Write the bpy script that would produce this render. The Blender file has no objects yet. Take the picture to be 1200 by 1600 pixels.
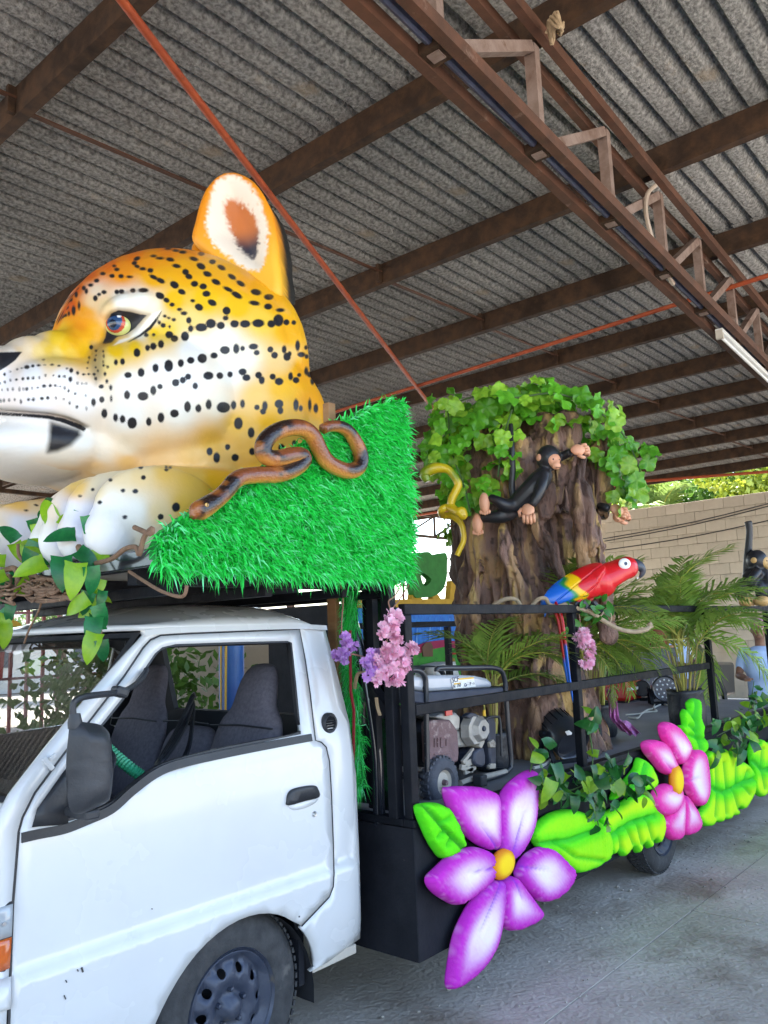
import bpy, math, random, bmesh
import numpy as np
from mathutils import Vector, Matrix, Quaternion
from mathutils.geometry import delaunay_2d_cdt
from mathutils.bvhtree import BVHTree

SC = bpy.context.scene
COL = SC.collection
R = math.radians
# ------------------------------------------------------------------ camera
PP = np.array([600.0, 800.0]); VX = np.array([1700.0, 950.0]); VY = np.array([-900.0, 1050.0])
FPX = math.sqrt(-np.dot(VX-PP, VY-PP)); CAMZ = 1.72
def _n(a): return a/np.linalg.norm(a)
_ax = _n(np.array([*(VX-PP), FPX])); _ay = _n(np.array([*(VY-PP), FPX])); _az = np.cross(_ax, _ay)
RW = np.stack([_ax, _ay, _az], 1)            # world -> lens axes (x right, y down, z forward)
cam_data = bpy.data.cameras.new('camera'); cam = bpy.data.objects.new('camera', cam_data); COL.objects.link(cam)
_r, _d, _f = RW[0], RW[1], RW[2]
cam.matrix_world = Matrix(((_r[0], -_d[0], -_f[0], 0), (_r[1], -_d[1], -_f[1], 0), (_r[2], -_d[2], -_f[2], CAMZ), (0, 0, 0, 1)))
cam_data.sensor_fit = 'VERTICAL'; cam_data.sensor_height = 36; cam_data.lens = FPX/1600*36
cam_data.clip_start = 0.05; cam_data.clip_end = 2000
SC.camera = cam
# ------------------------------------------------------------------ sky, sun, exposure
SUN_EL, SUN_AZ = 60, 38        # sun beyond the far corner of the shed, azimuth from +X towards +Y
sun_dir = Vector((math.cos(R(SUN_EL))*math.cos(R(SUN_AZ)), math.cos(R(SUN_EL))*math.sin(R(SUN_AZ)), math.sin(R(SUN_EL))))  # towards the sun
W = bpy.data.worlds.new('World'); SC.world = W; W.use_nodes = True
_nt = W.node_tree; _bg = _nt.nodes['Background']
_sky = _nt.nodes.new('ShaderNodeTexSky'); _sky.sky_type = 'NISHITA'; _sky.sun_disc = False
_sky.sun_elevation = R(SUN_EL); _sky.sun_rotation = math.atan2(sun_dir.x, sun_dir.y)
_sky.air_density = 1.0; _sky.dust_density = 1.5; _sky.ozone_density = 1.0
_nt.links.new(_sky.outputs[0], _bg.inputs[0]); _bg.inputs[1].default_value = 0.15
_sl = bpy.data.lights.new('sun', 'SUN'); _sl.energy = 5.0; _sl.angle = R(0.53); _sl.color = (1.0, 0.95, 0.87)
sun = bpy.data.objects.new('sun', _sl); COL.objects.link(sun); sun.location = (0, -10, 30)
sun.rotation_euler = (-sun_dir).to_track_quat('-Z', 'Y').to_euler()
SC.view_settings.view_transform = 'Standard'; SC.view_settings.look = 'None'
SC.view_settings.gamma = 1.0; SC.view_settings.use_curve_mapping = False
SC.view_settings.exposure = 2.55
SC.render.engine = 'CYCLES'
SC.cycles.use_denoising = True
SC.cycles.max_bounces = 8; SC.cycles.diffuse_bounces = 5; SC.cycles.glossy_bounces = 3
SC.cycles.transmission_bounces = 6; SC.cycles.transparent_max_bounces = 8
SC.cycles.caustics_reflective = False; SC.cycles.caustics_refractive = False
SC.cycles.sample_clamp_indirect = 6.0
# ------------------------------------------------------------------ pixel -> place helpers (photo pixels, known plane)
def ray(px, py): return RW.T @ np.array([px-PP[0], py-PP[1], FPX])
def PY(px, py, Y): d = ray(px, py); return np.array([0, 0, CAMZ]) + d/d[1]*Y
def PX(px, py, X): d = ray(px, py); return np.array([0, 0, CAMZ]) + d/d[0]*X
def PZ(px, py, Z): d = ray(px, py); return np.array([0, 0, CAMZ]) + d/d[2]*(Z-CAMZ)
def PF(px, py, fn, y0=2.6):
    y = y0
    for _ in range(40):
        p = PY(px, py, y); y = .6*y+.4*min(3.2, fn(p[2], p[0]))
    return PY(px, py, y)
def PROJ(P):
    P = np.asarray(P, float); q = (P-np.array([0, 0, CAMZ])) @ RW.T
    return PP + FPX*q[..., :2]/q[..., 2:3]
# ------------------------------------------------------------------ scene helpers
LOC = {}
def _par(o, parent):
    if parent is not None: o.parent = parent
def wloc(o): return LOC.get(o.name, np.zeros(3)) if o is not None else np.zeros(3)
def tag(o, label=None, cat=None, group=None, kind=None):
    if label: o['label'] = label
    if cat: o['category'] = cat
    if group: o['group'] = group
    if kind: o['kind'] = kind
    return o
def thing(name, label, cat, loc=(0, 0, 0), group=None, kind=None):
    o = bpy.data.objects.new(name, None); COL.objects.link(o); o.location = loc; o.empty_display_size = 0.1
    LOC[o.name] = np.array(loc, float)
    return tag(o, label, cat, group, kind)
def link(name, me, mat, parent=None, smooth=True, origin=None):
    """one mesh whose vertices are in world space -> object, shifted to its parent's base"""
    o = bpy.data.objects.new(name, me); COL.objects.link(o)
    base = wloc(parent)
    off = np.array(origin, float) if origin is not None else base
    if parent is None and origin is None: off = np.zeros(3)
    if np.any(off): me.transform(Matrix.Translation(-Vector(off)))
    o.location = Vector(off - base) if parent is not None else Vector(off)
    _par(o, parent); LOC[o.name] = off
    if mat is not None:
        for m in (mat if isinstance(mat, (list, tuple)) else [mat]): me.materials.append(m)
    if smooth: me.polygons.foreach_set('use_smooth', [True]*len(me.polygons)); 
    me.update()
    return o
def inst(name, me, mw, parent=None):
    o = bpy.data.objects.new(name, me); COL.objects.link(o)
    _par(o, parent)
    o.matrix_basis = Matrix.Translation(-Vector(wloc(parent))) @ mw
    LOC[o.name] = np.array(mw.translation)
    return o
def frame_from(z, x=None):
    z = Vector(z).normalized(); x = Vector(x) if x is not None else (Vector((1, 0, 0)) if abs(z.x) < .9 else Vector((0, 1, 0)))
    y = z.cross(x).normalized(); x = y.cross(z).normalized()
    return Matrix((x, y, z)).transposed()
def mtx(loc, rot=None, s=1.0):
    m = (rot.to_4x4() if rot is not None else Matrix.Identity(4))
    sc = Matrix.Diagonal((s, s, s, 1)) if not isinstance(s, (tuple, list)) else Matrix.Diagonal((*s, 1))
    return Matrix.Translation(Vector(loc)) @ m @ sc
class MB:
    def __init__(s): s.v = []; s.f = []; s.mi = []; s.cur = 0
    def add(s, v, f):
        b = len(s.v); s.v.extend([tuple(map(float, p)) for p in v]); s.f.extend([tuple(i+b for i in q) for q in f]); s.mi.extend([s.cur]*len(f)); return s
    def m(s, i): s.cur = i; return s
    def box(s, x0, x1, y0, y1, z0, z1):
        v = [(x, y, z) for x in (x0, x1) for y in (y0, y1) for z in (z0, z1)]
        return s.add(v, [(0, 1, 3, 2), (4, 6, 7, 5), (0, 4, 5, 1), (2, 3, 7, 6), (0, 2, 6, 4), (1, 5, 7, 3)])
    def obox(s, c, size, rot=None):
        a, b, d = [k/2 for k in size]; rot = rot or Matrix.Identity(3); c = Vector(c)
        v = [c + rot @ Vector((x, y, z)) for x in (-a, a) for y in (-b, b) for z in (-d, d)]
        return s.add(v, [(0, 1, 3, 2), (4, 6, 7, 5), (0, 4, 5, 1), (2, 3, 7, 6), (0, 2, 6, 4), (1, 5, 7, 3)])
    def bar(s, p, q, w, h, up=(0, 0, 1)):
        p = Vector(p); q = Vector(q); z = (q-p); L = z.length; rot = frame_from(z, up)   # local x ~ up
        return s.obox((p+q)/2, (h, w, L), rot)
    def tube(s, pts, r, n=8, cap=True, flat=1.0):
        P = [Vector(p) for p in pts]; k = len(P); rr = r if isinstance(r, (list, tuple, np.ndarray)) else [r]*k
        t = [(P[min(i+1, k-1)]-P[max(i-1, 0)]).normalized() for i in range(k)]
        a = t[0].orthogonal().normalized(); v = []
        for i in range(k):
            a = (a - t[i]*a.dot(t[i])); a = a.normalized() if a.length > 1e-6 else t[i].orthogonal().normalized(); b = t[i].cross(a)
            for j in range(n):
                g = 2*math.pi*j/n; v.append(P[i] + a*(math.cos(g)*rr[i]) + b*(math.sin(g)*rr[i]*flat))
        f = [(i*n+j, i*n+(j+1) % n, (i+1)*n+(j+1) % n, (i+1)*n+j) for i in range(k-1) for j in range(n)]
        if cap: f += [tuple(range(n-1, -1, -1)), tuple((k-1)*n+j for j in range(n))]
        return s.add(v, f)
    def lathe(s, prof, o, axis, n=24, x=None, cap=False):
        rot = frame_from(axis, x); o = Vector(o); v = []
        for r, h in prof:
            for j in range(n):
                g = 2*math.pi*j/n; v.append(o + rot @ Vector((r*math.cos(g), r*math.sin(g), h)))
        k = len(prof)
        f = [(i*n+j, i*n+(j+1) % n, (i+1)*n+(j+1) % n, (i+1)*n+j) for i in range(k-1) for j in range(n)]
        if cap: f += [tuple(range(n-1, -1, -1)), tuple((k-1)*n+j for j in range(n))]
        return s.add(v, f)
    def ell(s, c, rad, rot=None, n=16, m=10):
        rot = rot or Matrix.Identity(3); c = Vector(c); v = [c + rot @ Vector((0, 0, rad[2]))]
        for i in range(1, m):
            a = math.pi*i/m
            for j in range(n):
                g = 2*math.pi*j/n; v.append(c + rot @ Vector((rad[0]*math.sin(a)*math.cos(g), rad[1]*math.sin(a)*math.sin(g), rad[2]*math.cos(a))))
        v.append(c + rot @ Vector((0, 0, -rad[2]))); L = len(v)-1
        f = [(0, 1+j, 1+(j+1) % n) for j in range(n)]
        f += [(1+i*n+j, 1+(i+1)*n+j, 1+(i+1)*n+(j+1) % n, 1+i*n+(j+1) % n) for i in range(m-2) for j in range(n)]
        f += [(1+(m-2)*n+(j+1) % n, 1+(m-2)*n+j, L) for j in range(n)]
        return s.add(v, f)
    def prism(s, poly, y0, y1):
        """poly of (x, z), extruded along Y"""
        k = len(poly); v = [(x, y0, z) for x, z in poly] + [(x, y1, z) for x, z in poly]
        return s.add(v, [tuple(range(k)), tuple(range(2*k-1, k-1, -1))] + [((i+1) % k, i, i+k, (i+1) % k+k) for i in range(k)])
    def mesh(s, name):
        me = bpy.data.meshes.new(name); me.from_pydata(s.v, [], s.f)
        if any(s.mi): me.polygons.foreach_set('material_index', s.mi)
        me.update(); return me
    def build(s, name, mat, parent=None, smooth=False, bevel=0, origin=None, seg=2):
        me = s.mesh(name)
        bm = bmesh.new(); bm.from_mesh(me); bmesh.ops.recalc_face_normals(bm, faces=bm.faces); bm.to_mesh(me); bm.free()
        o = link(name, me, mat, parent, smooth, origin)
        if bevel:
            b = o.modifiers.new('bevel', 'BEVEL'); b.width = bevel; b.segments = seg; b.limit_method = 'ANGLE'; b.angle_limit = R(40)
        if smooth and smooth != 'all':
            try: me.set_sharp_from_angle(angle=R(42))
            except Exception: pass
        return o
def sub(name, mat, parent, fn, **k):
    m = MB(); fn(m); return m.build(name, mat, parent, **k)
def srgb(h):
    h = h.lstrip('#'); c = [int(h[i:i+2], 16)/255 for i in (0, 2, 4)]
    return tuple((x/12.92 if x <= .04045 else ((x+.055)/1.055)**2.4) for x in c)
MATS = {}
def mat(name, c1, c2=None, scale=6.0, rough=.6, bump=0.0, bscale=60.0, metal=0.0, spec=.5, rnd=0.0, coat=0.0, c3=None, s3=2.0, t3=.58, w3=.06,
        attr=None, bdist=.01, coord='Object', trans=0.0, sss=0.0, stretch=None, rvar=0.0):
    """procedural principled material: two noisy tones, an optional third tone in shaped patches, fine relief"""
    M = bpy.data.materials.new(name); M.use_nodes = True; nt = M.node_tree; N = nt.nodes; L = nt.links; P = N['Principled BSDF']
    tc = N.new('ShaderNodeTexCoord'); vec = tc.outputs[coord]
    if stretch:
        mp = N.new('ShaderNodeMapping'); mp.inputs['Scale'].default_value = stretch; L.new(vec, mp.inputs[0]); vec = mp.outputs[0]
    def noise(sc, det=4, rgh=.6):
        n = N.new('ShaderNodeTexNoise'); n.inputs['Scale'].default_value = sc; n.inputs['Detail'].default_value = det; n.inputs['Roughness'].default_value = rgh; L.new(vec, n.inputs['Vector']); return n
    def mix(f, a, b):
        m = N.new('ShaderNodeMix'); m.data_type = 'RGBA'
        if isinstance(f, float): m.inputs[0].default_value = f
        else: L.new(f, m.inputs[0])
        for k, x in ((6, a), (7, b)):
            if isinstance(x, tuple): m.inputs[k].default_value = (*x[:3], 1)
            else: L.new(x, m.inputs[k])
        return m.outputs[2]
    def ramp(src, a, b):
        r = N.new('ShaderNodeMapRange'); r.inputs['From Min'].default_value = a; r.inputs['From Max'].default_value = b; L.new(src, r.inputs[0]); return r.outputs[0]
    col = c1
    if attr:
        at = N.new('ShaderNodeAttribute'); at.attribute_name = attr; col = at.outputs['Color']
        if c2: col = mix(ramp(noise(scale).outputs[0], .60, 1.25), col, c2)
    elif c2: col = mix(ramp(noise(scale).outputs[0], .35, .65), c1, c2)
    if c3: col = mix(ramp(noise(s3, 6, .65).outputs[0], t3, t3+w3), col, c3)
    if rnd:
        oi = N.new('ShaderNodeObjectInfo'); hs = N.new('ShaderNodeHueSaturation'); 
        L.new(ramp(oi.outputs['Random'], 0, 1), hs.inputs['Value'])
        mr = N.new('ShaderNodeMapRange'); mr.inputs['To Min'].default_value = 1-rnd; mr.inputs['To Max'].default_value = 1+rnd; L.new(oi.outputs['Random'], mr.inputs[0]); L.new(mr.outputs[0], hs.inputs['Value'])
        if isinstance(col, tuple): hs.inputs['Color'].default_value = (*col[:3], 1)
        else: L.new(col, hs.inputs['Color'])
        col = hs.outputs[0]
    if isinstance(col, tuple): P.inputs['Base Color'].default_value = (*col[:3], 1)
    else: L.new(col, P.inputs['Base Color'])
    P.inputs['Metallic'].default_value = metal; P.inputs['Specular IOR Level'].default_value = spec
    P.inputs['Roughness'].default_value = rough
    if rvar:
        mr = N.new('ShaderNodeMapRange'); mr.inputs['From Min'].default_value = .3; mr.inputs['From Max'].default_value = .7; mr.inputs['To Min'].default_value = max(.02, rough-rvar); mr.inputs['To Max'].default_value = min(1, rough+rvar)
        L.new(noise(scale*1.7).outputs[0], mr.inputs[0]); L.new(mr.outputs[0], P.inputs['Roughness'])
    if coat: P.inputs['Coat Weight'].default_value = coat; P.inputs['Coat Roughness'].default_value = .08
    if trans: P.inputs['Transmission Weight'].default_value = trans
    if sss: P.inputs['Subsurface Weight'].default_value = sss; P.inputs['Subsurface Radius'].default_value = (.02, .02, .01)
    if bump:
        b = N.new('ShaderNodeBump'); b.inputs['Strength'].default_value = bump; b.inputs['Distance'].default_value = bdist
        L.new(noise(bscale, 5).outputs[0], b.inputs['Height']); L.new(b.outputs[0], P.inputs['Normal'])
    MATS[name] = M; return M
def leafmat(name, c1, c2, rough=.4, attr=None, rnd=.25):
    M = mat(name, c1, c2, 25, rough, .15, 90, rnd=rnd, attr=attr)
    nt = M.node_tree; N = nt.nodes; P = N['Principled BSDF']; out = N['Material Output']
    tr = N.new('ShaderNodeBsdfTranslucent'); mx = N.new('ShaderNodeMixShader'); mx.inputs[0].default_value = .3
    src = P.inputs['Base Color'].links[0].from_socket; nt.links.new(src, tr.inputs[0])
    nt.links.new(P.outputs[0], mx.inputs[1]); nt.links.new(tr.outputs[0], mx.inputs[2]); nt.links.new(mx.outputs[0], out.inputs[0])
    return M
def vcol(me, arr, name='paint'):
    a = me.attributes.new(name, 'FLOAT_COLOR', 'POINT'); b = np.ones((len(me.vertices), 4), np.float32); b[:, :3] = arr; a.data.foreach_set('color', b.ravel())
def vfloat(me, arr, name):
    a = me.attributes.new(name, 'FLOAT', 'POINT'); a.data.foreach_set('value', np.asarray(arr, np.float32))
def coords(me):
    a = np.empty(len(me.vertices)*3, np.float32); me.vertices.foreach_get('co', a); return a.reshape(-1, 3).astype(float)
def setco(me, a): me.vertices.foreach_set('co', np.asarray(a, np.float32).ravel()); me.update()
def inpoly(P, poly):
    x, y = P[:, 0], P[:, 1]; c = np.zeros(len(P), bool); k = len(poly)
    for i in range(k):
        x1, y1 = poly[i]; x2, y2 = poly[(i+1) % k]
        if y1 == y2: continue
        w = ((y1 > y) != (y2 > y)) & (x < (x2-x1)*(y-y1)/(y2-y1)+x1); c ^= w
    return c
def segdist(P, poly, closed=True):
    d = np.full(len(P), 1e9); k = len(poly)
    for i in range(k if closed else k-1):
        a = np.array(poly[i], float); b = np.array(poly[(i+1) % k], float); ab = b-a; L = ab@ab
        t = np.clip(((P-a)@ab)/L, 0, 1) if L > 0 else np.zeros(len(P)); d = np.minimum(d, np.hypot(*(P-(a+t[:, None]*ab)).T))
    return d
def sdf(P, poly): d = segdist(P, poly); return np.where(inpoly(P, poly), -d, d)
def smooth01(x, a, b): t = np.clip((x-a)/(b-a), 0, 1); return t*t*(3-2*t)
def catmull(pts, n=6, closed=True):
    p = [np.array(q, float) for q in pts]; k = len(p); out = []
    for i in range(k if closed else k-1):
        a, b, c, d = (p[(i-1) % k], p[i], p[(i+1) % k], p[(i+2) % k]) if closed else (p[max(i-1, 0)], p[i], p[i+1], p[min(i+2, k-1)])
        for j in range(n):
            t = j/n; out.append(.5*((2*b)+(-a+c)*t+(2*a-5*b+4*c-d)*t*t+(-a+3*b-3*c+d)*t**3))
    if not closed: out.append(p[-1])
    return out
def cdt(outer, holes=(), step=.05, extra=()):
    """triangulate polygon with holes and an inner lattice; returns pts (k,2), faces"""
    pts = []; edges = []
    for loop in [outer, *holes]:
        b = len(pts); k = len(loop); pts += [tuple(map(float, q)) for q in loop]; edges += [(b+i, b+(i+1) % k) for i in range(k)]
    O = np.array(outer, float); lo = O.min(0); hi = O.max(0)
    gx, gy = np.meshgrid(np.arange(lo[0]+step/2, hi[0], step), np.arange(lo[1]+step/2, hi[1], step)); G = np.stack([gx.ravel(), gy.ravel()], 1)
    G[:, 0] += (np.arange(len(G)) % 2)*step*.13
    keep = inpoly(G, O) & (segdist(G, O) > step*.45)
    for h in holes: keep &= ~inpoly(G, h) & (segdist(G, h) > step*.45)
    G = G[keep]
    pts += [tuple(q) for q in G]
    for q in extra: pts.append(tuple(q))
    r = delaunay_2d_cdt([Vector(p) for p in pts], edges, [], 0, 1e-6)
    V = np.array([tuple(p) for p in r[0]]); F = [tuple(f) for f in r[2]]
    C = np.array([V[list(f)].mean(0) for f in F]); ok = inpoly(C, O)
    for h in holes: ok &= ~inpoly(C, h)
    return V, [f for f, k in zip(F, ok) if k]
def evaluated(ob):
    dg = bpy.context.evaluated_depsgraph_get(); me = bpy.data.meshes.new_from_object(ob.evaluated_get(dg)); return me
def sculpt(mb, voxel, smooth=8, subdiv=0):
    """merge overlapping closed lumps into one continuous smooth skin"""
    me = mb.mesh('lumps'); bm = bmesh.new(); bm.from_mesh(me); bmesh.ops.recalc_face_normals(bm, faces=bm.faces); bm.to_mesh(me); bm.free()
    o = bpy.data.objects.new('lumps', me); COL.objects.link(o)
    r = o.modifiers.new('r', 'REMESH'); r.mode = 'VOXEL'; r.voxel_size = voxel; r.use_smooth_shade = True
    if smooth: s = o.modifiers.new('s', 'SMOOTH'); s.factor = .5; s.iterations = smooth
    if subdiv: s = o.modifiers.new('u', 'SUBSURF'); s.levels = subdiv; s.render_levels = subdiv
    bpy.context.view_layer.update()
    out = evaluated(o); bpy.data.objects.remove(o); bpy.data.meshes.remove(me); out.materials.clear(); return out
RNG = random.Random(7); NR = np.random.default_rng(11)
# ------------------------------------------------------------------ materials of the place
m_rust = mat('rusty_steel', (.042, .026, .018), (.085, .045, .024), 9, .75, .5, 120, spec=.25, c3=(.028, .016, .010), s3=3.2, t3=.5, w3=.16, bdist=.004)
m_rustred = mat('rusty_truss_steel', (.12, .052, .030), (.075, .036, .022), 7, .7, .4, 120, spec=.3, c3=(.24, .16, .12), s3=5, t3=.62, w3=.12, bdist=.004)
m_paleiron = mat('pale_iron_web', (.26, .19, .16), (.16, .10, .075), 8, .6, .3, 90, spec=.4, c3=(.10, .045, .022), s3=5, t3=.58, w3=.1)
m_orange = mat('orange_rod_paint', (.44, .085, .024), (.34, .06, .02), 11, .55, .2, 80, c3=(.2, .045, .02), s3=9, t3=.6, w3=.1)
m_sheet = mat('fibre_cement', (.45, .44, .415), (.17, .165, .155), 34, .9, 1.0, 48, spec=.2, c3=(.36, .28, .19), s3=1.7, t3=.58, w3=.16, rnd=.13, bdist=.028)
m_block = mat('cement_block', (.62, .55, .45), (.57, .50, .405), 5, .92, .5, 70, spec=.2, rnd=.05, c3=(.50, .44, .36), s3=4, t3=.62, w3=.1)
m_mortar = mat('mortar', (.56, .50, .41), (.50, .44, .36), 9, .95, .5, 60, spec=.15)
m_black = mat('black_painted_steel', (.006, .007, .010), (.010, .011, .015), 12, .5, .15, 60, spec=.13, c3=(.035, .033, .03), s3=16, t3=.70, w3=.05, rvar=.12)
m_blackdull = mat('black_plywood', (.007, .008, .012), (.015, .016, .021), 5, .7, .3, 40, spec=.2, c3=(.06, .058, .056), s3=22, t3=.70, w3=.05)
m_deck = mat('deck_sheet', (.20, .20, .21), (.15, .152, .16), 3, .62, .25, 30, c3=(.22, .21, .20), s3=9, t3=.64, w3=.08)
m_wood = mat('raw_wood', (.36, .20, .09), (.28, .14, .06), 4, .7, .2, 60, stretch=(1, 1, 6))
m_ply = mat('pale_board', (.55, .50, .43), (.45, .40, .33), 4, .8, .15, 40)
# ------------------------------------------------------------------ ground
def ground_material():
    M = mat('yard_concrete', (.52, .465, .40), (.39, .34, .285), 1.7, .86, 0, spec=.3, c3=(.24, .19, .145), s3=.75, t3=.50, w3=.14)
    nt = M.node_tree; N = nt.nodes; L = nt.links; P = N['Principled BSDF']
    tc = N.new('ShaderNodeTexCoord')
    w = N.new('ShaderNodeTexWave'); w.wave_type = 'BANDS'; w.inputs['Scale'].default_value = 4.2; w.inputs['Distortion'].default_value = 9; w.inputs['Detail'].default_value = 2.5; w.inputs['Detail Scale'].default_value = 3.0
    L.new(tc.outputs['Object'], w.inputs[0])
    n = N.new('ShaderNodeTexNoise'); n.inputs['Scale'].default_value = 38; n.inputs['Detail'].default_value = 6; L.new(tc.outputs['Object'], n.inputs[0])
    a = N.new('ShaderNodeMath'); a.operation = 'MULTIPLY_ADD'; a.inputs[1].default_value = .30; L.new(w.outputs[1], a.inputs[0]); L.new(n.outputs[0], a.inputs[2])
    b = N.new('ShaderNodeBump'); b.inputs['Strength'].default_value = .6; b.inputs['Distance'].default_value = .012; L.new(a.outputs[0], b.inputs['Height']); L.new(b.outputs[0], P.inputs['Normal'])
    # scattered pale grit
    v = N.new('ShaderNodeTexVoronoi'); v.inputs['Scale'].default_value = 17; L.new(tc.outputs['Object'], v.inputs['Vector'])
    c = N.new('ShaderNodeMapRange'); c.inputs['From Min'].default_value = .055; c.inputs['From Max'].default_value = .03; L.new(v.outputs['Distance'], c.inputs[0])
    old = P.inputs['Base Color'].links[0].from_socket; mx = N.new('ShaderNodeMix'); mx.data_type = 'RGBA'; L.new(c.outputs[0], mx.inputs[0]); L.new(old, mx.inputs[6]); mx.inputs[7].default_value = (.42, .4, .37, 1); L.new(mx.outputs[2], P.inputs['Base Color'])
    return M
m_ground = ground_material()
g = MB(); g.add([(-300, -300, -.06), (300, -300, -.06), (300, 300, -.06), (-300, 300, -.06)], [(0, 1, 2, 3)])
m_yard = mat('sunlit_yard', (.40, .37, .33), (.33, .30, .26), .6, .9, .2, 20)
tag(g.build('ground', m_yard), kind='structure')
# cast concrete bays under the shed, open joints between them
jx = [-7.0, -2.2, 1.9, 5.15, 9.3, 13.4, 18.6]; jy = [-4.0, .35, 2.05, 5.6, 9.6, 13.6, 17.6, 21]
sub('joint_bed', m_rust, None, lambda b: b.add([(-7, -4, -.03), (18.6, -4, -.03), (18.6, 21, -.03), (-7, 21, -.03)], [(0, 1, 2, 3)]))['kind'] = 'structure'
slabroot = thing('concrete_floor', None, None, (0, 0, 0), kind='structure')
for i in range(len(jx)-1):
    for j in range(len(jy)-1):
        b = MB(); t = .006*RNG.random(); ga = .004
        b.add([(jx[i]+ga, jy[j]+ga, -.04), (jx[i+1]-ga, jy[j]+ga, -.04), (jx[i+1]-ga, jy[j+1]-ga, -.04), (jx[i]+ga, jy[j+1]-ga, -.04),
               (jx[i]+ga, jy[j]+ga, t-.006), (jx[i+1]-ga, jy[j]+ga, t-.006), (jx[i+1]-ga, jy[j+1]-ga, t-.006), (jx[i]+ga, jy[j+1]-ga, t-.006)],
              [(4, 5, 6, 7), (0, 1, 5, 4), (1, 2, 6, 5), (2, 3, 7, 6), (3, 0, 4, 7)])
        b.build('concrete_bay', m_ground, slabroot)
# ------------------------------------------------------------------ open shed: purlins, sheets, truss, rods
shed = thing('shed_roof', None, None, (0, 0, 5), kind='structure')
RX0, RX1, RY0, RY1 = -6.4, 19.2, -1.4, 21.0
PURX = [2.09-1.7*3, 2.09-1.7*2, 2.09-1.7, 2.09, 3.77, 5.58, 7.30, 8.98, 10.66, 12.2, 13.75, 15.3, 16.9, 18.5]
PURX = [-6.3, -4.7] + PURX
for x in PURX:
    b = MB(); t = .012
    prof = [(0, 5.0), (.075, 5.0), (.075, 5.018), (t, 5.018), (t, 5.182), (.075, 5.182), (.075, 5.2), (0, 5.2)]
    b.prism([(x+a, z) for a, z in prof], RY0, RY1)
    o = b.build('purlin', m_rust, shed)
# profiled sheets: flat pans with raised ribs, one sheet mesh shared
PER = .165; NRIB = 6; SW = PER*NRIB
def sheet_mesh(length):
    b = MB(); prof = []
    for k in range(NRIB):
        y = k*PER; prof += [(y, 0), (y+.074, 0), (y+.079, .006), (y+.088, .062), (y+.095, .070), (y+.106, .070), (y+.115, .062), (y+.155, .008)]
    prof.append((SW, 0)); prof.append((SW+.05, .0))
    n = len(prof); v = []
    for x in (0, length):
        for dz in (0, .007): v += [(x, y, z+dz) for y, z in prof]
    f = [(i, i+1, 2*n+i+1, 2*n+i) for i in range(n-1)] + [(n+i+1, n+i, 3*n+i, 3*n+i+1) for i in range(n-1)] + [(i+1, i, n+i, n+i+1) for i in range(n-1)] + [(2*n+i, 2*n+i+1, 3*n+i+1, 3*n+i) for i in range(n-1)]
    b.add(v, f); me = b.mesh('roof_sheet'); me.materials.append(m_sheet); me.polygons.foreach_set('use_smooth', [True]*len(me.polygons))
    try: me.set_sharp_from_angle(angle=R(50))
    except Exception: pass
    return me
edges = [RX0] + PURX[1:] + [RX1+.2]
# sheets span two bays so the lap falls on every purlin line
for i in range(len(edges)-1):
    L = edges[i+1]-edges[i]+.10; me = sheet_mesh(L)
    ny = int((RY1-RY0)/SW)
    for j in range(ny):
        y = RY0+j*SW
        # bays the photograph cannot show at all keep one wide sheet
        inst('roof_sheet', me, mtx((edges[i]-.05, y+RNG.uniform(-.008, .008), 5.204+(.010 if i % 2 else 0)+(.0025 if j % 2 else 0)+RNG.uniform(0, .002)), Matrix.Rotation(RNG.uniform(-.002, .002), 3, 'Z')), shed)
# sag rods between purlins with their clips
for yy in (4.62, 9.4, .2):
    for i in range(3, len(PURX)-1):
        sub('sag_rod', m_rustred, shed, lambda b: b.bar((PURX[i]+.02, yy, 5.02), (PURX[i+1], yy+.05, 5.12), .035, .012))
        sub('purlin_clip', m_rust, shed, lambda b: b.box(PURX[i+1]-.05, PURX[i+1]-.002, yy+.04, yy+.075, 5.012, 5.19))
# truss along X, slightly skewed
tr_dir = np.array([math.cos(R(3.2)), math.sin(R(3.2)), 0]); tr_n = np.array([-tr_dir[1], tr_dir[0], 0])
def tp(s, z, off=0): p = np.array([2.2, 1.87, z]) + tr_dir*s + tr_n*off; return p
truss = bpy.data.objects.new('roof_truss', None); COL.objects.link(truss); _par(truss, shed); truss.location = Vector(tp(0, 4.3)-wloc(shed)); LOC[truss.name] = tp(0, 4.3)
def chord(name, z, off, w, h, m):
    return sub(name, m, truss, lambda b: b.bar(tp(-8, z, off), tp(13, z, off), w, h))
chord('top_chord', 4.955, -.075, .05, .07, m_rustred); chord('top_chord', 4.955, .075, .05, .07, m_rustred)
chord('bottom_chord', 4.30, -.085, .055, .07, m_rustred); chord('bottom_chord', 4.30, .085, .055, .07, m_rustred)
m_bluepipe = mat('blue_grey_conduit', (.12, .13, .2), (.08, .08, .12), 8, .45, .1)
sub('conduit', m_bluepipe, truss, lambda b: b.tube([tp(-8, 4.315), tp(13, 4.315)], .022, 8), smooth=True)
def s_of(px, py, z): p = PZ(px, py, z); return float((p-np.array([2.2, 1.87, z]))@tr_dir)
ps = [s_of(848, 66, 4.92), s_of(951, 203, 4.92), s_of(1037, 302, 4.92), s_of(1103, 372, 4.92), s_of(1155, 432, 4.92)]
step = (ps[-1]-ps[0])/4
ps = [ps[0]-step*k for k in (6, 5, 4, 3, 2, 1)] + ps + [ps[-1]+step*k for k in range(1, 6)]
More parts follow.
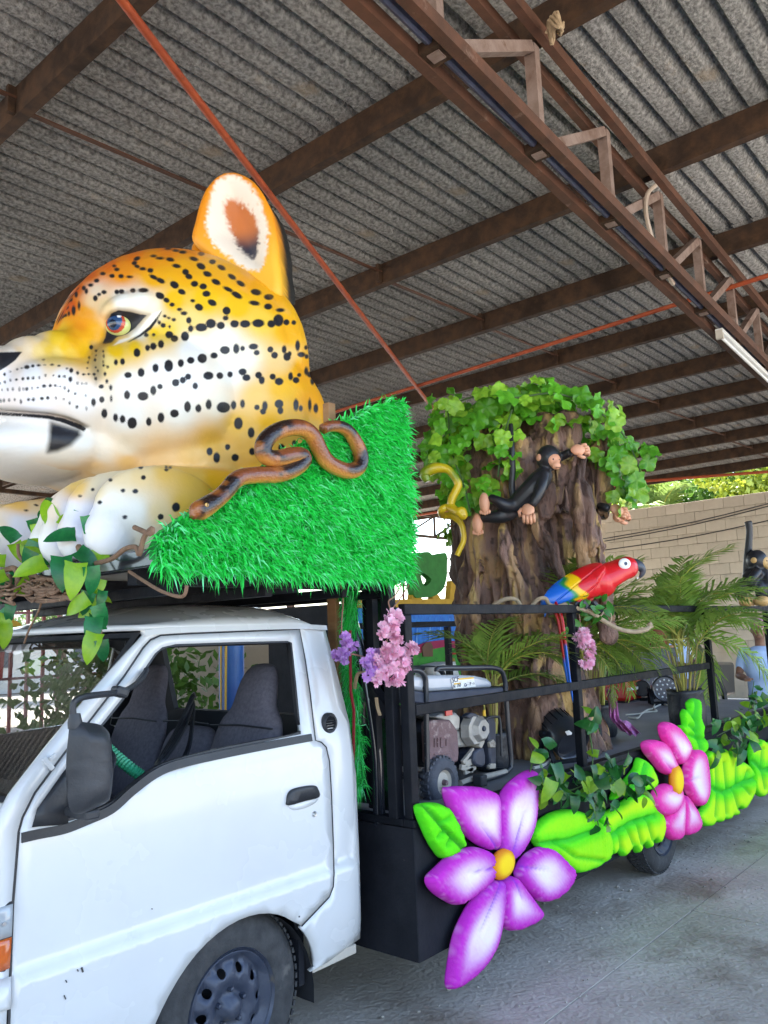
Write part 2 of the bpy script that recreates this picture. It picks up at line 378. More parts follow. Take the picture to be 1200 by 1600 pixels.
for i, s in enumerate(ps):
    sub('web_post', m_paleiron, truss, lambda b: b.bar(tp(s, 4.268), tp(s, 4.925), .065, .06, up=tr_dir))
    if i: sub('web_diagonal', m_paleiron, truss, lambda b: b.bar(tp(ps[i-1]+.05, 4.34), tp(s-.035, 4.9), .06, .06, up=tr_n))
    sub('chord_spacer', m_rust, truss, lambda b: b.bar(tp(s, 4.30, -.057), tp(s, 4.30, .057), .12, .05))
# far trusses the eye reaches under the chin of the big head
for Yt in (13.5, 20.5):
    t2 = bpy.data.objects.new('roof_truss', None); COL.objects.link(t2); _par(t2, shed); t2.location = (0, Yt, -.7); LOC[t2.name] = np.array([0, Yt, 4.3])
    for z in (4.35, 4.95): sub('bottom_chord' if z < 4.5 else 'top_chord', m_rust, t2, lambda b: b.bar((-6.3, Yt, z), (19, Yt, z), .08, .07))
    for k in range(21):
        x = -6+k*1.2
        sub('web_post', m_rust, t2, lambda b: b.bar((x, Yt, 4.385), (x, Yt, 4.915), .05, .05, up=(1, 0, 0)))
        sub('web_diagonal', m_rust, t2, lambda b: b.bar((x+.03, Yt+.002, 4.39), (x+1.15, Yt+.002, 4.91), .04, .04, up=(0, 1, 0)))
# steel columns of the shed
for x, y in ((-6.0, 1.8), (19.0, 1.9), (-6.0, 13.5), (19.0, 13.5), (-6.0, 20.5), (19.0, 20.5)):
    sub('shed_column', m_rust, shed, lambda b: b.box(x-.1, x+.1, y-.1, y+.1, -.02, 4.99))
# orange tie rods
r0 = PZ(193, 4, 4.8); r1 = PZ(670, 630, 4.8); dd = (r1-r0)/np.linalg.norm(r1-r0)
sub('tie_rod', m_orange, shed, lambda b: b.tube([r0-dd*4, r0, r1, r1+dd*.6], .024, 10), smooth=True)
q0 = PZ(545, 637, 4.8); q1 = PZ(1065, 473, 4.8); dq = (q1-q0)/np.linalg.norm(q1-q0)
sub('tie_rod', m_orange, shed, lambda b: b.tube([q0-dq*4, q0, q1, q1+dq*5], .022, 10), smooth=True)
q0 = PZ(940, 716, 4.75); q1 = PZ(1200, 736, 4.75)
sub('tie_rod', m_orange, shed, lambda b: b.tube([(16.2, 14, 4.72), (16.4, 6.8, 4.72), (17.6, 4.5, 4.72), (18.4, 0, 4.72)], .03, 8), smooth=True)
sub('tie_rod', m_orange, shed, lambda b: b.tube([PZ(1190, 434, 4.8), PZ(1205, 430, 4.8)+np.array([0, -1, 0])], .022, 8), smooth=True)
# fluorescent batten under the truss
la = PZ(1124, 524, 4.2); ldir = tr_dir
fl = thing('tube_light', 'white fluorescent tube batten fixed under the rusty truss', 'lamp', tuple(la))
m_white = mat('white_enamel', (.72, .72, .69), (.62, .61, .57), 5, .4, .05)
m_tube = mat('unlit_tube', (.8, .8, .78), None, rough=.2, coat=.5)
sub('batten', m_white, fl, lambda b: b.bar(la+np.array([0, 0, .045]), la+ldir*2.4+np.array([0, 0, .045]), .065, .04), bevel=.006)
sub('tube', m_tube, fl, lambda b: b.tube([la+ldir*.04, la+ldir*2.36], .015, 10), smooth=True)
for k in (0.015, 2.385): sub('end_cap', m_ply, fl, lambda b: b.bar(la+ldir*(k-.02)+np.array([0, 0, .01]), la+ldir*(k+.02)+np.array([0, 0, .01]), .06, .075))
# loose pale conduit hanging from the truss
cz = [PZ(1024, 290, 4.80), PZ(1012, 303, 4.72), PZ(1009, 330, 4.6), PZ(1018, 370, 4.45), PZ(1032, 408, 4.34), PZ(1052, 444, 4.26)]
m_pale = mat('pale_plastic_hose', (.42, .34, .27), (.34, .26, .2), 6, .5)
tag(sub('loose_hose', m_pale, None, lambda b: b.tube(catmull(cz, 6, False), .016, 8), smooth=True), 'pale plastic hose dangling in a curve from the rusty truss', 'hose')
# frayed rope knot on the top chord
kn = PZ(866, 38, 4.9)
m_rope = mat('frayed_rope', (.42, .31, .19), (.30, .21, .12), 20, .95, .3, 90)
tag(sub('rope_knot', m_rope, None, lambda b: [b.tube([kn+np.array([math.sin(a*1.3+j)*.05, math.cos(a+j)*.05, math.sin(a*2.1+j)*.045-.02]) for a in np.linspace(0, 5, 14)], .008, 6) for j in range(4)], smooth=True), 'frayed rope knotted round the top of the truss', 'rope')
# ------------------------------------------------------------------ block wall at the end of the yard
WX = 19.7; wall = thing('block_wall', 'beige cement block wall at the end of the yard', 'wall', (WX, 5, 0))
CH, BL = .25, .46; WZ = PX(1100, 783, WX)[2]; ncs = int(round(WZ/CH)); CH = WZ/ncs
sub('mortar_core', m_mortar, wall, lambda b: b.box(WX+.005, WX+.19, -6, 9.4, -.02, WZ-.012))
bmes = []
for k in range(3):
    b = MB(); e = .0035
    b.box(-BL/2+e, BL/2-e, 0, .2, -CH/2+e, CH/2-e); me = b.mesh('block'); me.materials.append(m_block)
    bm = bmesh.new(); bm.from_mesh(me); bmesh.ops.recalc_face_normals(bm, faces=bm.faces); bmesh.ops.bevel(bm, geom=bm.edges[:], offset=.004, segments=1, affect='EDGES'); bm.to_mesh(me); bm.free(); bmes.append(me)
cnt = 0
rest = MB()
for r in range(ncs):
    for c in range(33):
        y = -6+(c+.5*(r % 2))*BL+.2
        P = PROJ([WX, y, (r+.5)*CH]); vis = 930 < P[0] < 1230 and P[1] < 1010
        xx = WX+RNG.uniform(-.003, .002); 
        if vis: inst('block', RNG.choice(bmes), mtx((xx, y, (r+.5)*CH), Matrix.Rotation(-math.pi/2, 3, 'Z') @ Matrix.Rotation(math.pi, 3, 'Z') @ Matrix.Rotation(RNG.uniform(-.006, .006), 3, 'Y')), wall); cnt += 1
        else: rest.box(xx, xx+.15, y-BL/2+.006, y+BL/2-.006, r*CH+.006, (r+1)*CH-.006)
o = rest.build('more_blocks', m_block, wall); tag(o, kind='stuff')
yp = PX(1075, 900, WX)[1]
m_cast = mat('cast_concrete', (.64, .57, .47), (.58, .51, .42), 3, .92, .4, 30, c3=(.3, .27, .22), s3=5, t3=.62)
sub('cast_pillar', m_cast, wall, lambda b: b.box(WX-.022, WX+.10, yp-.20, yp+.20, -.01, WZ-.02), bevel=.015)
m_cable = mat('black_cable', (.02, .02, .022), None, rough=.6)
for k, (z0, z1, y0, y1) in enumerate(((PX(965, 838, WX-.3)[2], PX(1200, 787, WX-.3)[2], 0, 0), (PX(965, 842, WX-.3)[2], PX(1200, 791, WX-.3)[2], 0, 0), (PX(980, 855, WX-.3)[2], PX(1200, 813, WX-.3)[2], 0, 0))):
    ya, yb = PX(965, 838, WX-.3)[1], PX(1200, 787, WX-.3)[1]
    pts = [(WX-.3, ya+(yb-ya)*t, z0+(z1-z0)*t - .05*math.sin(t*math.pi)) for t in np.linspace(-.5, 1.8, 14)]
    tag(sub('overhead_cable', m_cable, None, lambda b: b.tube(pts, .012, 6), smooth=True),
        ['topmost black cable slung along the block wall', 'second black cable close under the topmost on the block wall', 'lowest black cable slung across the block wall'][k], 'cable', 'cables on the block wall')

# grit, leaf crumbs and pebbles on the floor
_r = np.random.default_rng(77); gb = MB()
for k in range(420):
    x, y = _r.uniform(2.6, 9.5), _r.uniform(.4, 2.9)
    if _r.random() < .5: y = 2.1+_r.normal(0, .35)
    s_ = float(np.exp(_r.normal(-5.3, .45))); gb.ell((x, y, s_*.3), (s_, s_*_r.uniform(.6, 1), s_*.55), Matrix.Rotation(_r.uniform(0, 3), 3, 'Z'), 6, 4)
m_grit = mat('pale_grit', (.5, .47, .42), (.22, .19, .16), 1.5, .9)
tag(gb.build('floor_grit', m_grit), 'pale grit and pebbles scattered over the concrete floor', 'grit', kind='stuff')
# ------------------------------------------------------------------ leaf meshes
def leaf_mesh(name, L, Wd, mat_, fold=.25, droop=.25, kind='oval', seg=6):
    """a leaf lying along +X, folded at the midrib, tip drooping"""
    b = MB(); v = []; f = []
    for i in range(seg+1):
        t = i/seg
        if kind == 'oval': w = Wd*.5*math.sin(math.pi*min(1, t**.8))**.85*(1-.1*t) if 0 < t < 1 else 0
        elif kind == 'heart': w = Wd*.5*(1.0 if t < .02 else min(1.0, .55+3*t)*(1-t**2.6)**.8) if t < 1 else 0
        elif kind == 'blade': w = Wd*.5*math.sin(math.pi*(.12+.88*t))**.6 if t < 1 else 0
        else: w = Wd*.5*math.sin(math.pi*t)
        z = -droop*L*t*t; x = L*t*(1-.12*t)
        v += [(x, -w, z+fold*w), (x, 0, z), (x, w, z+fold*w)]
    for i in range(seg):
        a = 3*i; f += [(a, a+1, a+4, a+3), (a+1, a+2, a+5, a+4)]
    b.add(v, f); me = b.mesh(name); me.materials.append(mat_); me.polygons.foreach_set('use_smooth', [True]*len(me.polygons)); return me
def lobed_leaf(name, S, mat_, lobes=5):
    """ivy / geranium like lobed leaf, stalk at origin, spreading along +X"""
    b = MB(); n = 26; v = [(0, 0, 0), (S*.42, 0, -.02*S)]; f = []
    for i in range(n):
        a = -2.55+5.1*i/(n-1); r = S*(.40+.13*abs(math.cos(lobes*a/2))+.03*math.sin(9*a)) * (1 if abs(a) < 2.0 else .82)
        v.append((S*.42+r*math.cos(a)*1.02, r*math.sin(a), .10*S*math.sin(lobes*a)-.16*S*(r/S)**2*2))
    for i in range(n-1): f.append((1, 2+i, 3+i))
    f += [(1, 0, 2), (1, n+1, 0)]
    b.add(v, f); me = b.mesh(name); me.materials.append(mat_); me.polygons.foreach_set('use_smooth', [True]*len(me.polygons)); return me
# ------------------------------------------------------------------ trees outside
m_bark = mat('bark', (.12, .085, .06), (.07, .05, .035), 12, .9, .6, 40)
leafA = leafmat('sunlit_leaf', (.26, .34, .035), (.17, .27, .03), rnd=0)
leafB = leafmat('mid_green_leaf', (.08, .19, .03), (.13, .25, .04), rnd=0)
leafC = leafmat('lime_leaf', (.40, .44, .045), (.28, .36, .035), rnd=0)
def tree(label, x, y, h, crown, n, lm, rng, group='trees beyond the yard', leafs=.2):
    t = thing('broadleaf_tree', label, 'tree', (x, y, 0), group)
    b = MB(); top = h*.62
    b.tube([(x, y, -.05), (x+.1, y, top*.4), (x-.05, y+.1, top*.8), (x, y, h*.85)], [.24, .18, .13, .03], 8)
    tips = []
    for k in range(9):
        a = rng.uniform(0, 6.28); z0 = top*rng.uniform(.45, .95); e = (x+math.cos(a)*crown*rng.uniform(.5, .85), y+math.sin(a)*crown*rng.uniform(.5, .85), z0+h*rng.uniform(.12, .32))
        b.tube([(x, y, z0), ((x+e[0])/2, (y+e[1])/2, (z0+e[2])/2+.15), e], [.08, .055, .02], 6); tips.append(e)
    b.build('trunk', m_bark, t, smooth=True)
    cl = [((x+rng.gauss(0, crown*.42), y+rng.gauss(0, crown*.42), h*.80+rng.gauss(0, h*.12)), rng.uniform(.4, .95)) for _ in range(26)] + [(e, .7) for e in tips]
    P = []; F = []; nr = np.random.default_rng(int(x*31+y*7+100))
    C = np.array([c for c, _ in cl]); rr = np.array([r for _, r in cl]); k = nr.integers(0, len(cl), n)
    d = nr.normal(size=(n, 3)); d /= np.linalg.norm(d, axis=1)[:, None]; c = C[k]+d*(rr[k]*nr.uniform(.35, 1.0, n)**.5)[:, None]*[1, 1, .75]
    u = nr.normal(size=(n, 3)); u /= np.linalg.norm(u, axis=1)[:, None]; w = np.cross(u, d+nr.normal(size=(n, 3))*.5); w /= np.linalg.norm(w, axis=1)[:, None]
    s = leafs*nr.uniform(.6, 1.3, n)[:, None]
    V = np.stack([c-u*s*.5, c+w*s*.28, c+u*s*.5, c-w*s*.28], 1).reshape(-1, 3)
    me = bpy.data.meshes.new('crown'); me.from_pydata(V.tolist(), [], np.arange(4*n).reshape(-1, 4).tolist()); link('crown', me, lm, t, smooth=False)
    return t
rt = random.Random(3)
for (lab, px_, X_, h_, cr_, lm_, n_) in (('lime green leafy tree rising behind the block wall beside the carved trunk', 985, 23.5, 6.4, 1.7, leafC, 5600), ('yellow green tree above the middle of the block wall', 1070, 26.0, 6.6, 1.9, leafA, 5600),
        ('darker green tree above the block wall near the right edge', 1135, 24.0, 6.9, 1.6, leafB, 5600), ('bright lime tree at the far right over the block wall', 1200, 22.6, 6.3, 1.7, leafC, 5600)):
    tree(lab, X_, float(PX(px_, 780, X_)[1]), h_, cr_, n_, lm_, rt)
tree('broad green tree far behind the red fence by the grass box', 14.5, 27.5, 4.6, 1.8, 3500, leafB, rt)
tree('yellow green tree far behind the cab roof', 4.6, 27.0, 4.3, 2.4, 4500, leafA, rt)
tree('lime tree far off behind the windscreen corner', .6, 28.5, 4.6, 2.6, 4500, leafC, rt)
# palm behind the wall: fountain of pale fronds
def frond_mesh(L, nl, wl, arch=.5, seed=0, ll=.35, thin=.010):
    """a feather frond growing from the origin along +X, arching up then over; leaflets are thin folded blades"""
    rr = random.Random(seed); b = MB(); S = 14; pts = []
    for i in range(S+1):
        t = i/S; pts.append(Vector((L*t*(1-.18*arch*t), .02*math.sin(t*4+seed), L*arch*(.75*t-1.05*t*t))))
    b.m(0).tube(pts, [max(.0015, thin*(1-.85*i/S)) for i in range(S+1)], 5)
    b.m(1)
    for k in range(nl):
        t = .16+.84*k/nl; i = min(S-1, int(t*S)); fr = t*S-i; p = pts[i].lerp(pts[i+1], fr); tg = (pts[i+1]-pts[i]).normalized()
        side = 1 if k % 2 else -1; n = tg.cross(Vector((0, 1, 0))).normalized()
        ln = ll*L*math.sin(math.pi*(.15+.8*t))**.7*rr.uniform(.85, 1.1); lat = Vector((0, side, 0))
        d = (tg*.62+lat*.72+n*rr.uniform(-.05, .25)).normalized(); q = p+d*ln*.55; e = p+d*ln+Vector((0, 0, -ln*rr.uniform(.15, .45)))
        w = tg.cross(d).normalized().cross(d)*wl
        b.add([p-w*.4, p+w*.4, q-w, q+w, e], [(0, 1, 3, 2), (2, 3, 4)])
    me = b.mesh('frond'); return me
m_pleaf = leafmat('palm_leaflet', (.19, .33, .05), (.28, .40, .075), .38, rnd=.3)
m_pleaf2 = leafmat('pale_palm_leaflet', (.26, .36, .10), (.17, .27, .06), .4, rnd=.2)
m_stalk = mat('yellow_palm_stalk', (.45, .40, .07), (.30, .30, .06), 12, .45, .1)
def palm(name, label, base, fronds, group, meshes, stalks=0):
    t = thing(name, label, 'palm', base, group)
    for (yaw, pitch, s, roll, z) in fronds:
        m = RNG.choice(meshes); rot = Matrix.Rotation(R(yaw), 3, 'Z') @ Matrix.Rotation(-R(pitch), 3, 'Y') @ Matrix.Rotation(R(roll), 3, 'X')
        inst('frond', m, mtx((base[0]+RNG.uniform(-.03, .03), base[1]+RNG.uniform(-.03, .03), base[2]+z), rot, s), t)
    return t
_fb = [frond_mesh(2.2, 46, .05, .55, s, .34, .03) for s in range(3)]
for m in _fb: m.materials.append(m_stalk); m.materials.append(m_pleaf2)
PYW = float(PX(1020, 780, 22.6)[1])
pt = palm('palm_tree', 'pale fan of palm fronds showing over the block wall', (22.6, PYW, 0), [(a*33, 30+20*(a % 3), 1.0, 0, 4.2) for a in range(11)], None, _fb)
sub('trunk', m_bark, pt, lambda b: b.tube([(22.6, PYW, -.05), (22.65, PYW, 2), (22.6, PYW, 4.3)], [.2, .15, .12], 8), smooth=True)
# ------------------------------------------------------------------ far side of the yard
m_farwhite = mat('white_render', (.74, .73, .70), (.66, .65, .62), 1.5, .9, .1)
m_redpaint = mat('maroon_fence_paint', (.30, .035, .045), (.22, .03, .035), 8, .5, .1)
m_pinkbar = mat('dusty_pink_bar', (.42, .18, .2), (.33, .13, .14), 8, .6)
far = thing('white_building', 'low white building far across the sunlit yard', 'building', (7, 33, 0))
sub('wall', m_farwhite, far, lambda b: b.box(-22, 30, 33, 36, -.02, 3.0))
m_tin = mat('tin_roof', (.5, .5, .5), (.4, .4, .41), 3, .5, .1)
sub('roof', m_tin, far, lambda b: b.box(-22.3, 30.3, 32.6, 36.3, 3.0, 3.12))
m_farglass = mat('dark_window', (.04, .06, .09), None, rough=.15)
for x in range(-18, 30, 4): sub('window', m_farglass, far, lambda b: b.box(x, x+1.4, 32.97, 33.02, 1.0, 2.2))
# wire mesh fence beyond the float, maroon bars
def fence(label, y, px0, px1, py0, py1, nx, nz, m, r=.02, rail=None):
    a = PY(px0, py0, y); b_ = PY(px1, py1, y); x0, x1 = a[0], b_[0]; z1, z0 = a[2], b_[2]
    t = thing('bar_fence', label, 'fence', ((x0+x1)/2, y, 0))
    for i in range(nx+1):
        x = x0+(x1-x0)*i/nx; sub('upright', m, t, lambda b: b.box(x-r, x+r, y-r, y+r, -.01, z1))
    for j in range(nz+1):
        z = z0+(z1-z0)*j/nz; sub('rail', m, t, lambda b: b.box(x0-.05, x1+.05, y-r*1.6, y-r*1.02, z-r, z+r))
    return t
fence('maroon bar fence behind the blue and green float', 9.6, 628, 744, 868, 940, 3, 3, m_redpaint, .016)
fence('dusty pink bar fence beyond the windscreen corner', 14.0, -60, 330, 958, 1040, 9, 2, m_pinkbar, .022)
fence('brown lattice gate high behind the far left leaves', 17.0, -30, 70, 838, 905, 4, 4, m_redpaint, .03)
# the neighbouring float: blue pleated cloth, crimson band, green front
FY = 8.2
def fp(px, py, y=FY): p = PY(px, py, y); return (p[0], p[2])
m_bluecloth = mat('blue_pleated_cloth', (.02, .17, .62), (.03, .25, .72), 9, .55, .1)
m_bluelite = mat('pale_blue_streak', (.25, .5, .85), (.15, .4, .8), 9, .6)
m_crim = mat('crimson_board', (.42, .02, .09), (.34, .015, .07), 7, .6)
m_grn = mat('green_board', (.06, .34, .03), (.04, .26, .025), 6, .6, .1, c3=(.03, .2, .02), s3=3)
m_yel = mat('ochre_paint', (.62, .36, .02), (.5, .27, .015), 6, .55, .1)
m_brown = mat('brown_paint', (.19, .095, .05), (.15, .075, .04), 5, .6)
m_redg = mat('red_gloss_paint', (.55, .02, .02), (.45, .015, .015), 4, .35, coat=.3)
m_dgreen = mat('dark_green_foam', (.025, .17, .02), (.035, .23, .03), 7, .6, .2, 40)
nf = thing('parade_float', 'neighbouring float with blue pleats, crimson band and green front', 'float', (fp(680, 1000)[0], FY, 0))
xa, xb = fp(560, 980)[0], fp(800, 980)[0]; zb1 = fp(680, 950)[1]; zb0 = fp(680, 1012)[1]; zg = fp(680, 1100)[1]
pl = MB(); npl = 90
pl.add([(xa+(xb-xa)*i/npl, FY+(.03 if i % 2 else 0), z) for z in (zb0-.05, zb1) for i in range(npl+1)], [(i, i+1, npl+2+i, npl+1+i) for i in range(npl)]); pl.build('pleated_cloth', m_bluecloth, nf)
for k in range(14):
    x = xa+(xb-xa)*(k+.5)/14+RNG.uniform(-.06, .06); h0 = zb0+RNG.uniform(.02, .2)
    sub('pale_streak', m_bluelite, nf, lambda b: b.add([(x, FY-.012, h0), (x+.03, FY-.012, h0), (x+.06, FY-.012, h0+.3), (x+.045, FY-.012, h0+.3)], [(0, 1, 2, 3)]))
band = [fp(560, 1030), fp(640, 1012), fp(665, 1003), fp(690, 1000), fp(720, 1003), fp(800, 1008)]
lowb = [fp(800, 1019), fp(720, 1014), fp(690, 1011), fp(665, 1016), fp(640, 1026), fp(560, 1044)]
sub('crimson_band', m_crim, nf, lambda b: b.prism(band+lowb, FY-.04, FY-.01))
sub('green_front', m_grn, nf, lambda b: b.prism(list(reversed(lowb))+[(xb, .35), (xa, .35)], FY-.035, FY+.02))
arch = [fp(657, 1026), fp(655, 1012), fp(660, 1005), fp(668, 1003), fp(672, 1010), fp(672, 1026)]
sub('arch_door', m_brown, nf, lambda b: b.prism(arch, FY-.06, FY-.041))
fr0 = [fp(693, 1022), fp(800, 1015)]
sub('panel_frame', m_redg, nf, lambda b: [b.bar((fr0[0][0], FY-.06, fr0[0][1]), (fr0[1][0], FY-.06, fr0[1][1]), .02, .03), b.bar((fr0[0][0], FY-.06, fr0[0][1]), (fr0[0][0]+.03, FY-.06, zg-.1), .02, .03)])
ec = fp(704, 1035)
m_gold = mat('gold_paint', (.5, .33, .05), (.35, .2, .03), 20, .5, .3)
for k in range(7):
    a = k*.9
    sub('gold_petal', m_gold, nf, lambda b: b.ell((ec[0]+.05*math.cos(a), FY-.045, ec[1]+.05*math.sin(a)), (.035, .012, .035), n=8, m=6), smooth=True)
sub('grey_step', m_farwhite, nf, lambda b: b.prism([fp(645, 1040), fp(672, 1034), fp(680, 1060), fp(638, 1062)], FY-.5, FY-.1))
sub('ochre_ledge', m_yel, nf, lambda b: b.prism([fp(560, 938), fp(800, 934), fp(800, 946), fp(560, 950)], FY-.05, FY+.35))
for (x0, w, h) in ((640, 17, 14), (672, 14, 13), (699, 22, 30), (716, 10, 8)):
    c0 = fp(x0, 937, FY+.1); c1 = fp(x0+w, 937, FY+.1); tp_ = fp(x0+w*.12, 937-h, FY+.1); md = fp(x0+w*.72, 937-h*.55, FY+.1)
    sub('ochre_horn', m_yel, nf, lambda b: b.prism([c0, c1, md, tp_], FY+.05, FY+.16), bevel=.01)
sub('float_body', m_blackdull, nf, lambda b: b.box(xa, xb, FY+.05, FY+2, .4, fp(680, 942)[1]))
cut = [fp(*p, FY+.1) for p in ((640, 868), (650, 864), (664, 863), (671, 868), (680, 866), (692, 866), (693, 890), (692, 905), (686, 922), (672, 932), (655, 934), (642, 932), (638, 905))]
hole = [fp(*p, FY+.1) for p in ((652, 900), (656, 896), (668, 906), (661, 915), (656, 914))]
V, F = cdt(catmull(cut, 4), [catmull(hole, 4)], .08)
def slab(V, F, y0, y1):
    k = len(V); from collections import Counter
    e = Counter(); 
    for f in F:
        for i in range(len(f)): e[(f[i], f[(i+1) % len(f)])] += 1
    rim = [(a, b) for (a, b) in e if (b, a) not in e]
    return [(x, y0, z) for x, z in V]+[(x, y1, z) for x, z in V], [tuple(f) for f in F]+[tuple(i+k for i in reversed(f)) for f in F]+[(b, a, a+k, b+k) for a, b in rim]
b = MB(); b.add(*slab(V, F, FY+.02, FY+.14)); b.build('green_scroll', m_dgreen, nf)
# red painted prop with ochre horns at the far left behind the windscreen
rp = PY(4, 1000, 6.5)
red = thing('red_prop', 'red painted panel with ochre horns beyond the windscreen corner', 'prop', (rp[0], 6.5, 0))
rx = [fp(*p, 6.5) for p in ((-40, 955), (6, 957), (9, 985), (8, 1010), (4, 1060), (-40, 1075))]
sub('red_panel', m_redg, red, lambda b: b.prism(rx, 6.5, 6.9))
bx = fp(9, 985, 6.5); sub('panel_leg', m_redg, red, lambda b: b.box(rp[0]-.25, rp[0]-.1, 6.55, 6.85, -.01, fp(0, 1060, 6.5)[1]))
for (x0, y0, w, h) in ((9, 978, 24, 14), (9, 1000, 20, 14), (9, 1016, 15, 13)):
    hp = [fp(*p, 6.48) for p in ((x0, y0+2), (x0, y0-h*.7), (x0+w*.5, y0-h*.55), (x0+w*.85, y0-h*.1), (x0+w, y0))]
    sub('ochre_horn', m_yel, red, lambda b: b.prism(hp, 6.42, 6.5), bevel=.01)

sh = thing('garden_shrub', 'leafy green shrub seen through the far window of the cab', 'shrub', (4.7, 7.6, 0), None)
sub('stem', m_bark, sh, lambda b: b.tube([(4.7, 7.6, -.02), (4.72, 7.6, .5), (4.7, 7.62, 1.0)], [.05, .04, .02], 8), smooth=True)
_n2 = 2600; _c = np.array([4.7, 7.6, 1.1])+NR.normal(0, 1, (_n2, 3))*[.45, .35, .38]; _u = NR.normal(size=(_n2, 3)); _u /= np.linalg.norm(_u, axis=1)[:, None]; _w = np.cross(_u, NR.normal(size=(_n2, 3))); _w /= np.linalg.norm(_w, axis=1)[:, None]
_V = np.stack([_c-_u*.07, _c+_w*.035, _c+_u*.07, _c-_w*.035], 1).reshape(-1, 3); _V[:, 2] = np.maximum(_V[:, 2], .02); me = bpy.data.meshes.new('foliage'); me.from_pydata(_V.tolist(), [], np.arange(4*_n2).reshape(-1, 4).tolist()); link('foliage', me, leafB, sh, smooth=False)

lw = thing('low_wall', 'low beige rendered wall seen through the rear window of the cab', 'wall', (11, 13.2, 0))
sub('wall_face', m_cast, lw, lambda b: b.box(8.0, 13.6, 13.1, 13.3, -.02, 2.25), bevel=.02); sub('wall_coping', m_mortar, lw, lambda b: b.box(7.97, 13.63, 13.06, 13.34, 2.252, 2.32))
# ------------------------------------------------------------------ the truck
m_paint = mat('white_truck_paint', (.66, .665, .67), (.64, .645, .65), 1.5, .26, 0, spec=.5, coat=.6, c3=(.60, .592, .57), s3=1.6, t3=.5, w3=.4, rvar=.08)
m_rubber = mat('dusty_tyre_rubber', (.022, .023, .026), (.05, .05, .052), 14, .75, .35, 60, c3=(.10, .095, .09), s3=6, t3=.62, w3=.1)
m_rim = mat('dark_steel_rim', (.035, .045, .075), (.06, .07, .10), 9, .45, .15, 40, metal=.3, c3=(.11, .10, .09), s3=8, t3=.6, w3=.1)
m_plastic = mat('weathered_black_plastic', (.020, .022, .027), (.032, .034, .04), 6, .5, .15, 90, c3=(.06, .055, .05), s3=5, t3=.62, w3=.15)
m_seal = mat('rubber_seal', (.012, .013, .017), (.03, .03, .034), 9, .5)
m_cloth = mat('grey_seat_cloth', (.15, .135, .155), (.11, .10, .12), 60, .92, .5, 300, spec=.15, c3=(.12, .11, .12), s3=3, t3=.6, w3=.2, bdist=.003)
m_dark = mat('cab_interior', (.015, .016, .02), (.022, .023, .028), 6, .6)
m_chrome = mat('lock_metal', (.55, .56, .58), (.45, .45, .47), 12, .3, metal=.9)
m_amber = mat('amber_lens', (.62, .13, .015), (.5, .09, .012), 12, .15, coat=.8)
m_clear = mat('headlamp_lens', (.42, .45, .47), (.32, .35, .38), 10, .12, coat=.8)
def glass_mat(name, tint, amt=.25):
    M = bpy.data.materials.new(name); M.use_nodes = True; nt = M.node_tree; N = nt.nodes; L = nt.links; out = N['Material Output']; N.remove(N['Principled BSDF'])
    t = N.new('ShaderNodeBsdfTransparent'); t.inputs[0].default_value = (*tint, 1); g_ = N.new('ShaderNodeBsdfGlossy'); g_.inputs['Roughness'].default_value = .02
    d = N.new('ShaderNodeBsdfDiffuse'); d.inputs[0].default_value = (.45, .43, .38, 1)
    fr = N.new('ShaderNodeFresnel'); fr.inputs[0].default_value = 1.6; a = N.new('ShaderNodeMath'); a.operation = 'MULTIPLY_ADD'; a.inputs[1].default_value = 1.0; a.inputs[2].default_value = amt; L.new(fr.outputs[0], a.inputs[0])
    mx = N.new('ShaderNodeMixShader'); L.new(a.outputs[0], mx.inputs[0]); L.new(t.outputs[0], mx.inputs[1]); L.new(g_.outputs[0], mx.inputs[2])
    n = N.new('ShaderNodeTexNoise'); n.inputs['Scale'].default_value = 3; mr = N.new('ShaderNodeMapRange'); mr.inputs['From Min'].default_value = .45; mr.inputs['From Max'].default_value = .8; mr.inputs['To Max'].default_value = .10; L.new(n.outputs[0], mr.inputs[0])
    m2 = N.new('ShaderNodeMixShader'); L.new(mr.outputs[0], m2.inputs[0]); L.new(mx.outputs[0], m2.inputs[1]); L.new(d.outputs[0], m2.inputs[2]); L.new(m2.outputs[0], out.inputs[0]); return M
m_glass = glass_mat('windscreen_glass', (.80, .84, .83), .34)
TY = 2.60; TC = 3.45
def sideY(z, x=2.0):
    y = TY + .030*smooth01(z, .715, .765) - .030
    if z > 1.24: y += .115*(min(.8, z-1.24)/.55)**1.25
    if z < .62: y += .05*(min(.6, .62-z)/.3)**2
    y += .009*(min(.4, abs(z-1.0))/.3)**2
    if x < 1.24: y += .22*(min(.4, 1.24-x)/.35)**2
    if x > 2.72: y += .05*(min(.2, x-2.72)/.14)**2
    return y
truck = thing('flatbed_truck', 'white flatbed truck with black bed, decorated as a parade float', 'truck', (2.05, TC, 0))
def spx(p): q = PF(p[0], p[1], sideY); return (q[0], q[2])
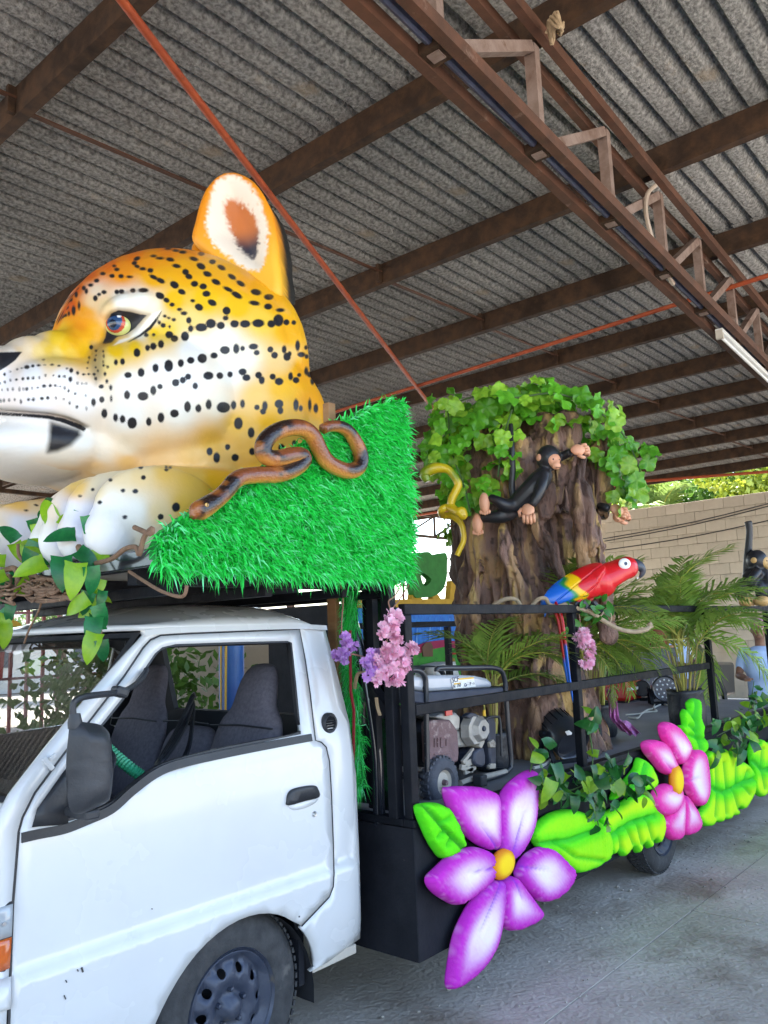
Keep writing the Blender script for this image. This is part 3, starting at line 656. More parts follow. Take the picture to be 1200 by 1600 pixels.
def side_panel(name, outer, holes, parent, m, thick=.018, out=0.0, step=.04):
    ex = []
    if step >= .04:
        O_ = np.array(outer); X_ = np.arange(O_[:, 0].min(), O_[:, 0].max(), .03)
        for zz_ in (.705, .722, .74, .757, .775):
            Q = np.stack([X_, np.full(len(X_), zz_)], 1); ok = inpoly(Q, outer) & (segdist(Q, outer) > .012); ex += [tuple(q) for q in Q[ok]]
    V, F = cdt(outer, holes, step, ex)
    me = bpy.data.meshes.new(name); me.from_pydata([(x, sideY(z, x)-out, z) for x, z in V], [], F)
    bm = bmesh.new(); bm.from_mesh(me); bmesh.ops.recalc_face_normals(bm, faces=bm.faces)
    if sum(f.normal.y for f in bm.faces) > 0: bmesh.ops.reverse_faces(bm, faces=bm.faces)
    bm.to_mesh(me); bm.free()
    o = link(name, me, m, parent)
    s = o.modifiers.new('t', 'SOLIDIFY'); s.thickness = thick; s.offset = -1
    return o
def mirrorY(o, parent):      # far side copy of a near-side panel, reflected about the cab's centre line
    me = o.data.copy(); c = coords(me); base = wloc(o); c[:, 1] = 2*(TC-base[1]) - c[:, 1]; setco(me, c); me.flip_normals()
    p = bpy.data.objects.new(o.name.split('.')[0], me); COL.objects.link(p); p.parent = parent; p.location = o.location; LOC[p.name] = base
    for m_ in o.modifiers:
        s = p.modifiers.new('t', 'SOLIDIFY'); s.thickness = m_.thickness; s.offset = m_.offset
    return p
# door outline (photo pixels on the cab's side), clockwise from the front lower end
seam = [(16, 1600), (18, 1519), (22, 1411), (27, 1350), (31, 1300), (37, 1278), (56, 1240), (102, 1178), (148, 1119), (195, 1058), (225, 1013), (236, 1001), (252, 994), (300, 991), (400, 987), (468, 984),
        (476, 1030), (484, 1085), (492, 1157), (502, 1161), (509, 1168), (514, 1190), (517, 1240), (520, 1320), (521, 1365), (520, 1385), (514, 1401), (492, 1424), (471, 1446)]
seamW = [spx(p) for p in seam]
arcC = (2.125, .262); arcR = .415
def arcpt(a, r=arcR): return (arcC[0]+r*math.cos(R(a)), arcC[1]+r*math.sin(R(a)))
endp = seamW[-1]; a_end = math.degrees(math.atan2(endp[1]-arcC[1], endp[0]-arcC[0]))
arch_pts = [arcpt(a) for a in np.linspace(a_end, 192, 22)]
door_outer = seamW + arch_pts[1:] + [(1.66, .18), (1.25, .19)]
winpx = [(50, 1293), (58, 1264), (102, 1202), (150, 1142), (190, 1092), (225, 1046), (242, 1021), (254, 1011), (275, 1006), (360, 1003), (450, 1001), (457, 1004), (463, 1060), (469, 1120), (471, 1147), (400, 1162), (344, 1174), (272, 1192), (238, 1208), (200, 1238), (176, 1258), (132, 1277), (90, 1288)]
win = [spx(p) for p in winpx]
door = bpy.data.objects.new('door', None); COL.objects.link(door); door.parent = truck; door.location = (0, 0, 0); LOC[door.name] = wloc(truck)
side_panel('door_skin', door_outer, [win], door, m_paint, .022, 0)
# body side: everything of the side that is not the door
def offs(poly, d):
    out = []; k = len(poly)
    for i in range(k):
        a = np.array(poly[max(i-1, 0)]); b = np.array(poly[min(i+1, k-1)]); t = _n(b-a); out.append(tuple(np.array(poly[i])+np.array([-t[1], t[0]])*d))
    return out
seamO = offs(seamW, .0075)
seamO[0] = (seamO[0][0]-.004, seamO[0][1])
rear_edge = [spx(p) for p in ((564, 1466), (562, 1350), (556, 1205), (546, 1130), (525, 1045), (508, 982))]
a_end2 = math.degrees(math.atan2(seamO[-1][1]-arcC[1], seamO[-1][0]-arcC[0])); 
arch_r = [arcpt(a) for a in np.linspace(a_end2, 14, 8)]
top_edge = [spx(p) for p in ((470, 979), (350, 982), (260, 986), (226, 989))]
front_edge = [spx(p) for p in ((175, 1045), (127, 1101), (70, 1170), (16, 1240))]
fx = [(1.16, 1.17), (1.075, 1.12), (1.03, 1.0), (1.0, .8), (.985, .5), (.985, .2), (1.2, .19)]
body_poly = list(reversed(seamO)) and (seamO + arch_r + [(2.50, .355), (2.60, .362), (2.83, .385)] + rear_edge + top_edge + front_edge + fx)
bs = side_panel('cab_side', body_poly, [], truck, m_paint, .02, 0, .045)
mirrorY(bs, truck)
far_outer = [q for q in seamO if True] ; V_, F_ = cdt(door_outer, [win], .06)
fd = bpy.data.objects.new('door', None); COL.objects.link(fd); fd.parent = truck; LOC[fd.name] = wloc(truck)
d2 = side_panel('door_skin', door_outer, [win], fd, m_paint, .022, 0, .06); 
m2 = d2.data; c_ = coords(m2); c_[:, 1] = 2*(TC-wloc(d2)[1])-c_[:, 1]; setco(m2, c_); m2.flip_normals()
# dark trim inside the far door and pillars
V_, F_ = cdt(door_outer, [win], .08); bb = MB(); bb.add([(x, 2*TC-sideY(z, x)-.03, z) for x, z in V_], F_); bb.build('door_card', m_dark, fd)
V_, F_ = cdt(body_poly, [], .10); bb = MB(); bb.add([(x, 2*TC-sideY(z, x)-.026, z) for x, z in V_], F_); bb.build('side_trim', m_dark, truck)
sub('front_bulkhead', m_dark, truck, lambda b: b.box(1.10, 1.13, 2.8, 4.1, .4, 1.19))
# dark liner behind the seams, round the wheel arch
def strip(name, pl, w, out, parent, m, closed=False, thick=.012):
    """a moulding lying on the cab's side along a polyline"""
    b = MB(); pts = [(x, sideY(z, x)-out, z) for x, z in pl]; k = len(pl); up = []; lo = []
    for i in range(k):
        a = np.array(pl[(i-1) % k if closed else max(i-1, 0)]); c = np.array(pl[(i+1) % k if closed else min(i+1, k-1)]); t = _n(c-a); nn = np.array([-t[1], t[0]])
        up.append(np.array(pl[i])+nn*w/2); lo.append(np.array(pl[i])-nn*w/2)
    v = [(q[0], sideY(q[1], q[0])-out, q[1]) for q in up]+[(q[0], sideY(q[1], q[0])-out, q[1]) for q in lo]
    v += [(x, y+thick, z) for x, y, z in v]
    n = k if closed else k-1; f = []
    for i in range(n):
        j = (i+1) % k; f += [(i, j, k+j, k+i), (2*k+j, 2*k+i, 3*k+i, 3*k+j), (j, i, 2*k+i, 2*k+j), (k+i, k+j, 3*k+j, 3*k+i)]
    if not closed: f += [(0, k, 3*k, 2*k), (2*k-1, k-1, 3*k-1, 4*k-1)]
    b.add(v, f); return b.build(name, m, parent, smooth=True)
strip('seam_liner', [p for p in seamW], .06, -.034, truck, m_seal)
strip('door_gap', offs(seamW, .0035)[4:], .0052, .0012, truck, m_seal, thick=.004); strip('door_gap', offs(seamW, .0035)[:5], .007, .0012, truck, m_seal, thick=.004)
belt = [(spx(p)) for p in ((33, 1309), (60, 1303), (100, 1295), (134, 1282), (174, 1264), (206, 1236), (242, 1209), (278, 1194), (344, 1179), (410, 1166), (486, 1152))]
strip('belt_moulding', catmull(belt, 4, False), .030, .007, door, m_plastic, thick=.02)
win_c = catmull(win, 3)
strip('window_seal', win_c, .020, -.004, door, m_seal, True, .02)
sail = [spx(p) for p in ((50, 1292), (58, 1264), (102, 1203), (106, 1210), (106, 1286), (90, 1289))]
side_panel('mirror_sail', sail, [], door, m_plastic, .012, .004, .03)
# handle, lock, vent
hb = [spx(p) for p in ((447, 1252), (449, 1240), (456, 1233), (470, 1229), (488, 1227), (494, 1232), (496, 1245), (474, 1251), (449, 1258))]
side_panel('handle', catmull(hb, 3), [], door, m_plastic, .02, .012, .03)
hb2 = [spx(p) for p in ((451, 1256), (494, 1246), (493, 1254), (478, 1262), (458, 1266))]
side_panel('handle_recess', catmull(hb2, 3), [], door, m_paint, .01, .0015, .03)
lk = PF(491, 1272, sideY); sub('lock', m_chrome, door, lambda b: [b.lathe([(.0001, -.008), (.008, -.009), (.012, -.004), (.013, .004)], lk, (0, 1, 0), 16), b.obox(lk-np.array([0, .009, 0]), (.003, .002, .010))], smooth=True)
vc = PF(514, 1130, sideY); 
vent = sub('vent_surround', m_plastic, truck, lambda b: b.lathe([(.030, -.002), (.031, -.014), (.038, -.016), (.046, -.006), (.046, .01)], vc, (0, 1, 0), 28), smooth=True)
vent.scale = (1, 1, 1)
for k in range(6): sub('vent_slat', m_seal, vent, lambda b: b.obox(vc+np.array([0, -.006, -.026+.0105*k]), (2*math.sqrt(max(.0001, .0305**2-(-.026+.0105*k)**2)), .010, .004), Matrix.Rotation(.5, 3, 'X')))
sub('vent_back', m_seal, truck, lambda b: b.lathe([(.0001, .004), (.031, .004), (.031, .012)], vc, (0, 1, 0), 20))
# small chips in the paint, hinge bracket on the pillar
for (cx, cy, w, h, r) in ((128, 1515, 3.5, 9, -20), (121, 1516, 2, 4, -30), (103, 1533, 1.6, 5, -25), (101, 1558, 1.6, 8, -25), (237, 1420, 3, 1.6, 20), (467, 1432, 3, 3, 0)):
    p = PF(cx, cy, sideY); sub('paint_chip', m_seal, truck, lambda b: b.obox(p-np.array([0, .0025, 0]), (w*.0014, .003, h*.0018), Matrix.Rotation(R(r), 3, 'Y')))
hp = PF(74, 1193, sideY)
sub('pillar_bracket', m_paint, truck, lambda b: [b.obox(hp-np.array([0, .006, 0]), (.016, .014, .05), Matrix.Rotation(R(-38), 3, 'Y')), b.obox(hp+np.array([.012, -.012, .02]), (.022, .012, .014), Matrix.Rotation(R(-38), 3, 'Y'))], bevel=.003)
# roof: crowned skin from gutter to gutter
gut = [spx(p) for p in ((508, 981), (470, 979), (410, 980), (350, 982), (290, 984), (240, 987), (224, 989))]
tops = []
NX, NY = 16, 18
def roof_pt(u, v):
    # u along the cab front->rear, v across
    x0 = 1.755-.16*(1-(2*v-1)**2); x1 = 2.70
    x = x0+(x1-x0)*u
    ye = sideY(1.77, max(x, 1.3)); y = ye+(2*(TC-ye))*v
    e = (1-abs(2*v-1)**3.2)
    zz = 1.768 + .105*e*smooth01(u, -.02, .55)**.7*(1-.25*smooth01(u, .85, 1.0)) - .03*smooth01(u, .9, 1.0)
    return (x, y, zz+.004)
b = MB(); b.add([roof_pt(i/NX, j/NY) for i in range(NX+1) for j in range(NY+1)], [(i*(NY+1)+j, i*(NY+1)+j+1, (i+1)*(NY+1)+j+1, (i+1)*(NY+1)+j) for i in range(NX) for j in range(NY)])
rf = b.build('cab_roof', m_paint, truck, smooth='all'); s = rf.modifiers.new('t', 'SOLIDIFY'); s.thickness = .02; s.offset = 1
strip('rain_gutter', list(reversed(gut)), .022, .012, truck, m_paint, thick=.03)
# windscreen: raked, bowed
def ws_pt(u, v, off=0):
    # u 0 bottom..1 top, v 0 near..1 far
    xb, zb = 1.285, 1.235; xt, zt = 1.765, 1.762
    y0b, y0t = sideY(1.23, 1.3)+.028, sideY(1.76, 1.8)+.012
    y0 = y0b+(y0t-y0b)*u; y = y0+(2*(TC-y0))*v; bow = (.20-.04*u)*(1-abs(2*v-1)**2.2)
    return (xb+(xt-xb)*u-bow-off, y, zb+(zt-zb)*u+off*.8)
NU, NV = 10, 20
def ws_mesh(u0, u1, v0, v1, off, nu=NU, nv=NV):
    b = MB(); b.add([ws_pt(u0+(u1-u0)*i/nu, v0+(v1-v0)*j/nv, off) for i in range(nu+1) for j in range(nv+1)], [(i*(nv+1)+j, i*(nv+1)+j+1, (i+1)*(nv+1)+j+1, (i+1)*(nv+1)+j) for i in range(nu) for j in range(nv)]); return b
ws_mesh(0, 1, 0, 1, 0).build('windscreen', m_glass, truck, smooth='all')
for (a, b_, c, d) in ((.965, 1.0, 0, 1), (0, .03, 0, 1), (0, 1, 0, .018), (0, 1, .982, 1)):
    o = ws_mesh(a, b_, c, d, .004).build('windscreen_seal', m_seal, truck, smooth='all')
# front face below the windscreen with lamp
def front_pt(u, v):
    z = .20+(1.235-.20)*u; ye = sideY(z, 1.05); y = ye+(2*(TC-ye))*v
    xb = 1.285-.20*(1-abs(2*v-1)**2.2) if u > .9 else None
    x = 1.02-.20*(1-abs(2*v-1)**2.6); 
    t = smooth01(u, .72, 1.0); x = x*(1-t)+(1.285-.2*(1-abs(2*v-1)**2.2))*t
    return (x, y, z)
b = MB(); b.add([front_pt(i/14, j/20) for i in range(15) for j in range(21)], [(i*21+j, i*21+j+1, (i+1)*21+j+1, (i+1)*21+j) for i in range(14) for j in range(20)]); b.build('front_panel', m_paint, truck, smooth='all')
lampo = [spx(p) for p in ((2, 1420), (20, 1411), (17, 1465), (0, 1470))]
hl = side_panel('headlight', [spx(p) for p in ((-22, 1424), (19, 1412), (17, 1462), (-22, 1474))], [], truck, m_clear, .03, .006, .03)
side_panel('amber_indicator', [spx(p) for p in ((-22, 1476), (17, 1464), (14, 1512), (-22, 1526))], [], hl, m_amber, .03, .006, .03)
side_panel('lamp_gap', [spx(p) for p in ((-24, 1420), (21, 1407), (16, 1518), (-24, 1530))], [], hl, m_seal, .01, .001, .03)
side_panel('bumper_corner', [spx(p) for p in ((-24, 1535), (15, 1524), (14, 1575), (-24, 1586))], [], truck, m_paint, .03, .012, .03)
bp = PF(4, 1443, sideY); sub('lamp_bolt', m_chrome, hl, lambda b: b.lathe([(.0001, -.012), (.006, -.012), (.006, 0)], bp, (0, 1, 0), 10))
# rear wall of the cab with its window
ry0, ry1 = 2.72, 4.18
def rear_wall():
    O = [(ry0-.06, .4), (ry1+.06, .4), (ry1+.06, 1.25), (ry1-.02, 1.76), (ry0+.02, 1.76), (ry0-.06, 1.25)]; H = [(2.93, 1.36), (3.95, 1.36), (3.95, 1.70), (2.93, 1.70)]
    V, F = cdt(O, [H], .2); b = MB(); b.add([(2.70+.11*(1-smooth01(z, 1.2, 1.8)), y, z) for y, z in V], F); return b
o = rear_wall().build('cab_rear_wall', m_dark, truck); s = o.modifiers.new('t', 'SOLIDIFY'); s.thickness = .03
def seat(y, w, top, x0, parent, head=True):
    b = MB()
    L = Vector((.30, 0, 1)).normalized()
    base = Vector((x0, y, .93))
    def sl(h, hw, th, dx=0): p = base+L*h+Vector((dx, 0, 0)); return [p+Vector((-th, -hw, 0)), p+Vector((-th*1.15, 0, .0)), p+Vector((-th, hw, 0)), p+Vector((th*.6, hw*1.02, 0)), p+Vector((th*.7, 0, 0)), p+Vector((th*.6, -hw*1.02, 0))]
    prof = [(0, .9, .07), (.12, 1.0, .075), (.30, .98, .07), (.42, .88, .065), (.46, .78, .06)] if head else [(0, .95, .07), (.15, 1, .075), (.30, .96, .07), (.37, .85, .06), (.40, .55, .03)]
    if head: prof += [(.50, .56, .06), (.56, .52, .065), (top-.08, .47, .06), (top-.02, .36, .045), (top, .16, .02)]
    rings = [sl(h, w/2*k, t) for h, k, t in prof]; v = [q for r_ in rings for q in r_]; n = 6; k = len(rings)
    f = [(i*n+j, i*n+(j+1) % n, (i+1)*n+(j+1) % n, (i+1)*n+j) for i in range(k-1) for j in range(n)]+[tuple(range(n-1, -1, -1)), tuple((k-1)*n+j for j in range(n))]
    b.add(v, f); o = b.build('seat_back', m_cloth, parent, smooth='all'); s = o.modifiers.new('s', 'SUBSURF'); s.levels = 2; s.render_levels = 2
    c = MB(); c.box(x0-.48, x0+.04, y-w/2, y+w/2, .80, .94); o2 = c.build('seat_cushion', m_cloth, parent, smooth=True, bevel=.04, seg=3)
    # stitched seam across the back
    p = base+L*.43; sub('seat_piping', m_dark, parent, lambda b: b.tube([p+Vector((-.075, -w*.44, -.01)), p+Vector((-.083, 0, 0)), p+Vector((-.075, w*.44, -.01))], .004, 5))
for (y, w, top, x0, hd) in ((2.995, .50, .71, 2.40, True), (3.44, .42, .4, 2.42, False), (3.87, .48, .71, 2.40, True)):
    st = bpy.data.objects.new('seat', None); COL.objects.link(st); st.parent = truck; st.location = Vector((x0, y, .8))-Vector(wloc(truck)); LOC[st.name] = np.array([x0, y, .8]); seat(y, w, top, x0, st, hd)
sub('dashboard', m_dark, truck, lambda b: [b.box(1.14, 1.58, 2.74, 4.16, .9, 1.215)], bevel=.05)
sub('cab_floor', m_dark, truck, lambda b: b.box(1.1, 2.72, 2.70, 4.2, .72, .79))
sub('steering_wheel', m_plastic, truck, lambda b: [b.tube([Vector((1.63, 3.02, 1.20))+Matrix.Rotation(R(-35), 3, 'Y') @ Vector((.19*math.cos(a), .19*math.sin(a), 0)) for a in np.linspace(0, 2*math.pi, 25)], .014, 8), b.tube([(1.63, 3.02, 1.20), (1.5, 3.02, 1.0)], .03, 8)], smooth=True)
sub('roof_lining', m_dark, truck, lambda b: b.box(1.80, 2.66, 2.78, 4.12, 1.745, 1.757))
# wheels
def wheel(x, yo, sgn, parent, R0=.325, w=.19):
    wt = bpy.data.objects.new('wheel', None); COL.objects.link(wt); wt.parent = parent; wt.location = Vector((x, yo, R0))-Vector(wloc(parent)); LOC[wt.name] = np.array([x, yo, R0])
    c = (x, yo, R0-.004); ax = (0, sgn, 0)
    g0 = R0-.326
    prof = [(.198, .015), (.205, .002), (.24, -.006), (.28, -.002), (.302, .012), (.316, .028), (.3245, .045), (.326, .07), (.326, w-.07), (.322, w-.04), (.30, w-.01), (.24, w), (.20, w-.02)]
    prof = [(r_+g0*smooth01(r_, .2, .32), h_) for r_, h_ in prof]
    sub('tyre', m_rubber, wt, lambda b: b.lathe(prof, c, ax, 56), smooth=True)
    tread = MB()
    for k in range(64):
        a = 2*math.pi*k/64
        for (h0, h1, sh) in ((.022, .06, 0), (.065, .095, .05), (.10, .13, 0)):
            rot = Matrix.Rotation(a+sh, 3, 'Y'); q = Vector(c)+rot @ Vector((g0+(.327 if h0 > .03 else .322), 0, 0))+Vector((0, sgn*(h0+h1)/2, 0)); tread.obox(q, (.010, h1-h0, .021), rot)
    tread.build('tread', m_rubber, wt)
    n = 40; O = [(.196*math.cos(2*math.pi*k/n), .196*math.sin(2*math.pi*k/n)) for k in range(n)]
    H = [[(.132*math.cos(2*math.pi*h/10)+.0165*math.cos(g_), .132*math.sin(2*math.pi*h/10)+.0165*math.sin(g_)) for g_ in np.linspace(0, 2*math.pi, 12, endpoint=False)] for h in range(10)]
    V, F = cdt(O, H, .022); b = MB()
    def dz(r): return .008 if r > .19 else (.045 if r > .165 else (.045-.03*smooth01(r, .165, .12) if r > .09 else .015+.02*(1-smooth01(r, .06, .09))-.045*(1-smooth01(r, .03, .05))))
    b.add([(x+p[0], yo+sgn*float(dz(np.hypot(*p))), R0-.004+p[1]) for p in V], F); o = b.build('rim', m_rim, wt, smooth='all'); s = o.modifiers.new('t', 'SOLIDIFY'); s.thickness = .006; s.offset = -1 if sgn > 0 else 1
    sub('rim_edge', m_rim, wt, lambda b: b.lathe([(.196, .008), (.205, -.004), (.208, .004), (.198, .03), (.185, .05), (.185, .12)], c, ax, 48), smooth=True)
    for k in range(5):
        a = 2*math.pi*k/5+.3; q = Vector(c)+Vector((.062*math.cos(a), sgn*.02, .062*math.sin(a))); sub('wheel_nut', m_rim, wt, lambda b: b.lathe([(.0001, -.018), (.009, -.016), (.011, 0), (.011, .02)], q, ax, 6))
    sub('hub_well', m_dark, wt, lambda b: b.lathe([(.0001, .11), (.185, .11)], c, ax, 24))
wheel(2.115, 2.645, 1, truck, .35); wheel(2.115, 4.27, -1, truck, .35)
wheel(5.80, 2.47, 1, truck); wheel(5.80, 4.37, -1, truck)
sub('wheel_arch_liner', m_dark, truck, lambda b: b.add([(arcC[0]+(.41)*math.cos(a), y, arcC[1]+(.41)*math.sin(a)) for y in (2.64, 3.0) for a in np.linspace(-.1, math.pi+.1, 20)], [(i, i+1, 21+i, 20+i) for i in range(19)]), smooth=True)
sub('mud_flap', m_blackdull, truck, lambda b: b.box(2.47, 2.50, 2.66, 2.95, .30, .56))
sub('sill', m_ply, truck, lambda b: b.box(2.53, 2.80, 2.64, 2.70, .335, .375), bevel=.006)
sub('chassis', m_dark, truck, lambda b: [b.box(1.2, 9.0, 3.0, 3.12, .42, .62), b.box(1.2, 9.0, 3.78, 3.9, .42, .62), b.box(5.72, 5.88, 2.6, 4.3, .26, .40), b.box(1.98, 2.12, 2.8, 4.1, .26, .38)])
# mirror
MY = 2.42
mc = (PY(103, 1120, MY)+PY(176, 1275, MY))/2
mir = bpy.data.objects.new('mirror', None); COL.objects.link(mir); mir.parent = truck; mir.location = Vector(mc)-Vector(wloc(truck)); LOC[mir.name] = mc
mo = [PY(*p, MY) for p in ((108, 1135), (112, 1125), (130, 1128), (158, 1133), (172, 1150), (177, 1190), (175, 1230), (168, 1252), (150, 1262), (125, 1272), (108, 1262), (104, 1200))]
mo2 = [(p[0], p[2]) for p in mo]
V, F = cdt(catmull(mo2, 3), [], .02); k = len(V); dd_ = segdist(V, catmull(mo2, 3)); infl = .055*np.sqrt(np.clip(dd_/.05, 0, 1))
# housing with the three shallow creases of the photograph
cre = sum(.007*np.exp(-((V[:, 1]-zc-.25*(V[:, 0]-mc[0]))/.008)**2) for zc in (mc[2]+.055, mc[2]+.018, mc[2]-.02))
b = MB(); b.add([(x, MY-i_+c_, z) for (x, z), i_, c_ in zip(V, infl, cre)]+[(x, MY+.045*min(1, d/.02), z) for (x, z), d in zip(V, dd_)], [tuple(f) for f in F]+[tuple(q+k for q in reversed(f)) for f in F]); b.build('mirror_housing', m_plastic, mir, smooth='all')
arm = [PY(117, 1132, MY), PY(114, 1105, MY), PY(122, 1092, MY), PY(150, 1086, MY+.03), PY(185, 1082, MY+.10), PY(205, 1074, MY+.16), PY(222, 1060, MY+.22), PY(229, 1046, MY+.25)]
sub('mirror_arm', m_plastic, mir, lambda b: b.tube(catmull(arm, 5, False), .0105, 8), smooth=True)
q = PY(187, 1081, MY+.10); sub('arm_clamp', m_plastic, mir, lambda b: b.obox(q, (.05, .05, .035), Matrix.Rotation(.3, 3, 'Y')), bevel=.01)
q = PY(117, 1128, MY); sub('arm_collar', m_plastic, mir, lambda b: b.lathe([(.02, -.02), (.022, 0), (.016, .025)], q, (0, 0, 1), 12), smooth=True)
q = PY(128, 1270, MY+.09); sub('mirror_foot', m_plastic, mir, lambda b: b.obox(q, (.05, .14, .03)), bevel=.008)
# things lying in the cab
cl = [PY(305, 1088, 3.30), PY(300, 1095, 3.25), PY(285, 1130, 3.2), PY(262, 1172, 3.1), PY(245, 1200, 3.05), PY(252, 1192, 3.0), PY(270, 1170, 3.05), PY(290, 1135, 3.15), PY(303, 1100, 3.25), PY(298, 1160, 3.1), PY(288, 1190, 3.05)]
tag(sub('cable_coil', m_seal, None, lambda b: [b.tube([p+np.array([.012*j, .02*j, .006*j]) for p in catmull(cl, 5, False)], .007, 6) for j in range(3)], smooth=True), 'black cables slung over the middle seat of the cab', 'cable')
m_hose = mat('green_hose', (.05, .42, .20), (.03, .32, .15), 12, .4)
hs = [PY(168, 1170, 3.0), PY(186, 1186, 2.95), PY(206, 1202, 2.9), PY(224, 1215, 2.88), PY(236, 1226, 2.86)]
hh = catmull(hs, 10, False); tag(sub('ribbed_hose', m_hose, None, lambda b: b.tube(hh, [.020+(.005 if i % 2 else 0) for i in range(len(hh))], 10), smooth=False), 'green ribbed hose lying behind the open door window', 'hose')
# ------------------------------------------------------------------ the bed: skirt, deck, posts and rails
BX0, BX1, BY0, BY1 = 2.94, 9.3, 2.40, 4.55
sub('side_skirt', m_blackdull, truck, lambda b: [b.box(BX0, BX1, BY0, BY0+.03, .30, .862)], bevel=.004)
sub('front_skirt', m_blackdull, truck, lambda b: b.box(BX0-.002, BX0+.03, BY0+.002, BY1, .302, .86))
sub('far_skirt', m_blackdull, truck, lambda b: b.box(BX0+.04, BX1, BY1-.03, BY1+.001, .30, .86))
sub('bed_deck', m_deck, truck, lambda b: b.box(BX0+.04, BX1, BY0+.035, BY1-.035, .845, .885))
sub('deck_edge', m_black, truck, lambda b: [b.box(BX0-.012, BX1+.01, BY0-.012, BY0+.05, .866, .90), b.box(BX0-.012, BX0+.05, BY0+.052, BY1+.01, .866, .90)], bevel=.004)
def rail(p, q, w=.04, h=.05, name='rail'): return sub(name, m_black, truck, lambda b: b.bar(p, q, w, h), bevel=.004)
RZ, MZ = 1.835, 1.372
RYY = BY0+.02
rail((BX0, RYY, RZ), (BX1, RYY, RZ)); rail((BX0+.055, RYY, MZ), (6.85, RYY, MZ))
rail((BX0+.5, BY1-.03, 1.80), (BX1, BY1-.03, 1.80)); 
for x in (BX0+.026, 4.60, 6.93, 8.62): sub('post', m_black, truck, lambda b: b.box(x-.026, x+.026, RYY-.018, RYY+.030, .885, RZ-.026), bevel=.004)
for x in (3.6, 6.15, 8.6): sub('post', m_black, truck, lambda b: b.box(x-.026, x+.026, BY1-.055, BY1-.005, .885, 1.774), bevel=.004)
# headboard frame between cab and bed
sub('corner_post', m_black, truck, lambda b: b.box(BX0-.03, BX0+.022, RYY+.05, RYY+.10, .90, 2.1), bevel=.004)
pA = PY(626, 1116, 2.46); pB = PX(566, 1054, 2.98)
sub('brace', m_black, truck, lambda b: b.bar((BX0, RYY+.10, pA[2]), tuple(pB), .05, .06), bevel=.004)
m_glossblack = mat('glossy_black_tube', (.012, .014, .02), (.016, .018, .026), 5, .22, coat=.5)
arcp = [PX(510, 924, 2.96), PX(530, 928, 2.96), PX(543, 945, 2.96), PX(553, 975, 2.96), PX(566, 1030, 2.96), PX(580, 1110, 2.96), PX(590, 1190, 2.96), PX(592, 1290, 2.96)]
sub('arched_tube', m_glossblack, truck, lambda b: b.tube(catmull(arcp, 5, False), .024, 10), smooth=True)
for (px, pw, y) in ((604, 26, 3.02), (577, 14, 3.02)):
    a = PX(px-pw/2, 1100, y)[1]; c = PX(px+pw/2, 1100, y)[1]
    sub('headboard_panel', m_glossblack if px > 600 else m_black, truck, lambda b: b.box(y, y+.03, min(a, c), max(a, c), .9, 2.05), bevel=.006)
sub('headboard', m_blackdull, truck, lambda b: b.box(3.10, 3.13, 2.70, 4.5, .9, 1.28))
wp = PX(526, 1050, 2.93)
plank = tag(sub('wood_plank', m_wood, None, lambda b: b.box(2.905, 2.935, PX(533, 1050, 2.93)[1], PX(519, 1050, 2.93)[1], .90, 2.02), bevel=.004, origin=(2.92, 3.2, .9)), 'raw wooden plank standing upright behind the cab', 'plank')
m_redstrip = mat('red_strip', (.28, .02, .03), None, rough=.4)
sub('red_strip', m_redstrip, truck, lambda b: b.tube([PX(547, 985, 2.9), PX(548, 1080, 2.9), PX(553, 1110, 2.9), PX(552, 1200, 2.9)], .008, 6), smooth=True)
# platform over the cab
plat = thing('roof_platform', 'black tray platform carried over the cab roof', 'platform', (2.0, TC, 1.95))
PZ0 = 1.985
sub('tray_board', m_ply, plat, lambda b: b.box(1.64, 2.96, 2.42, 4.5, PZ0+.012, PZ0+.03))
sub('tray_edge', m_glossblack, plat, lambda b: [b.box(1.60, 2.97, 2.40, 2.417, PZ0-.002, PZ0+.055), b.box(1.58, 1.638, 2.38, 4.52, PZ0-.004, PZ0+.06)], bevel=.006)
for y in (2.62, 3.2, 3.8, 4.4): sub('joist', m_blackdull, plat, lambda b: b.box(1.65, 3.0, y-.03, y+.03, PZ0-.05, PZ0+.010))
for x in (1.75, 2.2, 2.65, 2.95): sub('cross_bar', m_black, plat, lambda b: b.box(x-.02, x+.02, 2.50, 4.45, PZ0-.092, PZ0-.052), bevel=.003)
for (x, y) in ((2.96, 2.62), (2.96, 4.4), (1.06, 4.45), (1.06, 2.5)):
    if x > 2: sub('leg', m_black, plat, lambda b: b.box(x-.02, x+.02, y-.02, y+.02, .9, PZ0-.052))
ofs = PX(539, 1000, 2.9)
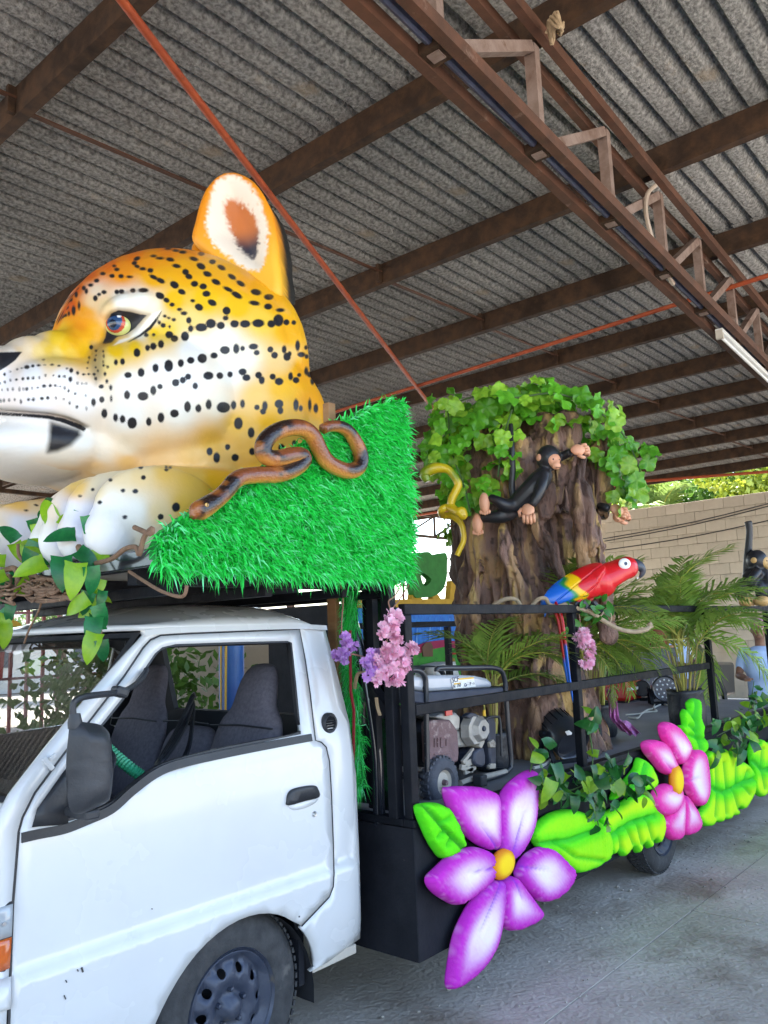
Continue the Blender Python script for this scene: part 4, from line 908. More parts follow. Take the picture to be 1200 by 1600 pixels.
# ------------------------------------------------------------------ the big painted jaguar (head and forepaws)
JC = 3.40
jag = thing('jaguar_sculpture', 'giant painted jaguar head with forepaws lying on the cab platform', 'sculpture', (2.3, JC, 2.04))
m_jag_base = None
def jag_material():
    M = mat('airbrushed_jaguar', (.8, .8, .8), rough=.42, spec=.4, bump=.22, bscale=34, attr='paint', bdist=.012, c2=(.70, .62, .46), scale=2.6)
    nt = M.node_tree; N = nt.nodes; L = nt.links; P = N['Principled BSDF']
    at = N.new('ShaderNodeAttribute'); at.attribute_name = 'spot'
    nz = N.new('ShaderNodeTexNoise'); nz.inputs['Scale'].default_value = 90; tc = N.new('ShaderNodeTexCoord'); L.new(tc.outputs['Object'], nz.inputs[0])
    ad = N.new('ShaderNodeMath'); ad.operation = 'MULTIPLY_ADD'; ad.inputs[1].default_value = 1.2; L.new(nz.outputs[0], ad.inputs[0]); L.new(at.outputs['Fac'], ad.inputs[2])
    mr = N.new('ShaderNodeMapRange'); mr.inputs['From Min'].default_value = 1.7; mr.inputs['From Max'].default_value = -.3; L.new(ad.outputs[0], mr.inputs[0])
    old = P.inputs['Base Color'].links[0].from_socket; mx = N.new('ShaderNodeMix'); mx.data_type = 'RGBA'; L.new(mr.outputs[0], mx.inputs[0]); L.new(old, mx.inputs[6]); mx.inputs[7].default_value = (.014, .014, .018, 1)
    L.new(mx.outputs[2], P.inputs['Base Color']); return M
m_jag = jag_material()
J = MB()
def JE(x, y, z, rx, ry, rz, rot=None, both=True):
    J.ell((x, JC-y, z), (rx, ry, rz), rot, 28, 18)
    if both and y: 
        r2 = None
        if rot is not None: e = rot.to_euler(); r2 = Matrix.Rotation(-e.z, 3, 'Z') @ Matrix.Rotation(e.y, 3, 'Y') @ Matrix.Rotation(-e.x, 3, 'X')
        J.ell((x, JC+y, z), (rx, ry, rz), r2, 28, 18)
JE(2.45, 0, 3.09, .69, .60, .635)                     # cranium
JE(2.56, 0, 2.84, .60, .64, .56)                     # jowl and nape
JE(2.72, .06, 2.55, .42, .56, .46)                   # neck down to the tray
JE(2.12, .20, 2.82, .40, .42, .34)                   # cheeks
JE(1.72, .12, 2.765, .28, .255, .20)                  # upper muzzle
JE(1.66, 0, 2.84, .30, .20, .20)
JE(1.69, .06, 2.565, .28, .25, .125)                 # lower jaw
JE(2.02, 0, 2.58, .40, .36, .18)                     # throat
JE(2.26, .16, 2.55, .34, .36, .18)
for (x_, z_, ry_, rz_) in ((1.95, 3.08, .24, .15), (1.84, 3.045, .215, .145), (1.73, 2.995, .195, .14), (1.62, 2.945, .18, .135), (1.52, 2.89, .165, .12), (1.44, 2.86, .15, .10)): JE(x_, 0, z_, .13, ry_, rz_)   # bridge of the nose
JE(1.385, 0, 2.875, .09, .17, .085)                  # nose pad
JE(1.95, .30, 3.215, .16, .12, .080, Matrix.Rotation(R(-18), 3, 'Z') @ Matrix.Rotation(R(-20), 3, 'Y'))   # brow
JE(2.68, 0, 3.15, .38, .56, .57)                     # back of the skull
JE(2.76, 0, 2.80, .42, .60, .50)
# forearms and paws
for s in (1, -1):
    yy = JC-s*.50
    J.tube([(2.62, yy+s*.0, 2.26), (2.30, yy, 2.275), (1.98, yy, 2.27), (1.80, yy, 2.24)], [.22, .215, .20, .18], 20)
    for k in range(4):
        ty = yy+s*(-.205+.137*k); J.ell((1.84-.035*(1.5-abs(k-1.5)), ty, 2.215), (.31, .085, .20), None, 24, 16); J.ell((1.60-.03*(1.5-abs(k-1.5)), ty, 2.13), (.10, .075, .11), None, 20, 12)
jme = sculpt(J, .0165, 6, 1)
V = coords(jme)
V[:, 2] = np.maximum(V[:, 2], 2.045)
# fold the mesh to its near half for painting: photo pixels of the reflected point
def half(V): H = V.copy(); H[:, 1] = JC-np.abs(H[:, 1]-JC); return H
px = PROJ(half(V))
nearw = np.clip((JC-V[:, 1])/.1, -1, 1)
isp = V[:, 2] < 2.47   # region of paws (mostly)
def z4(l, s=4.0, ox=0, oy=440): return [(ox+x/s, oy+y/s) for x, y in l]
mouth_line = z4([(-200, 800), (0, 822), (150, 832), (300, 845), (400, 866), (480, 893), (535, 922)])
md = segdist(px, mouth_line, False)
nrm = np.empty(len(V)*3, np.float32); jme.vertices.foreach_get('normal', nrm); nrm = nrm.reshape(-1, 3)
zone = (V[:, 0] < 2.0) & (V[:, 2] > 2.4)
V -= nrm*(.032*np.exp(-(md/4.0)**2)*zone)[:, None]
# socket round the eye, crease behind the nose
ed = np.hypot((px[:, 0]-187)/30, (px[:, 1]-508)/22); V -= nrm*(.035*np.exp(-ed**2)*(V[:, 2] > 2.6))[:, None]
setco(jme, V)
px = PROJ(half(V))
bvh = BVHTree.FromPolygons([tuple(p) for p in V], [tuple(p.vertices) for p in jme.polygons])
def hit(px_, py_):
    d = Vector(ray(px_, py_)).normalized(); r_ = bvh.ray_cast(Vector((0, 0, CAMZ)), d); return r_[0], r_[1]
# --- base colours by control points in photo pixels
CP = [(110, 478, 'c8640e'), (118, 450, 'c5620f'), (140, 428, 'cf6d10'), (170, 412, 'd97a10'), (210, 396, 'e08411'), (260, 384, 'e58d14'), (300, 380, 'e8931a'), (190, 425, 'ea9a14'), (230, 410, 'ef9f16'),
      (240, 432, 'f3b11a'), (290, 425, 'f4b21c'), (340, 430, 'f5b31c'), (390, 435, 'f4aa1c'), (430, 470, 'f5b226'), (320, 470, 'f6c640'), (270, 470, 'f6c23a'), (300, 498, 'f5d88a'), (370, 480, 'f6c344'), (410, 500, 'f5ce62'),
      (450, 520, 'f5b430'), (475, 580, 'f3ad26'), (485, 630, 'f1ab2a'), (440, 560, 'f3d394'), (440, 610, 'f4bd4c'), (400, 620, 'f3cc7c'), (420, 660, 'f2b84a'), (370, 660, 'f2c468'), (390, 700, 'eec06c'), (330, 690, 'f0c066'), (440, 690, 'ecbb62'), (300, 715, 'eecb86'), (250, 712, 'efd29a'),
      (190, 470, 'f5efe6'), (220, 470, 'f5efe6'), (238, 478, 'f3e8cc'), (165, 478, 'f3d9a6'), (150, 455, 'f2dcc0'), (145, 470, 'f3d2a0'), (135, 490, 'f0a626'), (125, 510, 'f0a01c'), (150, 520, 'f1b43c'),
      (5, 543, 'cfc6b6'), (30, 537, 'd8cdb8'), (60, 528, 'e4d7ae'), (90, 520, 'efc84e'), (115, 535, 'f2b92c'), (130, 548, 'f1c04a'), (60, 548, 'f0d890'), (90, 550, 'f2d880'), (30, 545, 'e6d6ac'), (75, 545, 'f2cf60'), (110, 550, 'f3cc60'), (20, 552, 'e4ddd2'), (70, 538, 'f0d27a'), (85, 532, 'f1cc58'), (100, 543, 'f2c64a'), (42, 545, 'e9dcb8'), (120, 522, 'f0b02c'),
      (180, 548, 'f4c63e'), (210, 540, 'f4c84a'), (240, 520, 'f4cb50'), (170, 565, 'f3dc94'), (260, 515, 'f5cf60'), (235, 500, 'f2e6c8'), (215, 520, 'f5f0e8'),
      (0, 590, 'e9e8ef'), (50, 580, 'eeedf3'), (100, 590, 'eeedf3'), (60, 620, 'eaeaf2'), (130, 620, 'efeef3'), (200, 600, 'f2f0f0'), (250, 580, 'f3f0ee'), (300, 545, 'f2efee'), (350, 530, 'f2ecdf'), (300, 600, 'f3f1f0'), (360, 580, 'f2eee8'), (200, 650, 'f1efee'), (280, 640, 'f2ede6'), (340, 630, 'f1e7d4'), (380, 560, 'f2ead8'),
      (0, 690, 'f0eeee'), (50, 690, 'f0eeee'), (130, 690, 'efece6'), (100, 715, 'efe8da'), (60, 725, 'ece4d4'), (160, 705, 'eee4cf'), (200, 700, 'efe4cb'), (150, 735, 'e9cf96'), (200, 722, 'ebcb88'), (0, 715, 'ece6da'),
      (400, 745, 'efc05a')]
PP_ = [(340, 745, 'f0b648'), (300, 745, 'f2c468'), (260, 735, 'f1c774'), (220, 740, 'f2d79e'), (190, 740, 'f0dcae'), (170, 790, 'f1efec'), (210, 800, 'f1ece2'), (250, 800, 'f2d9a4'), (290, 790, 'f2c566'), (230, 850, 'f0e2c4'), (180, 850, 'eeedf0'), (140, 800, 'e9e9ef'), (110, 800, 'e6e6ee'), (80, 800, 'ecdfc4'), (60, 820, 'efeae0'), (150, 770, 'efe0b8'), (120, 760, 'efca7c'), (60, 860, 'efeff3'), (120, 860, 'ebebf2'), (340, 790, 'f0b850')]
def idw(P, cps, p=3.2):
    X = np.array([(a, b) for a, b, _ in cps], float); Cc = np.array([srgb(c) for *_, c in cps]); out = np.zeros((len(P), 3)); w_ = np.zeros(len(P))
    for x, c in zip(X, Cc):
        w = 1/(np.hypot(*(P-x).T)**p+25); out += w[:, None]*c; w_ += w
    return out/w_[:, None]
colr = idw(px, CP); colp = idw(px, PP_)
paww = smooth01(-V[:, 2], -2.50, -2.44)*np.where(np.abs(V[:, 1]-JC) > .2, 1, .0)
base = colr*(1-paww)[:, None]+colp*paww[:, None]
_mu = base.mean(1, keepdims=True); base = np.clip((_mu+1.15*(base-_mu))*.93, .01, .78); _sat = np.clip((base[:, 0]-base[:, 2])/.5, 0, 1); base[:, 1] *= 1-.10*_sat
def blend(mask, c): 
    global base
    base = base*(1-mask[:, None])+np.array(c)*mask[:, None]
headz = V[:, 2] > 2.47
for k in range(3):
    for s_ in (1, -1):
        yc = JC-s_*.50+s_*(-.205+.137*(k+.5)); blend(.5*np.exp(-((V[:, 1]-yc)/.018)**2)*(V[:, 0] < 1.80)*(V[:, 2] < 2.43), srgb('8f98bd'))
# airbrushed darks: tear streak, mouth, jaw patch, nose
tear = sdf(px, z4([(570, 380), (660, 390), (650, 470), (640, 600), (600, 640), (575, 590), (555, 480)])); blend(.55*smooth01(-tear, -7, 7)*headz, srgb('56524e'))
jaw = sdf(px, z4([(318, 880), (490, 930), (500, 960), (440, 1020), (360, 1055), (300, 1065), (315, 960)])); blend(.95*smooth01(-jaw, -7, 3)*headz, srgb('15130f'))
lipd = segdist(px, z4([(-100, 800), (60, 805), (200, 815), (330, 830), (430, 860), (540, 920)]), False); blend(.55*smooth01(-lipd, -11, -2)*headz*(px[:, 1] < 668), srgb('7d756c'))
mth = sdf(px, z4([(-200, 800), (0, 818), (150, 826), (300, 836), (400, 856), (500, 892), (537, 917), (526, 936), (470, 910), (380, 876), (300, 856), (150, 842), (0, 834), (-200, 818)]))
nose = sdf(px, z4([(-200, 470), (0, 442), (138, 438), (98, 490), (40, 532), (0, 556), (-200, 620)]))
noselite = smooth01(-nose, -2, 3); 
eyeb = sdf(px, z4([(628, 392), (650, 345), (662, 290), (668, 235), (690, 192), (740, 170), (815, 180), (880, 196), (938, 204), (900, 240), (850, 298), (795, 336), (735, 354), (702, 388), (660, 398)]))
lowl = sdf(px, z4([(790, 380), (870, 330), (930, 280), (975, 225), (1015, 172), (1012, 190), (985, 245), (945, 300), (880, 345), (810, 380)]))
whl = sdf(px, z4([(705, 400), (745, 365), (805, 350), (862, 312), (910, 248), (945, 205), (1010, 178), (965, 240), (925, 285), (865, 328), (790, 372)])); blend(smooth01(-whl, -1.5, 1.5)*headz, srgb('f3eee4'))
eyesh = smooth01(-eyeb, -6, 2); blend(.55*eyesh*headz, srgb('6b4a2a'))
blend(smooth01(-segdist(px, [(14, 425), (14, 426)], False), -3, 0)*0, (0, 0, 0))
# --- spots
SA = [(362,652,6,9),(383,650,7,10),(428,622,10,13),(461,607,7,9),(479,602,9,11),(503,595,9,12),(529,566,12,11),(545,578,11,10),(578,571,12,14),(596,547,8,10),(629,543,18,12),(659,531,15,14),(690,537,12,11),(733,532,13,11),(766,532,16,11),(807,530,18,12),(848,532,12,11),(870,521,15,18),(895,527,9,9),(918,528,7,7),
 (400,692,11,9),(441,684,10,13),(486,670,9,13),(527,663,13,18),(565,655,9,12),(596,646,11,10),(632,640,14,14),(669,631,11,9),(703,614,15,12),(738,610,9,15),(758,609,7,8),(792,603,14,9),(802,622,9,8),(845,612,9,9),(858,630,10,10),(888,612,7,12),(897,635,11,12),(905,625,6,7),(930,600,7,16),(942,628,12,8),(956,606,5,7),(958,634,6,7),
 (397,754,9,13),(447,758,16,13),(479,740,9,14),(500,728,8,8),(549,716,11,11),(571,708,9,10),(588,697,9,9),(610,726,8,10),(651,694,15,12),(687,694,10,10),(719,690,8,9),(758,682,12,10),(770,700,12,10),(808,692,10,10),(818,708,9,12),(852,697,9,9),(872,712,13,11),(908,696,7,12),(925,708,10,9),(935,692,6,6),(957,680,6,12),(968,690,8,9),(976,712,6,10),
 (292,777,7,12),(326,812,9,14),(361,825,7,12),(383,830,8,12),(413,842,14,17),(465,838,8,13),(503,825,10,15),(545,812,13,12),(586,791,10,16),(620,796,9,12),(652,784,9,15),(698,793,20,16),(730,786,8,13),(758,782,7,13),(803,793,8,8),(828,788,8,14),(822,806,9,9),(872,782,13,13),(876,803,9,11),(925,785,8,18),(940,796,6,9),(968,785,5,18),(987,796,7,14),
 (745,843,13,18),(785,872,10,16),(655,931,9,12),(677,950,10,16),(711,917,8,9),(735,950,11,11),(788,931,9,11),(880,920,10,12),(830,885,8,8),(920,905,7,9),
 (325,433,8,6),(365,432,7,7),(380,431,8,7),(415,428,8,7),(448,427,15,7),(500,444,14,10,25),(520,458,10,7,25),(538,472,8,6),(561,487,8,5),(575,499,10,6),(545,410,14,10,30),(568,432,12,8,25),(608,407,11,9),(635,415,11,9),(645,438,12,9),(663,466,14,9,25),(622,480,13,10,25),(602,460,7,5),(580,370,10,9,20),(590,384,11,8,20),(590,521,8,10),(708,491,12,12,30),(705,514,9,7),(713,424,16,6,25),(740,442,18,8,30),(648,376,13,8,20),(675,401,14,8,25),(628,352,14,9,25),(664,338,10,7),(692,356,13,7,25),(725,385,13,7,30),(752,406,14,7,30),(800,433,16,9,10),(795,467,16,7,10),(840,448,14,9),(838,478,12,9),(876,489,13,6),
 (552,351,13,6,10),(532,331,12,6,10),(606,329,13,6,15),(607,295,15,8),(629,313,10,6),(578,283,8,4),(525,297,10,4),(550,303,10,4),(571,308,11,5),(480,320,9,4),(500,327,12,4),(480,386,14,6,25),(502,397,14,7,25),(470,365,9,7),(446,360,10,5),(405,385,10,4),(378,383,8,6),(350,382,8,6),(365,362,8,5),(321,375,8,5),(357,351,6,4),(428,328,10,6,-20),(420,342,8,6,-10),(428,352,9,5,20),(302,397,8,6),(283,411,8,5),(270,430,5,8),(298,452,7,9),(310,440,6,5),(255,395,6,6),
 (238,440,5,9),(222,455,5,8),(247,475,4,12),(230,490,6,14),(210,480,5,6),(205,505,5,5),(262,420,6,7),(240,420,6,5),(215,500,4,7),(200,470,4,8),(225,430,5,5),
 (515,508,6,5),(528,514,5,4),(543,519,7,5),(510,537,8,7),(498,528,5,6),(530,541,4,5),(457,567,7,6),(480,566,5,5),
 (440,980,7,6),(520,988,6,5),(537,970,5,4),(532,981,5,4),(519,980,4,5),(600,973,7,4),(448,1012,7,7),(384,1053,7,6),(423,1055,9,7),(550,1105,12,14),(502,1135,9,9),(390,1136,8,6),(312,1090,7,6),(345,1020,6,5),(290,1050,6,5),(250,1070,6,4)]
SB = [(28,580,8,10),(62,562,8,6),(108,548,7,6),(135,540,6,4),(168,534,16,12),(205,527,10,9),(242,523,11,7),(280,520,7,4),(326,519,11,6),(368,526,9,6),(418,543,7,6),(445,555,12,15),(485,570,9,11),(523,580,9,7),(555,578,8,7),(589,579,10,9),(-10,590,8,9),
 (30,628,7,9),(65,616,7,9),(103,613,9,7),(143,608,9,10),(175,604,9,10),(207,602,9,10),(245,600,7,8),(284,586,7,8),(335,587,6,5),(370,592,8,9),(403,593,9,9),(440,611,12,16),(484,634,7,9),(513,638,5,7),(539,638,5,8),(0,636,6,8),
 (12,676,4,7),(48,675,6,9),(80,672,7,10),(121,673,6,12),(145,672,5,8),(168,671,9,12),(200,667,6,8),(236,663,7,6),(275,653,13,10),(314,650,10,10),(346,650,9,8),(375,655,6,5),(404,665,6,10),(428,682,7,11),(470,700,7,9),(537,713,6,9),
 (5,745,6,11),(25,742,6,11),(57,740,7,10),(92,738,5,8),(130,750,7,13),(178,737,9,10),(210,736,9,12),(261,731,11,10),(298,727,10,11),(349,728,6,9),(398,735,7,8),(435,758,6,11),(480,782,8,11),(540,793,6,11),
 (633,655,16,13),(668,622,9,13),(656,578,9,12),(673,534,8,10),(648,523,8,8),(598,606,9,11),(612,558,7,9),(598,536,6,6),(545,540,6,6),(550,505,6,8),(557,475,6,9),(570,410,12,14),(600,432,8,8),(594,490,7,10),(645,500,6,9),(648,465,6,10),(645,435,6,7),(600,460,5,6),(272,488,8,5),(692,662,10,16),(695,732,8,18),(636,738,16,20),(585,755,12,25)]
spots = [(x/2, 240+y/2, a/2, b_/2, (r_[0] if r_ else 0)) for x, y, a, b_, *r_ in SA]+[(x/4, 440+y/4, a/4, b_/4, 0) for x, y, a, b_ in SB]
sp = np.full(len(V), 8.0)
pawspot = [s for s in spots if s[1] > 722]; headspot = [s for s in spots if s[1] <= 722]
for lst, msk in ((headspot, headz), (pawspot, ~headz)):
    idx = np.where(msk)[0]; Q = px[idx]; d0 = np.full(len(idx), 8.0)
    for (x, y, a, b_, rr_) in lst:
        a *= 1.05; b_ *= 1.05
        near = np.where((np.abs(Q[:, 0]-x) < 24) & (np.abs(Q[:, 1]-y) < 24))[0]
        if not len(near): continue
        q = Q[near]-[x, y]; c, s_ = math.cos(R(rr_)), math.sin(R(rr_)); u = q[:, 0]*c+q[:, 1]*s_; w = -q[:, 0]*s_+q[:, 1]*c
        k = np.hypot(u/a, w/b_); d0[near] = np.minimum(d0[near], (k-1)*min(a, b_))
    sp[idx] = d0
for d_ in (mth-.3, nose, eyeb+2.2, lowl+.6, jaw+3.0): sp = np.where(headz, np.minimum(sp, d_), sp)
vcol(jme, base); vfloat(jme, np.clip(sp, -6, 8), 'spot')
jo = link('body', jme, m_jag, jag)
# --- toe creases are in the shape; claws hidden. Eyes
def paint_mat(name, rough=.2, coat=.6): return mat(name, (.8, .8, .8), None, rough=rough, attr='paint', coat=coat)
m_eye = paint_mat('glossy_eye')
for s in (1, -1):
    h, nn = hit(188, 508); c = Vector(h)+Vector((.020, .026, .002))
    b = MB(); b.ell(c, (.080, .066, .058), Matrix.Rotation(R(35), 3, 'Z'), 120, 80); me = b.mesh('eye'); E_ = coords(me); q = PROJ(E_)
    def el(cx, cy, rx, ry, rot=0):
        d = q-[cx/4, 440+cy/4]; c_, s_ = math.cos(R(rot)), math.sin(R(rot)); return np.hypot((d[:, 0]*c_+d[:, 1]*s_)*4/rx, (-d[:, 0]*s_+d[:, 1]*c_)*4/ry)
    col = np.tile(srgb('c9cf82'), (len(E_), 1)); 
    k = el(722, 255, 62, 66); col[k < 1] = srgb('b8452a'); k = el(716, 248, 46, 58, 12); col[k < 1] = srgb('27466f'); k = el(705, 262, 22, 26); col[k < 1] = srgb('101a2c'); k = el(744, 213, 14, 12); col[k < 1] = (.85, .85, .85)  # iris rings; the last white ellipse is a highlight painted into the colour
    if s < 0: E_[:, 1] = 2*JC-E_[:, 1]; setco(me, E_); me.flip_normals()
    vcol(me, col); link('eye', me, m_eye, jag)
# --- ears: cupped shells
earpx = [(301, 376), (306, 345), (313, 318), (322, 297), (338, 278), (358, 270), (378, 273), (398, 286), (414, 308), (426, 335), (433, 370), (436, 405), (440, 440), (438, 462), (420, 465), (395, 455), (360, 432), (325, 400)]
EN = np.array([-.80, -.60, 0]); EX = np.array([.60, -.80, 0]); E0 = PY(375, 380, 3.10)
def epl(x, y):
    d = ray(x, y); C0 = np.array([0, 0, CAMZ]); t = ((E0-C0)@EN)/(d@EN); P = C0+d*t; return (float((P-E0)@EX), float(P[2]))
eo = catmull([epl(x, y) for x, y in earpx], 5)
EV, EF = cdt(eo, [], .012); ed_ = segdist(EV, eo); k = len(EV)
EP = E0[None, :]*[1, 1, 0]+EV[:, :1]*EX[None, :]+np.stack([np.zeros(k), np.zeros(k), EV[:, 1]], 1)
epx = PROJ(EP)
inner = sdf(epx, catmull([(328, 372), (326, 335), (334, 302), (350, 281), (372, 280), (394, 296), (410, 325), (419, 358), (418, 395), (410, 424), (388, 424), (355, 402)], 5))
core = sdf(epx, catmull([(350, 330), (350, 312), (360, 304), (380, 316), (398, 338), (403, 362), (402, 388), (394, 400), (378, 390), (360, 362)], 5))
lean = 0
yf = .030*np.sqrt(np.clip(ed_/.03, 0, 1))-.10*smooth01(-inner, -4, 42)
yb = -.03-.20*np.sqrt(np.clip(ed_/.06, 0, 1)); yb = np.where(ed_ < 1e-4, yf-.012, yb)
nz_ = NR.normal(0, 1.5, k)
front = np.array([srgb('ee9416')]*k)*1.0
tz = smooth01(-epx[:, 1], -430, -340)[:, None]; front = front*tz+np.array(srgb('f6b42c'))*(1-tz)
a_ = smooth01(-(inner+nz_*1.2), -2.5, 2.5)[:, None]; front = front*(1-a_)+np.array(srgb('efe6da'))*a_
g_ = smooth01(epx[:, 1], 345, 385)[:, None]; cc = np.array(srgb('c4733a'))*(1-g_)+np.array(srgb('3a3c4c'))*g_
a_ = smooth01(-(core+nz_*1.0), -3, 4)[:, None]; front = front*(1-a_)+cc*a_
back = np.array([srgb('1a1917')]*k); lf = smooth01(-epx[:, 0], -350, -325)[:, None]; back = back*(1-lf)+np.array(srgb('e88c16'))*lf
edge = smooth01(ed_, 0, .02)[:, None]; back = back*edge+front*(1-edge)
m_ear = mat('airbrushed_ear', (.8, .8, .8), None, rough=.5, attr='paint', bump=.2, bscale=60)
for s in (1, -1):
    pts = [tuple(p+EN*h_) for p, h_ in zip(EP, yf)]+[tuple(p+EN*h_+EX*(.085*min(1, d_/.05))) for p, h_, d_ in zip(EP, yb, ed_)]
    from collections import Counter
    e_ = Counter((f[i], f[(i+1) % 3]) for f in EF for i in range(3)); rim_ = [(a2, b2) for a2, b2 in e_ if (b2, a2) not in e_]
    fs = [tuple(f) for f in EF]+[tuple(i+k for i in reversed(f)) for f in EF]+[(b2, a2, a2+k, b2+k) for a2, b2 in rim_]
    if s < 0: pts = [(x+.16, 2*JC-y-.02, z-.16) for x, y, z in pts]; fs = [tuple(reversed(f)) for f in fs]
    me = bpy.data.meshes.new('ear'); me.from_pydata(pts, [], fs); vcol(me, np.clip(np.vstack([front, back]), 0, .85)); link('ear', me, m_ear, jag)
# ------------------------------------------------------------------ synthetic grass panel
def grass_blades(mb_poly, Y, n, seed, ln=.075, normal=(0, -1, 0), plane='XZ', wd=.0045, droop=.6):
    rr = np.random.default_rng(seed); O = np.array(mb_poly); lo, hi = O.min(0), O.max(0); P = rr.uniform(lo, hi, (n*3, 2)); P = P[inpoly(P, O)][:n]; n = len(P)
    nz = np.array(normal, float)
    if plane == 'XZ': B = np.stack([P[:, 0], np.full(n, Y), P[:, 1]], 1)
    else: B = np.stack([np.full(n, Y), P[:, 0], P[:, 1]], 1)
    d = nz+rr.normal(0, .75, (n, 3))+np.array([0, 0, -.12])
    # tufts lean together
    ph = np.sin(P[:, 0]*19)+np.cos(P[:, 1]*23+P[:, 0]*7); tang = np.array([1, 0, 0]) if plane == 'XZ' else np.array([0, 1, 0]); d += .35*ph[:, None]*tang
    d /= np.linalg.norm(d, axis=1)[:, None]; L = ln*rr.uniform(.55, 1.2, n)[:, None]
    m_ = B+d*L*.55; t = B+d*L+np.array([0, 0, -1])*L*droop*rr.uniform(.2, 1, n)[:, None]
    s = np.cross(d, rr.normal(size=(n, 3))); s /= np.linalg.norm(s, axis=1)[:, None]; w = wd*rr.uniform(.6, 1.2, n)[:, None]
    Vv = np.stack([B-s*w*.5, B+s*w*.5, m_+s*w*.5, m_-s*w*.5, t], 1).reshape(-1, 3)
    base_ = np.arange(n)*5; F = []
    q = np.stack([base_, base_+1, base_+2, base_+3], 1).tolist(); tr_ = np.stack([base_+3, base_+2, base_+4], 1).tolist()
    return Vv, q+tr_
m_grass = leafmat('synthetic_grass', (.03, .70, .13), (.05, .60, .12), .45, attr='paint', rnd=0)
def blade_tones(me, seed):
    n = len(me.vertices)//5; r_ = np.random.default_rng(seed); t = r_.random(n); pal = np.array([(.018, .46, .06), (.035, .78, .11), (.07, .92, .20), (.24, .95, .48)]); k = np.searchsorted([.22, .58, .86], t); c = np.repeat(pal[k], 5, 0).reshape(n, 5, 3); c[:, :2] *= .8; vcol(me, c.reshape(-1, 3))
_n0 = [n for n in m_grass.node_tree.nodes if n.type == 'TEX_NOISE'][0]; _n0.inputs['Scale'].default_value = 60
m_gback = mat('grass_backing', (.008, .20, .03), (.012, .28, .05), 30, .9)
gpx = [(246, 893), (640, 908), (641, 800), (634, 690), (629, 627), (600, 630), (565, 641), (540, 657), (515, 668), (480, 690), (440, 705), (405, 738), (360, 765), (318, 790), (285, 808), (255, 832), (244, 852)]
GY = 2.36
gp = [tuple(PY(x, y, GY)[[0, 2]]) for x, y in gpx]
gbox = thing('grass_box', 'bright green synthetic grass panel wrapping the platform side under the snake', 'grass panel', (2.3, GY, 1.97))
sub('backing_board', m_gback, gbox, lambda b: b.prism(gp, GY+.002, GY+.045))
Vg, Fg = grass_blades(gp, GY, 24000, 5, .070, wd=.0075, droop=.45)
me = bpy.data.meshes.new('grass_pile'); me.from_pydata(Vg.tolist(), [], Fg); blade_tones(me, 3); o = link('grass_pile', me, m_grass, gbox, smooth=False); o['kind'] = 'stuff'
# right return of the box, seen edge on, and its wooden cleat
ret = [(GY+.01, 1.98), (GY+.5, 1.98), (GY+.5, 2.72), (GY+.01, 2.82)]
xr = gp[4][0]
sub('end_board', m_gback, gbox, lambda b: b.add([(xr-.02, y, z) for y, z in ret]+[(xr, y, z) for y, z in ret], [(0, 1, 2, 3), (7, 6, 5, 4), (0, 4, 5, 1), (1, 5, 6, 2), (2, 6, 7, 3), (3, 7, 4, 0)]))
Vg, Fg = grass_blades(ret, xr, 3000, 6, .06, (1, 0, 0), 'YZ'); me = bpy.data.meshes.new('grass_pile'); me.from_pydata(Vg.tolist(), [], Fg); blade_tones(me, 3); o = link('grass_pile', me, m_grass, gbox, smooth=False); o['kind'] = 'stuff'
ck = PY(517, 650, 2.50); sub('wooden_cleat', m_wood, gbox, lambda b: b.box(ck[0]-.022, ck[0]+.022, 2.49, 2.53, ck[2]-.35, ck[2]+.06), bevel=.003)
# grass hanging behind the cab
gs = [(2.80, .88), (3.02, .90), (3.10, 1.25), (3.13, 1.55), (3.13, 1.98), (3.00, 1.98), (2.98, 1.5)]
ys = [PX(x, y, 2.955)[[1, 2]] for x, y in ((548, 900), (562, 900), (556, 960), (551, 1010), (556, 1060), (561, 1120), (564, 1180), (568, 1232), (554, 1236), (552, 1180), (549, 1100), (545, 1000))]
hang = thing('grass_strip', 'dark green synthetic grass hanging in the gap behind the cab', 'grass strip', (2.955, 3.1, 1.0))
ysl = [tuple(q) for q in ys]
V2, F2 = cdt(ysl, [], .06); b = MB(); b.add([(2.96, y, z) for y, z in V2], F2); o = b.build('backing', m_gback, hang); s = o.modifiers.new('t', 'SOLIDIFY'); s.thickness = .01
Vg, Fg = grass_blades(ysl, 2.955, 5000, 8, .07, (-1, -.2, 0), 'YZ', droop=1.0); me = bpy.data.meshes.new('grass_pile'); me.from_pydata(Vg.tolist(), [], Fg); blade_tones(me, 4); o = link('grass_pile', me, m_grass, hang, smooth=False); o['kind'] = 'stuff'
